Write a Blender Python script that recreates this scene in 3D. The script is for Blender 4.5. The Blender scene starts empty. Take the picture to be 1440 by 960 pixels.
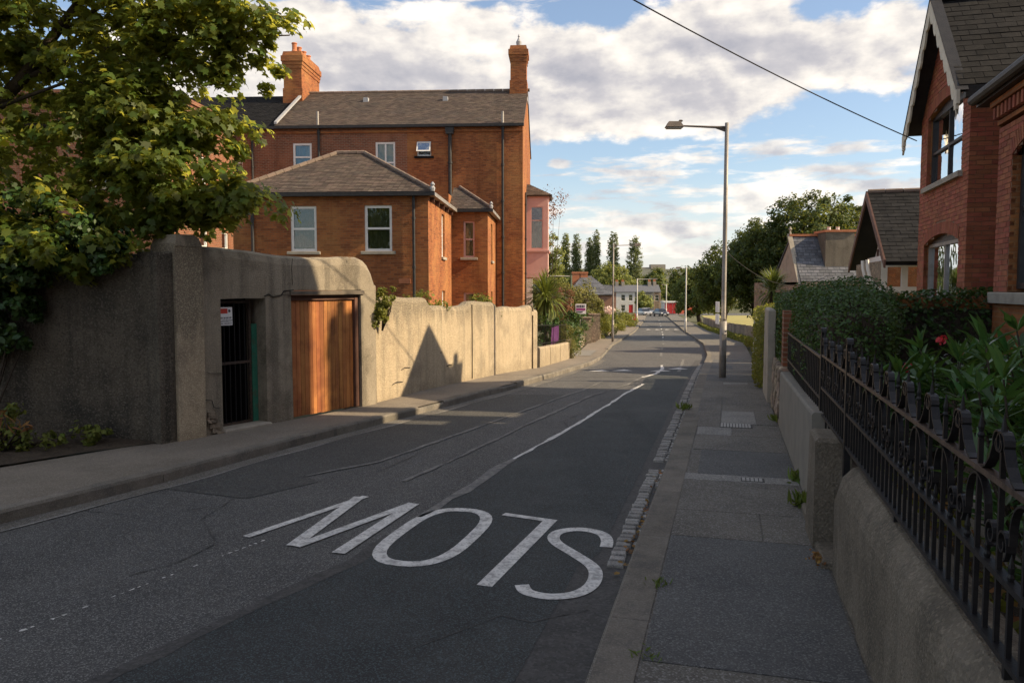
import bpy, math, random
import numpy as np
from mathutils import Vector, Matrix
random.seed(7); RNG = np.random.default_rng(11)
SC = bpy.context.scene; COL = SC.collection
R = math.radians

# ------------------------------------------------------------------ camera, sky, sun, exposure
EYE = 2.15
cam = bpy.data.cameras.new("camera"); co = bpy.data.objects.new("camera", cam); COL.objects.link(co)
cam.sensor_width = 36; cam.lens = 28.0; cam.clip_start = .05; cam.clip_end = 6000
co.location = (0, 0, EYE); co.rotation_euler = (R(90) - math.atan(75 / 1120), 0, 0)
SC.camera = co
SC.view_settings.view_transform = 'Standard'; SC.view_settings.look = 'None'
SC.view_settings.exposure = EXPOSURE = 0.68; SC.view_settings.gamma = 1
SC.cycles.max_bounces = 6; SC.cycles.transparent_max_bounces = 12
SUN = Vector((1, -.141, .645)).normalized()           # towards the sun
sl = bpy.data.lights.new("sun", 'SUN'); so = bpy.data.objects.new("sun", sl); COL.objects.link(so)
sl.energy = 5.0; sl.angle = R(.5); sl.color = (1, .80, .53)
so.rotation_euler = SUN.to_track_quat('Z', 'Y').to_euler(); so.location = (30, -4, 30)

class NT:
    """small node-tree helper"""
    def __init__(s, nt): s.nt = nt; s.n = nt.nodes; s.l = nt.links
    def set(s, sock, v):
        if isinstance(v, bpy.types.NodeSocket): s.l.new(v, sock)
        elif v is not None:
            if isinstance(v, (tuple, list)) and sock.type == 'RGBA' and len(v) == 3: v = (*v, 1)
            sock.default_value = v
    def node(s, t, ins=None, **at):
        nd = s.n.new(t)
        for k, v in at.items(): setattr(nd, k, v)
        for k, v in (ins or {}).items(): s.set(nd.inputs[k], v)
        return nd
    def m(s, op, a, b=None, c=None):
        nd = s.n.new('ShaderNodeMath'); nd.operation = op
        for i, v in enumerate((a, b, c)):
            if v is not None: s.set(nd.inputs[i], v)
        return nd.outputs[0]
    def mix(s, f, a, b, mode='MIX'):
        nd = s.n.new('ShaderNodeMix'); nd.data_type = 'RGBA'; nd.blend_type = mode
        s.set(nd.inputs[0], f); s.set(nd.inputs[6], a); s.set(nd.inputs[7], b)
        return nd.outputs[2]
    def sst(s, v, a, b):
        nd = s.node('ShaderNodeMapRange', {0: v, 1: a, 2: b, 3: 0., 4: 1.}, interpolation_type='SMOOTHSTEP'); return nd.outputs[0]
    def noise(s, vec, scale, detail=4, rough=.55, dim='3D'):
        nd = s.node('ShaderNodeTexNoise', {'Scale': scale, 'Detail': detail, 'Roughness': rough}, noise_dimensions=dim)
        if vec is not None: s.l.new(vec, nd.inputs['Vector'])
        return nd.outputs['Fac']
    def ramp(s, f, stops):
        nd = s.n.new('ShaderNodeValToRGB'); s.set(nd.inputs[0], f)
        e = nd.color_ramp.elements
        while len(e) < len(stops): e.new(.5)
        for el, (p, c) in zip(e, stops): el.position = p; el.color = (*c, 1) if len(c) == 3 else c
        return nd.outputs[0]

w = bpy.data.worlds.new("World"); SC.world = w; w.use_nodes = True
W = NT(w.node_tree); W.n.clear()
sky = W.node('ShaderNodeTexSky', sky_type='NISHITA', sun_disc=False, sun_elevation=math.asin(SUN.z),
             sun_rotation=math.atan2(SUN.x, SUN.y), altitude=30, air_density=1.0, dust_density=1.0, ozone_density=1.6)
tc = W.node('ShaderNodeTexCoord'); sx = W.node('ShaderNodeSeparateXYZ', {0: tc.outputs['Generated']})
dx, dy, dz = sx.outputs
az = W.m('ARCTAN2', dx, dy); el = W.m('ARCSINE', W.m('MAXIMUM', W.m('MINIMUM', dz, .9999), -.9999))
def P2A(px, py):                                       # a direction in the sky, written as degrees of bearing and height
    a = (px - 720) / 1120; b = (405 - py) / 1120
    return math.atan(a), math.atan(b / math.sqrt(1 + a * a))
def vec2(a, b, sa, sb, z=0.):
    return W.node('ShaderNodeCombineXYZ', {0: W.m('MULTIPLY', a, sa), 1: W.m('MULTIPLY', b, sb), 2: z}).outputs[0]
nz1 = W.noise(vec2(az, el, 1, 1.8), 6.5, 8, .55)
nz1b = W.noise(vec2(W.m('ADD', az, -.012), W.m('ADD', el, -.012), 1, 1.8), 6.5, 8, .55)
nz2 = W.noise(vec2(az, el, 1, 5.5, 3.), 9, 8, .62)       # stretched, for the low streaks
big = W.noise(vec2(az, el, 1, 1.6, 7.), 3.2, 3, .5)
clouds = [  # px centre, py centre, half width, half height, weight
    (560, 125, 220, 95, 1.15), (450, 105, 150, 75, 1.), (800, 120, 240, 85, 1.15), (760, 165, 130, 50, 1.), (980, 100, 260, 95, 1.15), (1130, 75, 210, 75, 1.05), (1060, 40, 220, 40, .7),
    (640, 60, 110, 42, .8), (860, 150, 120, 50, .9), (1230, 60, 100, 45, .7), (330, 90, 200, 90, .9)]
streaks = [(900, 250, 105, 26, 1.), (1080, 218, 200, 17, .75), (1130, 282, 240, 55, .85), (880, 318, 170, 30, .9), (1000, 350, 340, 26, .85), (786, 231, 17, 9, .8), (560, 18, 60, 20, .6), (680, 8, 100, 14, .6), (600, 300, 300, 40, .5), (1250, 232, 60, 10, .6), (420, 330, 400, 40, .7), (1500, 300, 300, 60, .7)]
def blob(lst):
    acc = None
    for px, py, hw, hh, wt in lst:
        a0, e0 = P2A(px, py)
        u = W.m('MULTIPLY', W.m('SUBTRACT', az, a0), 1120 / hw); v = W.m('MULTIPLY', W.m('SUBTRACT', el, e0), 1120 / hh)
        d = W.m('MULTIPLY', W.m('SUBTRACT', 1., W.m('SQRT', W.m('ADD', W.m('MULTIPLY', u, u), W.m('MULTIPLY', v, v)))), wt)
        acc = d if acc is None else W.m('SMOOTH_MAX', acc, d, .25)
    return acc
f1 = W.m('ADD', blob(clouds), W.m('MULTIPLY', W.m('SUBTRACT', nz1, .5), 2.6))
d1 = W.sst(f1, .02, .26)
f2 = W.m('ADD', blob(streaks), W.m('MULTIPLY', W.m('SUBTRACT', nz2, .5), 3.2))
d2 = W.m('MULTIPLY', W.sst(f2, .1, .62), .9)
# the rest of the sky, beyond the picture: the same broken cloud
out = W.m('MAXIMUM', W.sst(W.m('ABSOLUTE', W.m('SUBTRACT', az, .05)), .62, .95), W.sst(el, .40, .6))
d3 = W.m('MULTIPLY', W.sst(W.m('ADD', big, W.m('MULTIPLY', W.m('SUBTRACT', nz1, .5), .55)), .47, .60), out)
dens = W.m('MINIMUM', W.m('MAXIMUM', W.m('MAXIMUM', d1, d2), d3), 1.)
litf = W.m('MULTIPLY', W.m('SUBTRACT', nz1, nz1b), 3.4)      # lumps catch light on the sun's side
core = W.sst(f1, .25, 1.15)
shade = W.m('ADD', W.m('SUBTRACT', W.m('MULTIPLY', W.m('ADD', nz1, big), .45), W.m('MULTIPLY', core, .42)), litf)
ccol = W.ramp(W.m('ADD', shade, .30), [(.0, (.42, .42, .47)), (.38, (.57, .55, .57)), (.66, (.80, .755, .71)), (1., (1.08, .99, .89))])
hz = W.sst(el, .16, .0)
skyc = W.mix(W.m('ADD', .06, W.m('MULTIPLY', hz, .55)), sky.outputs[0], (5.6, 5.5, 5.6))
SKYS = .11
csc = W.node('ShaderNodeVectorMath', {0: ccol, 'Scale': .72 / SKYS}, operation='SCALE').outputs[0]
skyv = W.node('ShaderNodeVectorMath', {0: skyc, 'Scale': 1.0}, operation='SCALE').outputs[0]
wc = W.mix(dens, skyv, csc)
bg = W.node('ShaderNodeBackground', {'Color': wc, 'Strength': SKYS})
W.l.new(bg.outputs[0], W.node('ShaderNodeOutputWorld').inputs[0])

# ------------------------------------------------------------------ materials
def mat(name, c1, c2=None, scale=3., rough=.85, bump=.3, bscale=60., speck=0., sscale=140., csp=None, streak=0., cst=None, isl=0., spec=.3, metal=0., trans=0., ctr=None, coat=0., blotch=None, bl_scale=.6, bl_amt=.5, dist=.02, track=0., spots=0., top=None):
    m = bpy.data.materials.new(name); m.use_nodes = True; T = NT(m.node_tree); T.n.clear()
    t = T.node('ShaderNodeTexCoord'); ob = t.outputs['Object']
    geo = T.node('ShaderNodeNewGeometry'); pos = geo.outputs['Position']
    c2 = c2 or c1
    col = T.mix(T.sst(T.noise(pos, scale, 6, .6), .3, .7), c1, c2)
    if blotch: col = T.mix(T.m('MULTIPLY', T.sst(T.noise(pos, bl_scale, 7, .66), .48, .66), bl_amt), col, blotch)
    if streak:
        mp = T.node('ShaderNodeMapping', {'Vector': pos, 'Scale': (5, 5, .35)})
        col = T.mix(T.m('MULTIPLY', T.sst(T.noise(mp.outputs[0], 1., 5, .6), .45, .68), streak), col, cst or tuple(x * .5 for x in c1))
    if track:                                          # long faint wear along the traffic direction
        mp = T.node('ShaderNodeMapping', {'Vector': pos, 'Rotation': (0, 0, R(17)), 'Scale': (1.3, .06, 1)})
        tf = T.noise(mp.outputs[0], 1., 4, .55); col = T.mix(T.m('MULTIPLY', T.sst(tf, .5, .72), track), col, tuple(x * .55 for x in c1)); col = T.mix(T.m('MULTIPLY', T.sst(tf, .5, .28), track * .8), col, tuple(min(1, x * 1.7) for x in c1))
        vs = T.node('ShaderNodeTexVoronoi', {'Vector': pos, 'Scale': .9}); col = T.mix(T.m('MULTIPLY', T.sst(T.m('ADD', vs.outputs['Distance'], T.m('MULTIPLY', T.noise(pos, 6., 3), .25)), .26, .16), .55), col, tuple(x * .45 for x in c1))
    if spots:
        vs = T.node('ShaderNodeTexVoronoi', {'Vector': pos, 'Scale': 4.5}); sp2 = T.node('ShaderNodeSeparateColor', {0: vs.outputs['Color']})
        col = T.mix(T.m('MULTIPLY', T.m('MULTIPLY', T.sst(vs.outputs['Distance'], .10, .07), T.m('GREATER_THAN', sp2.outputs[0], .62)), spots), col, tuple(x * .4 for x in c1))
    if top:                                            # weather staining that runs down from the coping
        sz_ = T.node('ShaderNodeSeparateXYZ', {0: pos}).outputs[2]; mp = T.node('ShaderNodeMapping', {'Vector': pos, 'Scale': (4., 4., .5)})
        col = T.mix(T.m('MULTIPLY', T.sst(T.m('ADD', sz_, T.m('MULTIPLY', T.m('SUBTRACT', T.noise(mp.outputs[0], 1.2, 5, .65), .5), 1.5)), top[0], top[0] + .35), top[1]), col, top[2])
        col = T.mix(T.m('MULTIPLY', T.sst(T.m('ADD', sz_, T.m('MULTIPLY', T.noise(pos, 3., 4), .5)), .62, .30), .45), col, tuple(x * .55 for x in c1))
    if speck:
        vo = T.node('ShaderNodeTexVoronoi', {'Vector': pos, 'Scale': sscale})
        vb = T.node('ShaderNodeSeparateColor', {0: vo.outputs['Color']})
        col = T.mix(T.m('MULTIPLY', T.sst(vb.outputs[0], .55, 1.), speck), col, csp or tuple(min(1, x * 2.6) for x in c1))
        col = T.mix(T.m('MULTIPLY', T.sst(vb.outputs[1], .6, 1.), speck), col, tuple(x * .45 for x in c1))
    if isl:
        oi = T.node('ShaderNodeObjectInfo')
        r = T.m('FRACT', T.m('ADD', T.m('MULTIPLY', oi.outputs['Random'], 7.31), geo.outputs['Random Per Island']))
        hs = T.node('ShaderNodeHueSaturation', {'Color': col, 'Value': T.m('ADD', 1 - isl, T.m('MULTIPLY', r, 2 * isl)),
             'Hue': T.m('ADD', .5 - isl * .05, T.m('MULTIPLY', T.m('FRACT', T.m('MULTIPLY', r, 5.3)), isl * .1))})
        col = hs.outputs[0]
    p = T.node('ShaderNodeBsdfPrincipled', {'Base Color': col, 'Roughness': rough, 'Metallic': metal, 'Specular IOR Level': spec, 'Coat Weight': coat})
    if bump:
        h = T.noise(pos, bscale, 3, .6)
        if speck: h = T.m('ADD', h, T.m('MULTIPLY', vb.outputs[2], .6))
        b = T.node('ShaderNodeBump', {'Height': h, 'Strength': bump, 'Distance': dist}); T.l.new(b.outputs[0], p.inputs['Normal'])
    sh = p.outputs[0]
    if trans:
        tr = T.node('ShaderNodeBsdfTranslucent', {'Color': T.mix(.6, col, ctr or (.35, .42, .05))})
        sh = T.node('ShaderNodeMixShader', {0: trans, 1: sh, 2: tr.outputs[0]}).outputs[0]
    T.l.new(sh, T.node('ShaderNodeOutputMaterial').inputs[0])
    return m

def brickmat(name, c1, c2, mortar, w=.225, h=.075, ms=.011, bump=.6, patch=None):
    m = bpy.data.materials.new(name); m.use_nodes = True; T = NT(m.node_tree); T.n.clear()
    t = T.node('ShaderNodeTexCoord'); uv = t.outputs['UV']; pos = T.node('ShaderNodeNewGeometry').outputs['Position']
    b = T.node('ShaderNodeTexBrick', {'Vector': uv, 'Color1': c1, 'Color2': c2, 'Mortar': mortar, 'Scale': 1., 'Mortar Size': ms, 'Mortar Smooth': .15, 'Bias': -.1, 'Brick Width': w, 'Row Height': h})
    col = T.mix(T.sst(T.noise(pos, .7, 6, .65), .4, .7), b.outputs[0], patch or c2, 'MIX')
    col = T.mix(.5, b.outputs[0], col)
    col = T.mix(T.m('MULTIPLY', T.sst(T.noise(pos, 9., 4, .6), .5, .8), .35), col, tuple(x * .55 for x in c1))
    p = T.node('ShaderNodeBsdfPrincipled', {'Base Color': col, 'Roughness': .88, 'Specular IOR Level': .2})
    mp = T.node('ShaderNodeMapping', {'Vector': pos, 'Scale': (1.6, 1.6, .18)})
    dk = T.mix(T.m('MULTIPLY', T.sst(T.noise(mp.outputs[0], 1., 5, .65), .50, .74), .55), col, tuple(x * .38 for x in c1)); T.set(p.inputs['Base Color'], dk)
    hh = T.m('ADD', T.m('MULTIPLY', b.outputs['Fac'], -1.), T.m('MULTIPLY', T.noise(pos, 45., 3), .5))
    bp = T.node('ShaderNodeBump', {'Height': hh, 'Strength': bump, 'Distance': .012}); T.l.new(bp.outputs[0], p.inputs['Normal'])
    T.l.new(p.outputs[0], T.node('ShaderNodeOutputMaterial').inputs[0]); return m

def glassmat(name, refl=.18, tint=(.9, .95, 1)):
    m = bpy.data.materials.new(name); m.use_nodes = True; T = NT(m.node_tree); T.n.clear()
    fr = T.node('ShaderNodeLayerWeight', {'Blend': .35})
    pos = T.node('ShaderNodeNewGeometry').outputs['Position']
    bp = T.node('ShaderNodeBump', {'Height': T.noise(pos, 2.2, 2), 'Strength': .05, 'Distance': .1})
    g = T.node('ShaderNodeBsdfGlossy', {'Color': tint, 'Roughness': .015, 'Normal': bp.outputs[0]})
    tr = T.node('ShaderNodeBsdfTransparent', {'Color': (.86, .9, .88)})
    f = T.m('ADD', refl, T.m('MULTIPLY', fr.outputs['Fresnel'], .9)); f = T.m('MINIMUM', f, 1.)
    T.l.new(T.node('ShaderNodeMixShader', {0: f, 1: tr.outputs[0], 2: g.outputs[0]}).outputs[0], T.node('ShaderNodeOutputMaterial').inputs[0]); return m

M = dict(
 road_old=mat('old_asphalt', (.060, .058, .056), (.082, .079, .075), 1.4, .82, .5, 150, .55, 130, (.34, .33, .31), blotch=(.055, .055, .055), bl_scale=.5, bl_amt=.5, dist=.008, track=.45),
 road_new=mat('new_asphalt', (.032, .0315, .0315), (.044, .043, .042), 1.6, .8, .5, 150, .5, 130, (.12, .17, .17), blotch=(.07, .068, .065), bl_scale=.4, bl_amt=.6, dist=.008, track=.5),
 road_patch=mat('patch_asphalt', (.058, .055, .053), (.072, .067, .063), 1.2, .82, .6, 150, .65, 98, (.17, .18, .16), blotch=(.045, .043, .042), bl_scale=.8, bl_amt=.6, dist=.008),
 tar=mat('tar_strip', (.05, .048, .046), (.08, .075, .07), 5, .8, .6, 90, .4, 60, dist=.01),
 paint=mat('road_paint', (.70, .68, .64), (.52, .50, .47), 9, .75, .5, 120, .75, 58, (.62, .6, .57), blotch=(.20, .19, .18), bl_scale=9, bl_amt=.6, dist=.004),
 paint_worn_and_lit_edge=mat('worn_paint_and_lit_edge', (.26, .245, .22), (.12, .115, .11), 12, .8, .4, 160, .7, 80, (.12, .12, .12), blotch=(.10, .10, .10), bl_scale=5, bl_amt=.9, dist=.004),
 pave=mat('pavement_concrete', (.11, .099, .083), (.15, .135, .114), 1.2, .88, .5, 130, .5, 100, (.34, .33, .31), blotch=(.08, .074, .066), bl_scale=.9, bl_amt=.75, dist=.006, spots=.7),
 pave_dark=mat('pavement_dark', (.078, .076, .073), (.108, .105, .10), 1.1, .85, .55, 140, .42, 110, (.28, .28, .27), blotch=(.065, .065, .067), bl_scale=.8, bl_amt=.7, dist=.006, spots=.5),
 pave_light=mat('pavement_light', (.22, .21, .19), (.17, .16, .15), 2, .9, .4, 120, .4, 90, blotch=(.13, .125, .115), bl_scale=1.6, bl_amt=.5, dist=.006),
 pave_left=mat('pavement_left', (.17, .145, .115), (.215, .185, .15), .9, .9, .4, 120, .3, 90, blotch=(.12, .10, .08), bl_scale=.7, bl_amt=.6, dist=.006),
 kerb=mat('kerb_stone', (.15, .133, .108), (.21, .187, .155), 3, .88, .6, 80, .25, 110, blotch=(.10, .095, .085), bl_scale=2.5, bl_amt=.7, isl=.14),
 sett=mat('granite_sett', (.21, .20, .185), (.29, .275, .255), 8, .8, .6, 45, .4, 120, isl=.22, dist=.02),
 soil=mat('soil', (.055, .042, .030), (.085, .065, .045), 6, .95, .9, 30, .4, 40, dist=.04),
 verge=mat('ground', (.07, .075, .035), (.10, .095, .05), .4, .95, .5, 6, .3, 12),
 lawn=mat('lawn', (.34, .28, .10), (.26, .25, .09), .3, .95, .5, 6),
 render=mat('cement_render', (.44, .345, .235), (.52, .415, .285), 1.3, .9, .9, 60, .3, 90, blotch=(.25, .20, .145), bl_scale=1.1, bl_amt=.75, streak=.6, cst=(.24, .20, .15), dist=.02, top=(1.42, .85, (.20, .165, .12))),
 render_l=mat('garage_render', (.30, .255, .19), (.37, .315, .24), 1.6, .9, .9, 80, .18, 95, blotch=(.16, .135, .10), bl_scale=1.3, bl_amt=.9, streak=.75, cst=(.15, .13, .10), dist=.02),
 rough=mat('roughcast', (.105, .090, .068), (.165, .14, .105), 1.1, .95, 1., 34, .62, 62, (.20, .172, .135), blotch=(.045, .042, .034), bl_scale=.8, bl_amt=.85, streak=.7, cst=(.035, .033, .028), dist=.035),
 wall_r=mat('weathered_cement', (.155, .13, .098), (.21, .18, .14), 1.4, .92, .9, 60, .28, 75, blotch=(.09, .078, .06), bl_scale=1.2, bl_amt=.7, streak=.5, cst=(.085, .075, .06), dist=.02),
 stone=mat('sandstone', (.36, .32, .26), (.30, .265, .215), 3, .9, .4, 60, blotch=(.2, .18, .15), bl_scale=2, bl_amt=.5),
 stone_w=mat('rubble_stone', (.22, .17, .125), (.29, .23, .17), 3, .92, .8, 25, .5, 18, blotch=(.10, .08, .06), bl_scale=2, bl_amt=.7, isl=.25, dist=.04),
 white=mat('white_paint', (.78, .76, .72), (.70, .68, .64), 4, .6, .1, 60),
 white_w=mat('white_wall', (.66, .63, .58), (.58, .55, .5), 1, .85, .3, 60),
 cream=mat('cream_board', (.66, .60, .48), (.54, .48, .38), 6, .8, .3, 50),
 pink=mat('pink_paint', (.62, .38, .33), (.56, .33, .29), 2, .7, .15, 60),
 black=mat('black_iron', (.010, .010, .012), (.018, .017, .017), 30, .42, .25, 90, spec=.35, isl=.1, dist=.004),
 rust=mat('worn_iron', (.03, .022, .018), (.09, .06, .045), 25, .5, .4, 90, spec=.5, dist=.004),
 pipe=mat('cast_pipe', (.020, .019, .02), (.035, .033, .033), 8, .5, .2, 60),
 galv=mat('galvanised', (.30, .28, .26), (.24, .22, .20), 3, .55, .2, 40, metal=.35, blotch=(.16, .13, .10), bl_scale=3, bl_amt=.4),
 lamp=mat('lamp_housing', (.12, .10, .085), (.16, .13, .11), 5, .6, .2, 40),
 lampw=mat('lamp_lens', (.35, .33, .28), None, 5, .3, 0),
 polew=mat('pale_pole', (.55, .52, .47), (.48, .45, .41), 3, .6, .1, 40),
 green_pole=mat('green_pole', (.11, .15, .10), (.14, .17, .12), 4, .6, .2, 40),
 wood=mat('varnished_plank', (.36, .14, .042), (.48, .21, .065), 3, .55, .35, 60, blotch=(.17, .06, .025), bl_scale=2.2, bl_amt=.6, streak=.6, cst=(.15, .05, .02), isl=.2, dist=.008),
 wood_d=mat('door_frame_wood', (.10, .05, .035), (.14, .07, .05), 4, .7, .3, 60),
 oldwood=mat('old_wood', (.12, .10, .08), (.17, .14, .11), 5, .9, .5, 50, streak=.4),
 green_w=mat('green_board', (.03, .17, .11), (.05, .22, .15), 6, .7, .4, 50, blotch=(.10, .12, .08), bl_scale=8, bl_amt=.7),
 dark=mat('dark_interior', (.018, .017, .016), (.03, .028, .026), 2, .9, 0),
 slate=mat('slate', (.013, .013, .014), (.021, .020, .020), 5, .8, .5, 40, blotch=(.036, .034, .031), bl_scale=6, bl_amt=.4, isl=.28, spec=.1, dist=.008),
 slate_b=mat('blue_slate', (.085, .090, .105), (.12, .122, .135), 5, .7, .5, 40, isl=.3, dist=.01),
 tile=mat('clay_tile', (.078, .058, .047), (.12, .088, .068), 2, .85, .5, 50, blotch=(.07, .058, .05), bl_scale=.9, bl_amt=.7, isl=.26, dist=.01),
 ridge=mat('ridge_tile', (.15, .11, .085), (.19, .14, .11), 4, .85, .4, 50, isl=.15),
 terracotta=mat('terracotta', (.42, .15, .07), (.5, .2, .10), 4, .85, .3, 40),
 lead=mat('lead_flashing', (.30, .30, .31), (.36, .36, .37), 4, .6, .2, 40),
 brick_l=brickmat('red_brick', (.34, .115, .040), (.16, .050, .022), (.23, .115, .06), ms=.010, patch=(.44, .215, .075)),
 brick_d=brickmat('brown_brick', (.24, .083, .042), (.13, .048, .028), (.24, .165, .115), ms=.013, patch=(.33, .14, .075)),
 brick_far=brickmat('far_brick', (.26, .13, .085), (.33, .18, .12), (.3, .22, .17)),
 brick=mat('hard_red_brick', (.26, .078, .042), (.33, .112, .060), 6, .85, .5, 60, blotch=(.18, .05, .03), bl_scale=3, bl_amt=.4, isl=.2, dist=.008),
 mortar=mat('mortar', (.19, .11, .075), (.24, .15, .10), 6, .95, .5, 80, dist=.008),
 glass=glassmat('window_glass', .03), glass_r=glassmat('sky_glass', .45, (.95, .97, 1)),
 net=mat('net_curtain', (.15, .14, .075), (.09, .10, .05), 9, .9, .2, 12, streak=.6, cst=(.12, .14, .06)),
 net_w=mat('white_curtain', (.40, .39, .36), (.25, .24, .22), 4, .9, .2, 12, streak=.4, cst=(.35, .34, .33)),
 blind=mat('blue_blind', (.12, .25, .42), (.18, .33, .5), 3, .8, .1, 12, streak=.6, cst=(.45, .5, .55)),
 tan=mat('tan_curtain_and_reflection', (.62, .47, .29), (.52, .39, .24), 8, .9, .2, 12, streak=.5, cst=(.25, .18, .11)),
 dusk=mat('dark_room', (.035, .037, .04), (.055, .055, .055), 3, .8, 0),
 violet=mat('patterned_glass', (.20, .10, .16), (.35, .25, .32), 14, .4, 0),
 bark=mat('bark', (.045, .034, .025), (.075, .058, .043), 9, .95, .9, 22, dist=.04),
 maple=mat('maple_leaf', (.055, .092, .017), (.09, .13, .025), 1.5, .5, 0, isl=.6, spec=.35, trans=.55, ctr=(.80, .76, .11)),
 ivy=mat('ivy_and_shaded_maple_leaf', (.022, .052, .012), (.040, .080, .018), 3, .45, 0, isl=.45, trans=.18, ctr=(.2, .3, .04)),
 weed=mat('weed_leaf', (.10, .13, .025), (.16, .17, .035), 5, .6, 0, isl=.45, trans=.3),
 weedr=mat('dead_leaf', (.20, .09, .03), (.26, .15, .05), 5, .8, 0, isl=.4, trans=.2, ctr=(.4, .2, .05)),
 hedge=mat('hedge_leaf', (.034, .068, .016), (.055, .10, .024), 4, .5, 0, isl=.5, trans=.2, ctr=(.2, .3, .04)),
 creeper=mat('creeper_leaf', (.12, .135, .022), (.17, .17, .03), 3, .6, 0, isl=.4, trans=.35, ctr=(.5, .5, .08)),
 flowerbush=mat('bush_leaf', (.12, .13, .035), (.20, .18, .06), 1.2, .7, 0, isl=.5, trans=.3, ctr=(.5, .45, .1)),
 oleander=mat('lance_leaf', (.045, .115, .028), (.065, .15, .04), 4, .32, 0, isl=.4, spec=.55, trans=.22, ctr=(.25, .4, .05)),
 palm=mat('palm_leaf', (.10, .13, .03), (.16, .18, .045), 4, .45, 0, isl=.4, spec=.5, trans=.25),
 tree_d=mat('dark_tree_leaf', (.034, .060, .014), (.060, .090, .020), .5, .6, 0, isl=.5, trans=.3, ctr=(.40, .40, .06)),
 tree_m=mat('mid_tree_leaf', (.060, .090, .022), (.095, .125, .030), .5, .6, 0, isl=.45, trans=.3, ctr=(.45, .45, .08)),
 tree_y=mat('pale_tree_leaf', (.15, .18, .045), (.20, .22, .06), .4, .6, 0, isl=.35, trans=.35, ctr=(.5, .5, .1)),
 poplar=mat('poplar_leaf', (.11, .14, .05), (.14, .165, .065), .4, .6, 0, isl=.4, trans=.3, ctr=(.4, .42, .1)),
 redleaf=mat('rusty_leaf', (.16, .07, .05), (.22, .11, .06), 1, .7, 0, isl=.4, trans=.3, ctr=(.5, .2, .1)),
 petal=mat('red_petal', (.55, .03, .04), (.65, .06, .06), 9, .5, 0, isl=.25, trans=.3, ctr=(.7, .05, .05)),
 petal_w=mat('pale_petal', (.75, .55, .50), (.8, .66, .6), 9, .6, 0, isl=.2, trans=.3, ctr=(.8, .6, .5)),
 grass=mat('grass_blade', (.09, .14, .03), (.14, .18, .045), 3, .6, 0, isl=.4, trans=.3),
 sign_w=mat('sign_white', (.78, .78, .78), None, 3, .4, 0), sign_r=mat('sign_red', (.55, .06, .04), None, 3, .4, 0), sign_d=mat('sign_ink', (.04, .04, .06), None, 3, .5, 0),
 sign_p=mat('sign_purple', (.28, .05, .20), None, 3, .5, 0), purple=mat('purple_cloth', (.12, .035, .14), (.16, .05, .18), 6, .8, .2, 30),
 red=mat('red_shutter', (.50, .035, .03), (.42, .03, .03), 2, .5, .1, 30), red2=mat('red_fence_paint', (.62, .10, .05), None, 3, .6, 0),
 car_blue=mat('car_paint_navy', (.012, .018, .035), None, 3, .25, 0, spec=.6, coat=1.), car_silver=mat('car_paint_silver', (.45, .45, .46), None, 3, .3, 0, metal=.5, coat=1.), car_glass=mat('car_glass', (.02, .022, .025), None, 3, .08, 0, spec=.8),
 tyre=mat('tyre', (.015, .015, .015), None, 3, .8, .1), chrome=mat('wheel_rim', (.5, .5, .5), None, 3, .35, 0, metal=.8), headl=mat('headlight_glass', (.85, .85, .85), None, 3, .15, 0, spec=.8),
 hill=mat('hill_field', (.075, .082, .06), (.11, .108, .08), .02, .95, .2, .5), concrete=mat('cover_concrete', (.42, .40, .37), (.34, .32, .3), 8, .9, .4, 60), board=mat('grey_board', (.235, .215, .18), (.19, .175, .15), 3, .9, .3, 50),
)
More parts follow.
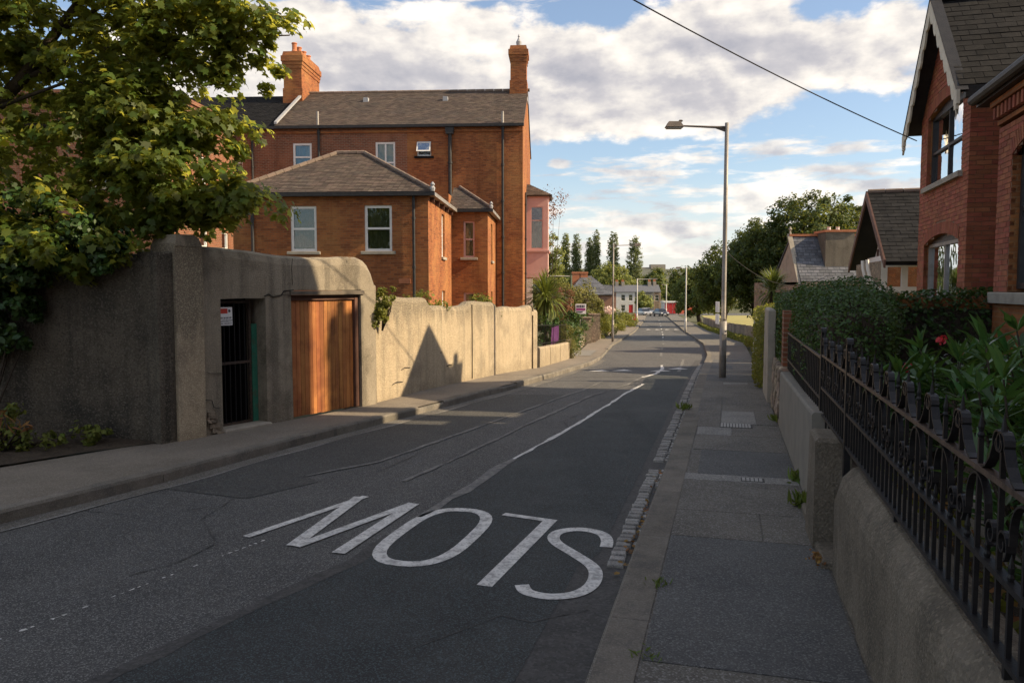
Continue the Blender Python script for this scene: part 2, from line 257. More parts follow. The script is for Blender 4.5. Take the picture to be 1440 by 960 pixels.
# ------------------------------------------------------------------ helpers
WL = {}                                                # world position of the thing each object belongs to
def tag(o, label=None, cat=None, group=None, kind=None):
    for k, v in (('label', label), ('category', cat), ('group', group), ('kind', kind)):
        if v: o[k] = v
    return o
def thing(name, label, cat, loc=(0, 0, 0), group=None, kind=None):
    o = bpy.data.objects.new(name, None); COL.objects.link(o); o.location = loc; o.empty_display_size = .2
    WL[o.name] = Vector(loc); return tag(o, label, cat, group, kind)
def link(name, me, parent=None, loc=(0, 0, 0)):
    o = bpy.data.objects.new(name, me); COL.objects.link(o); o.location = loc
    if parent is not None: o.parent = parent
    WL[o.name] = WL[parent.name] if parent is not None else Vector(loc)
    return o
class MB:
    """collects faces in world coordinates and links them as one mesh object"""
    def __init__(s, f=None): s.v = []; s.f = []; s.fr = f or (lambda x, y, z: (x, y, z))
    def p(s, x, y, z): s.v.append(s.fr(x, y, z)); return len(s.v) - 1
    def poly(s, pts): s.f.append([s.p(*q) for q in pts])
    def box(s, x0, x1, y0, y1, z0, z1, tx=0, ty=0, b=0):
        """a block; tx, ty pull the top in; b chamfers the top edge"""
        lv = [(0, 0, z0), (tx, ty, z1)] if not b else [(0, 0, z0), (tx, ty, z1 - b), (tx + b, ty + b, z1)]
        rings = []
        for ax, ay, z in lv: rings.append([s.p(x0 + ax, y0 + ay, z), s.p(x1 - ax, y0 + ay, z), s.p(x1 - ax, y1 - ay, z), s.p(x0 + ax, y1 - ay, z)])
        s.f.append(rings[0][::-1]); s.f.append(rings[-1])
        for a, c in zip(rings, rings[1:]):
            for i in range(4): j = (i + 1) % 4; s.f.append([a[i], a[j], c[j], c[i]])
    def prism(s, poly, d):
        """polygon (3D points) pushed along d"""
        a = [s.p(*q) for q in poly]; c = [s.p(q[0] + d[0], q[1] + d[1], q[2] + d[2]) for q in poly]
        s.f.append(a[::-1]); s.f.append(c); n = len(a)
        for i in range(n): j = (i + 1) % n; s.f.append([a[i], a[j], c[j], c[i]])
    def tube(s, path, r, n=6, cap=True):
        P = [Vector(s.fr(*q)) for q in path]; rs = r if isinstance(r, (list, tuple)) else [r] * len(P); rings = []
        for i, q in enumerate(P):
            d = (P[min(i + 1, len(P) - 1)] - P[max(i - 1, 0)]); d = d.normalized() if d.length > 1e-9 else Vector((0, 0, 1))
            a = d.cross(Vector((0, 0, 1)) if abs(d.z) < .9 else Vector((1, 0, 0))).normalized(); b = d.cross(a)
            ring = []
            for k in range(n):
                t = 2 * math.pi * (k + .5) / n; v = q + (a * math.cos(t) + b * math.sin(t)) * rs[i]; s.v.append(tuple(v)); ring.append(len(s.v) - 1)
            rings.append(ring)
        for A, B in zip(rings, rings[1:]):
            for k in range(n): j = (k + 1) % n; s.f.append([A[k], A[j], B[j], B[k]])
        if cap: s.f.append(rings[0][::-1]); s.f.append(rings[-1])
    def lathe(s, cx, cy, prof, n=8):
        rings = [[s.p(cx + r * math.cos(2 * math.pi * k / n), cy + r * math.sin(2 * math.pi * k / n), z) for k in range(n)] for r, z in prof]
        for A, B in zip(rings, rings[1:]):
            for k in range(n): j = (k + 1) % n; s.f.append([A[k], A[j], B[j], B[k]])
        s.f.append(rings[0][::-1]); s.f.append(rings[-1])
    def mesh(s, name, m, off=(0, 0, 0), uv=True, smooth=False):
        me = bpy.data.meshes.new(name); ox, oy, oz = off
        me.from_pydata([(a - ox, b - oy, c - oz) for a, b, c in s.v], [], s.f); me.materials.append(m)
        if uv and len(me.polygons) < 60000:
            lay = me.uv_layers.new(name='metric'); data = np.zeros(len(me.loops) * 2, 'f4')
            for pl in me.polygons:
                n = pl.normal
                h = Vector((-n.y, n.x, 0))
                h = h.normalized() if h.length > .05 else Vector((1, 0, 0))
                v = n.cross(h)
                for li in pl.loop_indices:
                    q = me.vertices[me.loops[li].vertex_index].co; data[2 * li] = q.dot(h) + 50.03; data[2 * li + 1] = (q.z + 50.01) if abs(n.z) < .3 else q.dot(v) + 50
            lay.data.foreach_set('uv', data)
        if smooth: me.polygons.foreach_set('use_smooth', [True] * len(me.polygons))
        return me
    def build(s, name, m, parent=None, smooth=False, kind=None, label=None, cat=None, group=None, uv=True):
        if parent is not None: off = WL[parent.name]; loc = (0, 0, 0)
        elif cat:
            A = np.array(s.v); off = Vector(((A[:, 0].min() + A[:, 0].max()) / 2, (A[:, 1].min() + A[:, 1].max()) / 2, A[:, 2].min())); loc = off
        else: off = Vector((0, 0, 0)); loc = off
        o = link(name, s.mesh(name, m, off, uv, smooth), parent, loc)
        return tag(o, label, cat, group, kind)
def noisy(mb, amt, sc=3.):                               # uneven surface
    from mathutils import noise as N
    mb.v = [tuple(Vector(q) + N.noise_vector(Vector(q) * sc) * amt) for q in mb.v]; return mb
def lerp(a, b, t): return a + (b - a) * t
def interp(K, x):
    if x <= K[0][0]:
        (a, b), (c, d) = K[0], K[1]; return b + (d - b) * (x - a) / (c - a)
    for (a, b), (c, d) in zip(K, K[1:]):
        if x <= c: return b + (d - b) * (x - a) / (c - a)
    return d + (d - b) * (x - c) / (c - a)
PK = [(-60, 0), (0, 0), (16, 0), (20, -.10), (28, -.5), (52, -1.35), (80, -2.25), (114, -2.85), (150, -3.2), (195, -3.8), (400, -4.), (4000, -4)]
def gz(y): return interp(PK, max(-59, min(3999, y)))
# street frame on the right-hand side: s along the kerb, t away from the road
U = (.2615, .9652); NN = (.9652, -.2615); OO = (-.72, 0.)
def S(t, s, z): return (OO[0] + s * U[0] + t * NN[0], OO[1] + s * U[1] + t * NN[1], z)
SR = math.atan2(NN[1], NN[0])                            # turn of that frame
RK = [(-6, -2.36), (4.21, .43), (14.52, 3.26), (18.6, 4.36), (25.8, 6.25), (31.76, 7.83), (46, 11.08), (72, 15.9), (105.8, 21.84), (141, 27.7), (160, 30.6)]
LK = [(-6, -11.2), (7.14, -4.67), (8.34, -4.01), (10.51, -3.04), (13.29, -1.68), (16.54, -.15), (20.18, 1.09), (26.3, 2.59), (30.7, 3.44), (44.9, 5.71), (72, 10.9), (122, 20.2), (160, 27.)]
def xr(y): return interp(RK, y)
def xl(y): return interp(LK, y)

# --- leaves: many small faces written in one go
SHAPES = dict(
 quad=[(-.5, -.35, 0), (.5, -.35, 0), (.5, .35, 0), (-.5, .35, 0)],
 oval=[(-.5, 0, 0), (-.15, -.28, .05), (.28, -.2, .04), (.5, 0, -.05), (.28, .2, .04), (-.15, .28, .05)],
 lance=[(-.5, -.02, 0), (-.2, -.085, .03), (.15, -.08, .02), (.5, 0, -.10), (.15, .08, .02), (-.2, .085, .03)],
 maple=[(-.42, 0, 0), (-.30, -.28, .0), (-.42, -.50, -.06), (-.05, -.38, .0), (.12, -.55, -.08), (.16, -.22, .03), (.55, 0, -.12), (.16, .22, .03), (.12, .55, -.08), (-.05, .38, 0), (-.42, .5, -.06), (-.30, .28, 0)],
 blade=[(-.5, -.04, 0), (.1, -.03, .12), (.5, 0, .0), (.1, .03, .12)])
def rot_mats(normals, n):
    z = normals / np.linalg.norm(normals, axis=1, keepdims=True)
    r = RNG.normal(size=(n, 3)); x = r - (r * z).sum(1, keepdims=True) * z; x /= np.linalg.norm(x, axis=1, keepdims=True)
    return x, np.cross(z, x), z
def leaf_mesh(name, pts, size, shape, m, normals=None, axes=None, var=.35):
    pts = np.asarray(pts, float); n = len(pts); base = np.array(SHAPES[shape], float); k = len(base)
    if axes is None:
        if normals is None: normals = RNG.normal(size=(n, 3))
        x, y, z = rot_mats(np.asarray(normals, float), n)
    else: x, y, z = axes
    sz = size * (1 + var * RNG.uniform(-1, 1, n))[:, None, None]
    V = pts[:, None, :] + sz * (base[None, :, 0:1] * x[:, None, :] + base[None, :, 1:2] * y[:, None, :] + base[None, :, 2:3] * z[:, None, :])
    me = bpy.data.meshes.new(name); me.vertices.add(n * k); me.vertices.foreach_set('co', V.reshape(-1).astype('f4'))
    me.loops.add(n * k); me.loops.foreach_set('vertex_index', np.arange(n * k, dtype='i4'))
    me.polygons.add(n); me.polygons.foreach_set('loop_start', np.arange(0, n * k, k, dtype='i4')); me.polygons.foreach_set('loop_total', np.full(n, k, 'i4'))
    me.materials.append(m); me.update(); me.validate(); return me
def leaves(name, pts, size, shape, m, parent=None, normals=None, axes=None, kind=None, loc=None, var=.35, **tg):
    if parent is not None: off = np.array(WL[parent.name]); L = (0, 0, 0)
    else: L = loc or tuple(np.asarray(pts).mean(0)); off = np.array(L)
    o = link(name, leaf_mesh(name, np.asarray(pts) - off, size, shape, m, normals, axes, var), parent, L)
    return tag(o, kind=kind, **tg)
def ell_pts(n, c, r, shell=.45):
    d = RNG.normal(size=(n, 3)); d /= np.linalg.norm(d, axis=1, keepdims=True)
    q = RNG.uniform(0, 1, n)[:, None] ** shell
    return np.array(c) + d * q * np.array(r), d
def clump_cloud(n, ells, ncl, rcl, shell=.35, flat=.8):
    """leaf positions gathered in clumps through some ellipsoids, with outward normals"""
    vol = np.array([e[3] * e[4] * e[5] for e in ells]); cnt = np.maximum(2, (ncl * vol ** .62 / (vol ** .62).sum()).astype(int)); cs = []; ds = []
    for e, c in zip(ells, cnt):
        p, d = ell_pts(c, e[:3], e[3:], shell); cs.append(p); ds.append(d)
    cs = np.vstack(cs); ds = np.vstack(ds); i = RNG.integers(0, len(cs), n)
    rr = rcl * RNG.uniform(.5, 1.3, len(cs))
    off = RNG.normal(size=(n, 3)); off /= np.linalg.norm(off, axis=1, keepdims=True); off *= (RNG.uniform(0, 1, n) ** .4 * rr[i])[:, None]; off[:, 2] *= flat
    nm = off / rcl + .6 * ds[i] + RNG.normal(size=(n, 3)) * .55 + np.array([0, 0, .35])
    return cs[i] + off, nm, cs
def tree(name, label, loc, h, tr, ells, n, size, m, ncl=60, rcl=.8, cat='tree', group=None, shape='oval', shell=.35, limbs=10, barkm='bark'):
    """ells in offsets from the foot"""
    t = thing(name, label, cat, loc, group); L = np.array(loc)
    E2 = [(e[0] + L[0], e[1] + L[1], e[2] + L[2], e[3], e[4], e[5]) for e in ells]
    p, nm, cs = clump_cloud(n, E2, ncl, rcl, shell)
    leaves('crown', p, size, shape, M[m], t, nm)
    mb = MB(); top = np.array([ells[0][0], ells[0][1], h * .75]) + L
    pts = [tuple(lerp(L, top, q) + np.array([math.sin(q * 5 + L[0]) * tr, math.cos(q * 4) * tr, 0]) * (q > 0)) for q in (0, .12, .3, .5, .75, 1)]
    mb.tube(pts, [tr * 1.25, tr, tr * .85, tr * .65, tr * .4, tr * .12], 8)
    for k in range(limbs):
        c = cs[RNG.integers(0, len(cs))]; a = np.array(pts[1 + k % 4]); mid = (a + c) / 2 + np.array([0, 0, .08 * h * random.random()])
        mb.tube([tuple(a), tuple(mid), tuple(c)], [tr * .42, tr * .25, tr * .06], 5)
    mb.build('trunk', M[barkm], t, smooth=True, uv=False); return t

# --- tiled roof slopes
def roof_slope(poly, gauge, width, m, parent, name='roof_tile', each=False, lift=.018, seed=1, under=None):
    """lays overlapping tiles over a flat polygon (3D points, first two along the eave). each=True: every tile an object of its own"""
    rnd = random.Random(seed); P = [Vector(q) for q in poly]; e = (P[1] - P[0]).normalized(); nrm = (P[1] - P[0]).cross(P[2] - P[0]).normalized()
    if nrm.z < 0: nrm = -nrm
    q = nrm.cross(e); q = q if q.z > 0 else -q
    P2 = [((p - P[0]).dot(e), (p - P[0]).dot(q)) for p in P]; top = max(b for a, b in P2)
    def span(h):
        xs = []
        for (a, b), (c, d) in zip(P2, P2[1:] + P2[:1]):
            if (b - h) * (d - h) < 0: xs.append(a + (c - a) * (h - b) / (d - b))
        return (min(xs), max(xs)) if len(xs) > 1 else None
    mb = MB(); std = None; n = int(top / gauge + .999); off = WL[parent.name]
    rotm = Matrix((e, q, nrm)).transposed().to_4x4()
    for i in range(n):
        h = i * gauge; sp = span(min(h + gauge * .5, top - 1e-3))
        if not sp: continue
        a, b = sp; x = a - (width * .5 if i % 2 else 0)
        while x < b - .01:
            x0, x1 = max(x, a), min(x + width, b); full = (x1 - x0) > width - 1e-4; x += width
            if x1 - x0 < .02: continue
            g = .004 + .003 * rnd.random(); l0 = lift * (.8 + .5 * rnd.random()); l1 = .004
            h0 = h - gauge * .12 - .004 * rnd.random(); h1 = min(h + gauge * 1.05, top)
            if each and full:
                if std is None:
                    s = MB(); s.prism([(g - width / 2, -gauge * .12, lift), (width / 2 - g, -gauge * .12, lift), (width / 2 - g, gauge * 1.05, l1), (g - width / 2, gauge * 1.05, l1)], (0, 0, -.008)); std = s.mesh(name, m, uv=False)
                o = link(name, std, parent); c = P[0] + e * ((x0 + x1) / 2) + q * h + nrm * (l0 - lift) - off
                o.matrix_local = Matrix.Translation(c) @ rotm @ Matrix.Rotation(rnd.uniform(-.012, .012), 4, 'Z')
                continue
            def W3(x, y, z): return tuple(P[0] + e * x + q * y + nrm * z)
            mb.poly([W3(x0 + g, h0, l0), W3(x1 - g, h0, l0), W3(x1 - g, h1, l1), W3(x0 + g, h1, l1)])
            mb.poly([W3(x0 + g, h0, -.004), W3(x1 - g, h0, -.004), W3(x1 - g, h0, l0), W3(x0 + g, h0, l0)])
    if mb.f: mb.build(name + ('s' if not each else '_cut'), m, parent, uv=False, kind='stuff')
    u = MB(); u.prism([tuple(p) for p in P], tuple(-nrm * .08)); u.build(under or 'roof', M['slate'] if 'slate' in m.name else m, parent)

# --- walls with openings and windows
def wall_face(mb, org, du, nv, W0, W1, z0, z1, holes, rev=.12):
    """upright wall from du*W0 to du*W1; holes (a,b,zb,zt) get jambs going inwards; all in world coordinates"""
    xs = sorted({W0, W1, *[h[0] for h in holes], *[h[1] for h in holes]}); zs = sorted({z0, z1, *[h[2] for h in holes], *[h[3] for h in holes]})
    f = lambda a, z, d=0.: (org[0] + du[0] * a - nv[0] * d, org[1] + du[1] * a - nv[1] * d, z)
    for a, b in zip(xs, xs[1:]):
        for c, d in zip(zs, zs[1:]):
            ma, mz = (a + b) / 2, (c + d) / 2
            if any(h[0] < ma < h[1] and h[2] < mz < h[3] for h in holes): continue
            mb.poly([f(a, c), f(b, c), f(b, d), f(a, d)])
    for a, b, c, d in holes:
        for A, B in (((a, c), (a, d)), ((a, d), (b, d)), ((b, d), (b, c)), ((b, c), (a, c))): mb.poly([f(*A), f(*B), f(*B, rev), f(*A, rev)])
def fr(org, du, nv):                                     # frame of a wall: a along it, d out of it
    return lambda a, d, z: (org[0] + du[0] * a + nv[0] * d, org[1] + du[1] * a + nv[1] * d, z)
def window(house, F, a, b, zb, zt, cur='net', frame='white', rev=.12, fw=.055, bars=((.5, 'h'),), sill=True, glass='glass', sillm='stone', curd=.07, top=None):
    """frame in the opening, panes, curtain and sill; F maps (along, outwards, z)"""
    f = MB(F); d1 = -rev + .05; d0 = -rev - .03
    f.box(a, b, d0, d1, zb, zb + fw); f.box(a, b, d0, d1, zt - fw, zt)
    f.box(a, a + fw, d0, d1, zb + fw, zt - fw); f.box(b - fw, b, d0, d1, zb + fw, zt - fw)
    hz = sorted(p for p, k in bars if k == 'h'); vt = sorted(p for p, k in bars if k == 'v'); t = fw * .4
    zc = [zb + fw] + [zb + fw + (zt - zb - 2 * fw) * p for p in hz] + [zt - fw]; xc = [a + fw] + [a + fw + (b - a - 2 * fw) * p for p in vt] + [b - fw]
    for z in zc[1:-1]: f.box(a + fw, b - fw, d0 + .006, d1 - .006, z - t, z + t)
    for x in xc[1:-1]: f.box(x - t, x + t, d0 + .009, d1 - .009, zb + fw, zt - fw)
    w = f.build('window', M[frame], house)
    for i, (x0, x1) in enumerate(zip(xc, xc[1:])):
        for z0, z1 in zip(zc, zc[1:]):
            p = MB(F); p.box(x0 + (t if x0 > a + fw else 0), x1 - (t if x1 < b - fw else 0), d0 + .025, d0 + .031, z0 + (t if z0 > zb + fw else 0), z1 - (t if z1 < zt - fw else 0)); p.build('pane', M[glass], w, uv=False)
    c = MB(F); n = max(6, int((b - a) / .06)); pts = [(lerp(a, b, i / n), d0 - curd - .018 * math.sin(i * 1.9) - .01 * math.sin(i * .7)) for i in range(n + 1)]
    for (x0, y0), (x1, y1) in zip(pts, pts[1:]): c.poly([(x0, y0, zb), (x1, y1, zb), (x1, y1, zt), (x0, y0, zt)])
    c.build('curtain', M[cur], w, smooth=True, uv=False)
    if sill:
        s = MB(F); s.box(a - .12, b + .12, -rev + .004, .075, zb - .10, zb - .002, b=.012); s.build('sill', M[sillm], w)
    return w
def brick_wall(house, F, W, z0, zf, skip, arches=(), limit=300, cam_at=(0, 0, EYE), depth=.10):
    """real brickwork: F maps (along, outwards, z). zf(a): wall top over a. skip: list of fn(z)->[(a,b)] intervals left open for bricks;
    arches: (a, b, spring, rise) openings with soldier bricks"""
    bw, bh, j = .215, .065, .010; rowh = bh + j; std = None; cand = []; st = MB(F); mo = MB(F); r = 0; z = z0
    ztop = max(zf(W[0] + (W[1] - W[0]) * k / 40) for k in range(41))
    rnd = random.Random(5)
    def cut(iv, holes):
        for a, b in holes:
            o = []
            for x, y in iv:
                if b <= x or a >= y: o.append((x, y)); continue
                if a > x: o.append((x, a))
                if b < y: o.append((b, y))
            iv = o
        return iv
    def arch_h(z, grow):
        o = []
        for a, b, sp, rise, zb in arches:
            hw = (b - a) / 2; c = (a + b) / 2; Rr = (hw * hw + rise * rise) / (2 * rise); cz = sp + rise - Rr; rr = Rr + grow
            if zb < z <= sp and not grow: o.append((a, b))
            elif zb < z <= sp: o.append((a, b))
            elif z > sp and z < cz + rr:
                h = math.sqrt(max(0, rr * rr - (z - cz) ** 2)); sl = hw / Rr; lim = (z - cz) * math.tan(math.asin(min(.99, sl)))
                h = min(h, max(lim, 0)) if grow else min(h, hw); o.append((c - h, c + h))
        return o
    while z < ztop - .02:
        zm = z + bh / 2
        xs = [W[0], W[1]]; a0 = next((W[0] + (W[1] - W[0]) * k / 200 for k in range(201) if zf(W[0] + (W[1] - W[0]) * k / 200) > zm), None)
        if a0 is not None:
            a1 = next(W[1] - (W[1] - W[0]) * k / 200 for k in range(201) if zf(W[1] - (W[1] - W[0]) * k / 200) > zm)
            base = [(a0, a1)]
            iv = cut(cut(base, [h for s in skip for h in s(zm)]), arch_h(zm, .215)); ivm = cut(cut(base, [h for s in skip for h in s(zm)]), arch_h(zm, 0))
            for a, b in ivm: mo.poly([(a, -.008, z - j), (b, -.008, z - j), (b, -.008, z + bh), (a, -.008, z + bh)])
            header = False
            for a, b in iv:
                x = W[0] - (.1125 if r % 2 else 0)
                while x < b:
                    x0, x1 = max(x, a), min(x + bw, b); x += bw + j
                    if x1 - x0 < .025: continue
                    if x1 - x0 > bw - .001: cand.append((x0 + bw / 2, zm))
                    else: st.box(x0, x1, -.06, rnd.uniform(-.002, .003), z, z + bh)
        z += rowh; r += 1
    for a, b, sp, rise, zb in arches:                     # soldier arch, one brick deep
        hw = (b - a) / 2; c = (a + b) / 2; Rr = (hw * hw + rise * rise) / (2 * rise); cz = sp + rise - Rr; th = math.asin(hw / Rr); n = max(3, int(2 * th * Rr / .078)); am = None
        for k in range(n):
            t = lerp(-th, th, (k + .5) / n)
            if am is None:
                s = MB(); s.box(-.033, .033, -.005, .06, 0, .205); am = s.mesh('arch_brick', M['brick'], uv=False)
            o = link('arch_brick', am, house); pos = Vector(F(c + math.sin(t) * (Rr + .004), .004, cz + math.cos(t) * (Rr + .004))) - WL[house.name]
            ex = (Vector(F(1, 0, 0)) - Vector(F(0, 0, 0))).normalized(); ey = -(Vector(F(0, 1, 0)) - Vector(F(0, 0, 0))).normalized()
            ez = Vector((0, 0, 1)); o.matrix_local = Matrix.Translation(pos) @ Matrix((ex, ey, ez)).transposed().to_4x4() @ Matrix.Rotation(t, 4, 'Y')
    cand.sort(key=lambda q: (Vector(F(q[0], 0, q[1])) - Vector(cam_at)).length)
    ex = (Vector(F(1, 0, 0)) - Vector(F(0, 0, 0))).normalized(); ang = math.atan2(ex.y, ex.x)
    fl = (Vector(F(0, 1, 0)) - Vector(F(0, 0, 0))); sgn = -1 if ex.cross(Vector((0, 0, 1))).dot(fl) > 0 else 1
    for i, (x, zm) in enumerate(cand):
        if i < limit:
            if std is None: s = MB(); s.box(-bw / 2, bw / 2, min(0, .06 * sgn * -1) if False else (0 if sgn < 0 else -.06), (.06 if sgn < 0 else 0), -bh / 2, bh / 2); std = s.mesh('brick', M['brick'], uv=False)
            o = link('brick', std, house); o.location = Vector(F(x, rnd.uniform(-.002, .003), zm)) - WL[house.name]; o.rotation_euler = (0, 0, ang)
        else: st.box(x - bw / 2, x + bw / 2, -.06, rnd.uniform(-.002, .003), zm - bh / 2, zm + bh / 2)
    if st.f: st.build('brickwork', M['brick'], house, uv=False, kind='stuff')
    if mo.f: mo.build('mortar_bed', M['mortar'], house, uv=False)
# ------------------------------------------------------------------ ground, road, pavements, kerbs, markings
YS = sorted({-59, -30, -6, *range(-4, 20, 2), *range(20, 160, 4), *range(160, 400, 20), 600, 1000, 1600, 2600, 3900})
mb = MB()
for a, b in zip(YS, YS[1:]):
    for x0, x1 in zip((-900, -200, -60, 0, 40, 120, 300, 900), (-200, -60, 0, 40, 120, 300, 900, 1800)):
        mb.poly([(x0, a, gz(a) - .06), (x1, a, gz(a) - .06), (x1, b, gz(b) - .06), (x0, b, gz(b) - .06)])
mb.build('ground', M['verge'], kind='structure', uv=False)
def strip(name, fl, fr_, y0, y1, m, dz=0., step=1., parent=None, kind='structure', skirt=0.):
    b = MB(); n = max(1, int((y1 - y0) / step)); ys = [lerp(y0, y1, i / n) for i in range(n + 1)]
    for a, c in zip(ys, ys[1:]):
        b.poly([(fl(a), a, gz(a) + dz), (fr_(a), a, gz(a) + dz), (fr_(c), c, gz(c) + dz), (fl(c), c, gz(c) + dz)])
    return b.build(name, m, parent, kind=kind if parent is None else None, uv=False)
road = strip('road', lambda y: xl(y) - .05, lambda y: xr(y) + .05, -6, 162, M['road_old'])
mb = MB(); mb.poly([(-40, 161, gz(161) - .004), (110, 161, gz(161) - .004), (110, 184, gz(184)), (-40, 184, gz(184))]); mb.build('cross_street', M['road_old'], kind='structure', uv=False)
SEAM = [(4., -2.35), (5.6, -1.52), (6.14, -1.20), (7.2, -.92), (8.6, -.42), (9.9, 0.02), (12, .85), (14.5, 1.75), (18.2, 3.02)]
rn = random.Random(3)
def wob(K, x, a=.025): return interp(K, x) + a * math.sin(x * 7.3) * math.sin(x * 2.9 + 1)
strip('new_surface', lambda y: wob(SEAM, y) if y < 18.2 else lerp(3.02, xr(y) - .1, min(1, (y - 18.2) / 8)), lambda y: xr(y) - (.42 if y < 6.3 else .30), 3.0, 26, M['road_new'], .005, .3, road)
LED = [(8.9, -2.45), (9.75, -1.65), (11.5, -.85), (13.5, .05), (16.8, 1.5), (19.5, 2.35)]
mb = MB()
pat = [(-4.02 + .3, 8.42, 0), (-2.72, 8.02, 0), (-2.15, 8.72, 0)] + [(interp(LED, y), y, 0) for y in (9, 9.75, 10.6, 11.5, 12.5, 13.5, 15, 16)]
lef = [(xl(y) + .22, y, 0) for y in (16, 15, 13.29, 12, 10.51, 9.5, 8.6)]
mb.poly([(x, y, gz(y) + .005) for x, y, _ in pat + lef]); mb.build('road_patch', M['road_patch'], road, uv=False)
def ribbon(name, pts, wd, m, dz=.009, parent=road, jit=0., seg=.25):
    """a painted or tarred line along plan points"""
    P = [Vector((x, y, 0)) for x, y in pts]; Q = []
    for a, b in zip(P, P[1:]):
        n = max(1, int((b - a).length / seg)); Q += [a.lerp(b, i / n) for i in range(n)]
    Q.append(P[-1]); b = MB(); r = []
    for i, q in enumerate(Q):
        d = (Q[min(i + 1, len(Q) - 1)] - Q[max(i - 1, 0)]).normalized(); s = Vector((-d.y, d.x, 0)); ww = wd / 2 * (1 + jit * rn.uniform(-1, 1)); o = jit * .3 * wd * rn.uniform(-1, 1)
        r.append(((q + s * (o + ww)), (q + s * (o - ww))))
    for (a, c), (e, f) in zip(r, r[1:]): b.poly([(v.x, v.y, gz(v.y) + dz) for v in (a, c, f, e)])
    return b.build(name, m, parent, uv=False)
# SLOW, painted to be read by drivers coming the other way
def letter(strokes, wd=.14):
    o = None; b = MB()
    lv = 0; last = None
    for poly in strokes:
        if last is not None and (Vector(poly[0]) - Vector(last)).length > .01: lv += 1
        last = poly[3]; b.poly([(x, y, gz(y) + .009 + .0005 * lv) for x, y in poly])
    return b.build('road_letter', M['paint'], road, uv=False)
def band(pts, w0):
    """polygons for a thick bent stroke; pts plan points, w0 across-width in x and y"""
    P = [Vector(p) for p in pts]; out = []; L = []
    for i, q in enumerate(P):
        d = (P[min(i + 1, len(P) - 1)] - P[max(i - 1, 0)]).normalized(); s = Vector((-d.y, d.x))
        ww = w0(d) if callable(w0) else w0
        L.append((q + s * ww / 2, q - s * ww / 2))
    for (a, c), (e, f) in zip(L, L[1:]): out.append([tuple(a), tuple(c), tuple(f), tuple(e)])
    return out
wid = lambda d: .135
letter(band([(-2.30, 6.76), (-1.51, 8.10)], .085) + band([(-1.83, 6.52), (-1.57, 8.08)], .12)[0:1] + band([(-1.80, 6.50), (-.99, 7.83)], .10) + band([(-1.41, 6.33), (-.98, 7.82)], .12))
E_ = []; cx, cy, hw = -.66, 6.84, .33                    # O: a long stadium lying along the road
ax = Vector((.27, .96)).normalized(); pp = Vector((ax.y, -ax.x)); hl = .66
for k in range(33):
    t = 2 * math.pi * k / 32; c, s = math.cos(t), math.sin(t)
    q = Vector((cx, cy)) + pp * (hw * abs(c) ** .8 * (1 if c > 0 else -1)) + ax * ((hl + .12) * abs(s) ** .62 * (1 if s > 0 else -1)); E_.append(tuple(q))
letter(band(E_, .115))
letter(band([(-.20, 5.62), (.36, 7.26)], .12) + band([(.405, 7.21), (-.08, 7.45)], .085))
def smooth(P, n=5):
    out = []
    for i in range(len(P) - 1):
        a, b_, c, d = [Vector(P[max(0, min(len(P) - 1, j))]) for j in (i - 1, i, i + 1, i + 2)]
        for k in range(n): t = k / n; out.append(tuple(.5 * ((2 * b_) + (c - a) * t + (2 * a - 5 * b_ + 4 * c - d) * t * t + (3 * b_ - a - 3 * c + d) * t ** 3)))
    return out + [P[-1]]
letter(band(smooth([(.78, 6.48), (.81, 6.66), (.79, 6.83), (.69, 6.94), (.56, 6.97), (.42, 6.90), (.36, 6.76), (.38, 6.58), (.50, 6.32), (.61, 6.06), (.63, 5.86), (.57, 5.62), (.44, 5.46), (.26, 5.42), (.11, 5.50), (.07, 5.64)]), .105))
# lines: the white edge of the old lane, faint remnants, the far centre line
mk = ribbon('road_line_or_lit_edge', [(interp(SEAM, y), y) for y in (9.9, 11, 12, 13, 14.5, 16, 18.2)], .052, M['paint'], jit=.6)
ribbon('road_line_or_lit_edge', [(interp(SEAM, y), y) for y in (7.35, 8, 8.6, 9.3, 9.9)], .10, M['paint_worn_and_lit_edge'], jit=.6)
ribbon('road_line_or_lit_edge', [(-1.22, 8.75), (-.85, 9.6)], .07, M['paint_worn_and_lit_edge'], jit=.4)
for k in range(44):                                        # what is left of an old dashed line: flecks of paint
    if rn.random() < .75:
        q = Vector((-3.55, 4.0)).lerp(Vector((-2.1, 6.7)), k / 44); e_ = q + Vector((.045, .085)) * rn.uniform(.15, .5); ribbon('paint_fleck', [(q.x, q.y), (e_.x, e_.y)], rn.uniform(.012, .022), M['paint'], jit=.9, seg=.02, dz=.006)
ribbon('road_line_or_lit_edge', [(-.8, 9.7), (.3, 12.6), (1.5, 15.6), (2.6, 18.0), (3.3, 20.0)], .055, M['paint_worn_and_lit_edge'], jit=.8)
ribbon('road_line_or_lit_edge', [(3.3, 20.0), (3.9, 21.5), (4.55, 24), (5.0, 26.5)], .09, M['paint'], jit=.5)
ribbon('road_line_or_lit_edge', [(interp(LED, y), y) for y in (9.0, 9.75, 11.5, 13.5, 16.8, 19)], .05, M['paint_worn_and_lit_edge'], jit=.7)  # pale seam along the patch, its lit edge put into the colour
ribbon('road_line_or_lit_edge', [(4.75, 22.6), (5.4, 25.4), (6.6, 30.6)], .10, M['paint_worn_and_lit_edge'], jit=.5)
ribbon('tar_seam', [(interp(SEAM, y) - .03, y) for y in (4.1, 5, 5.6, 6.14, 6.8)], .11, M['tar'], dz=.007, jit=.3)
for y0 in (33, 39, 46, 53, 60, 68, 77, 87, 98, 110, 124): ribbon('road_line_or_lit_edge', [(lerp(xl(y0), xr(y0), .55), y0), (lerp(xl(y0 + 3), xr(y0 + 3), .55), y0 + 3)], .10, M['paint_worn_and_lit_edge' if y0 < 60 else 'paint'], jit=.4)
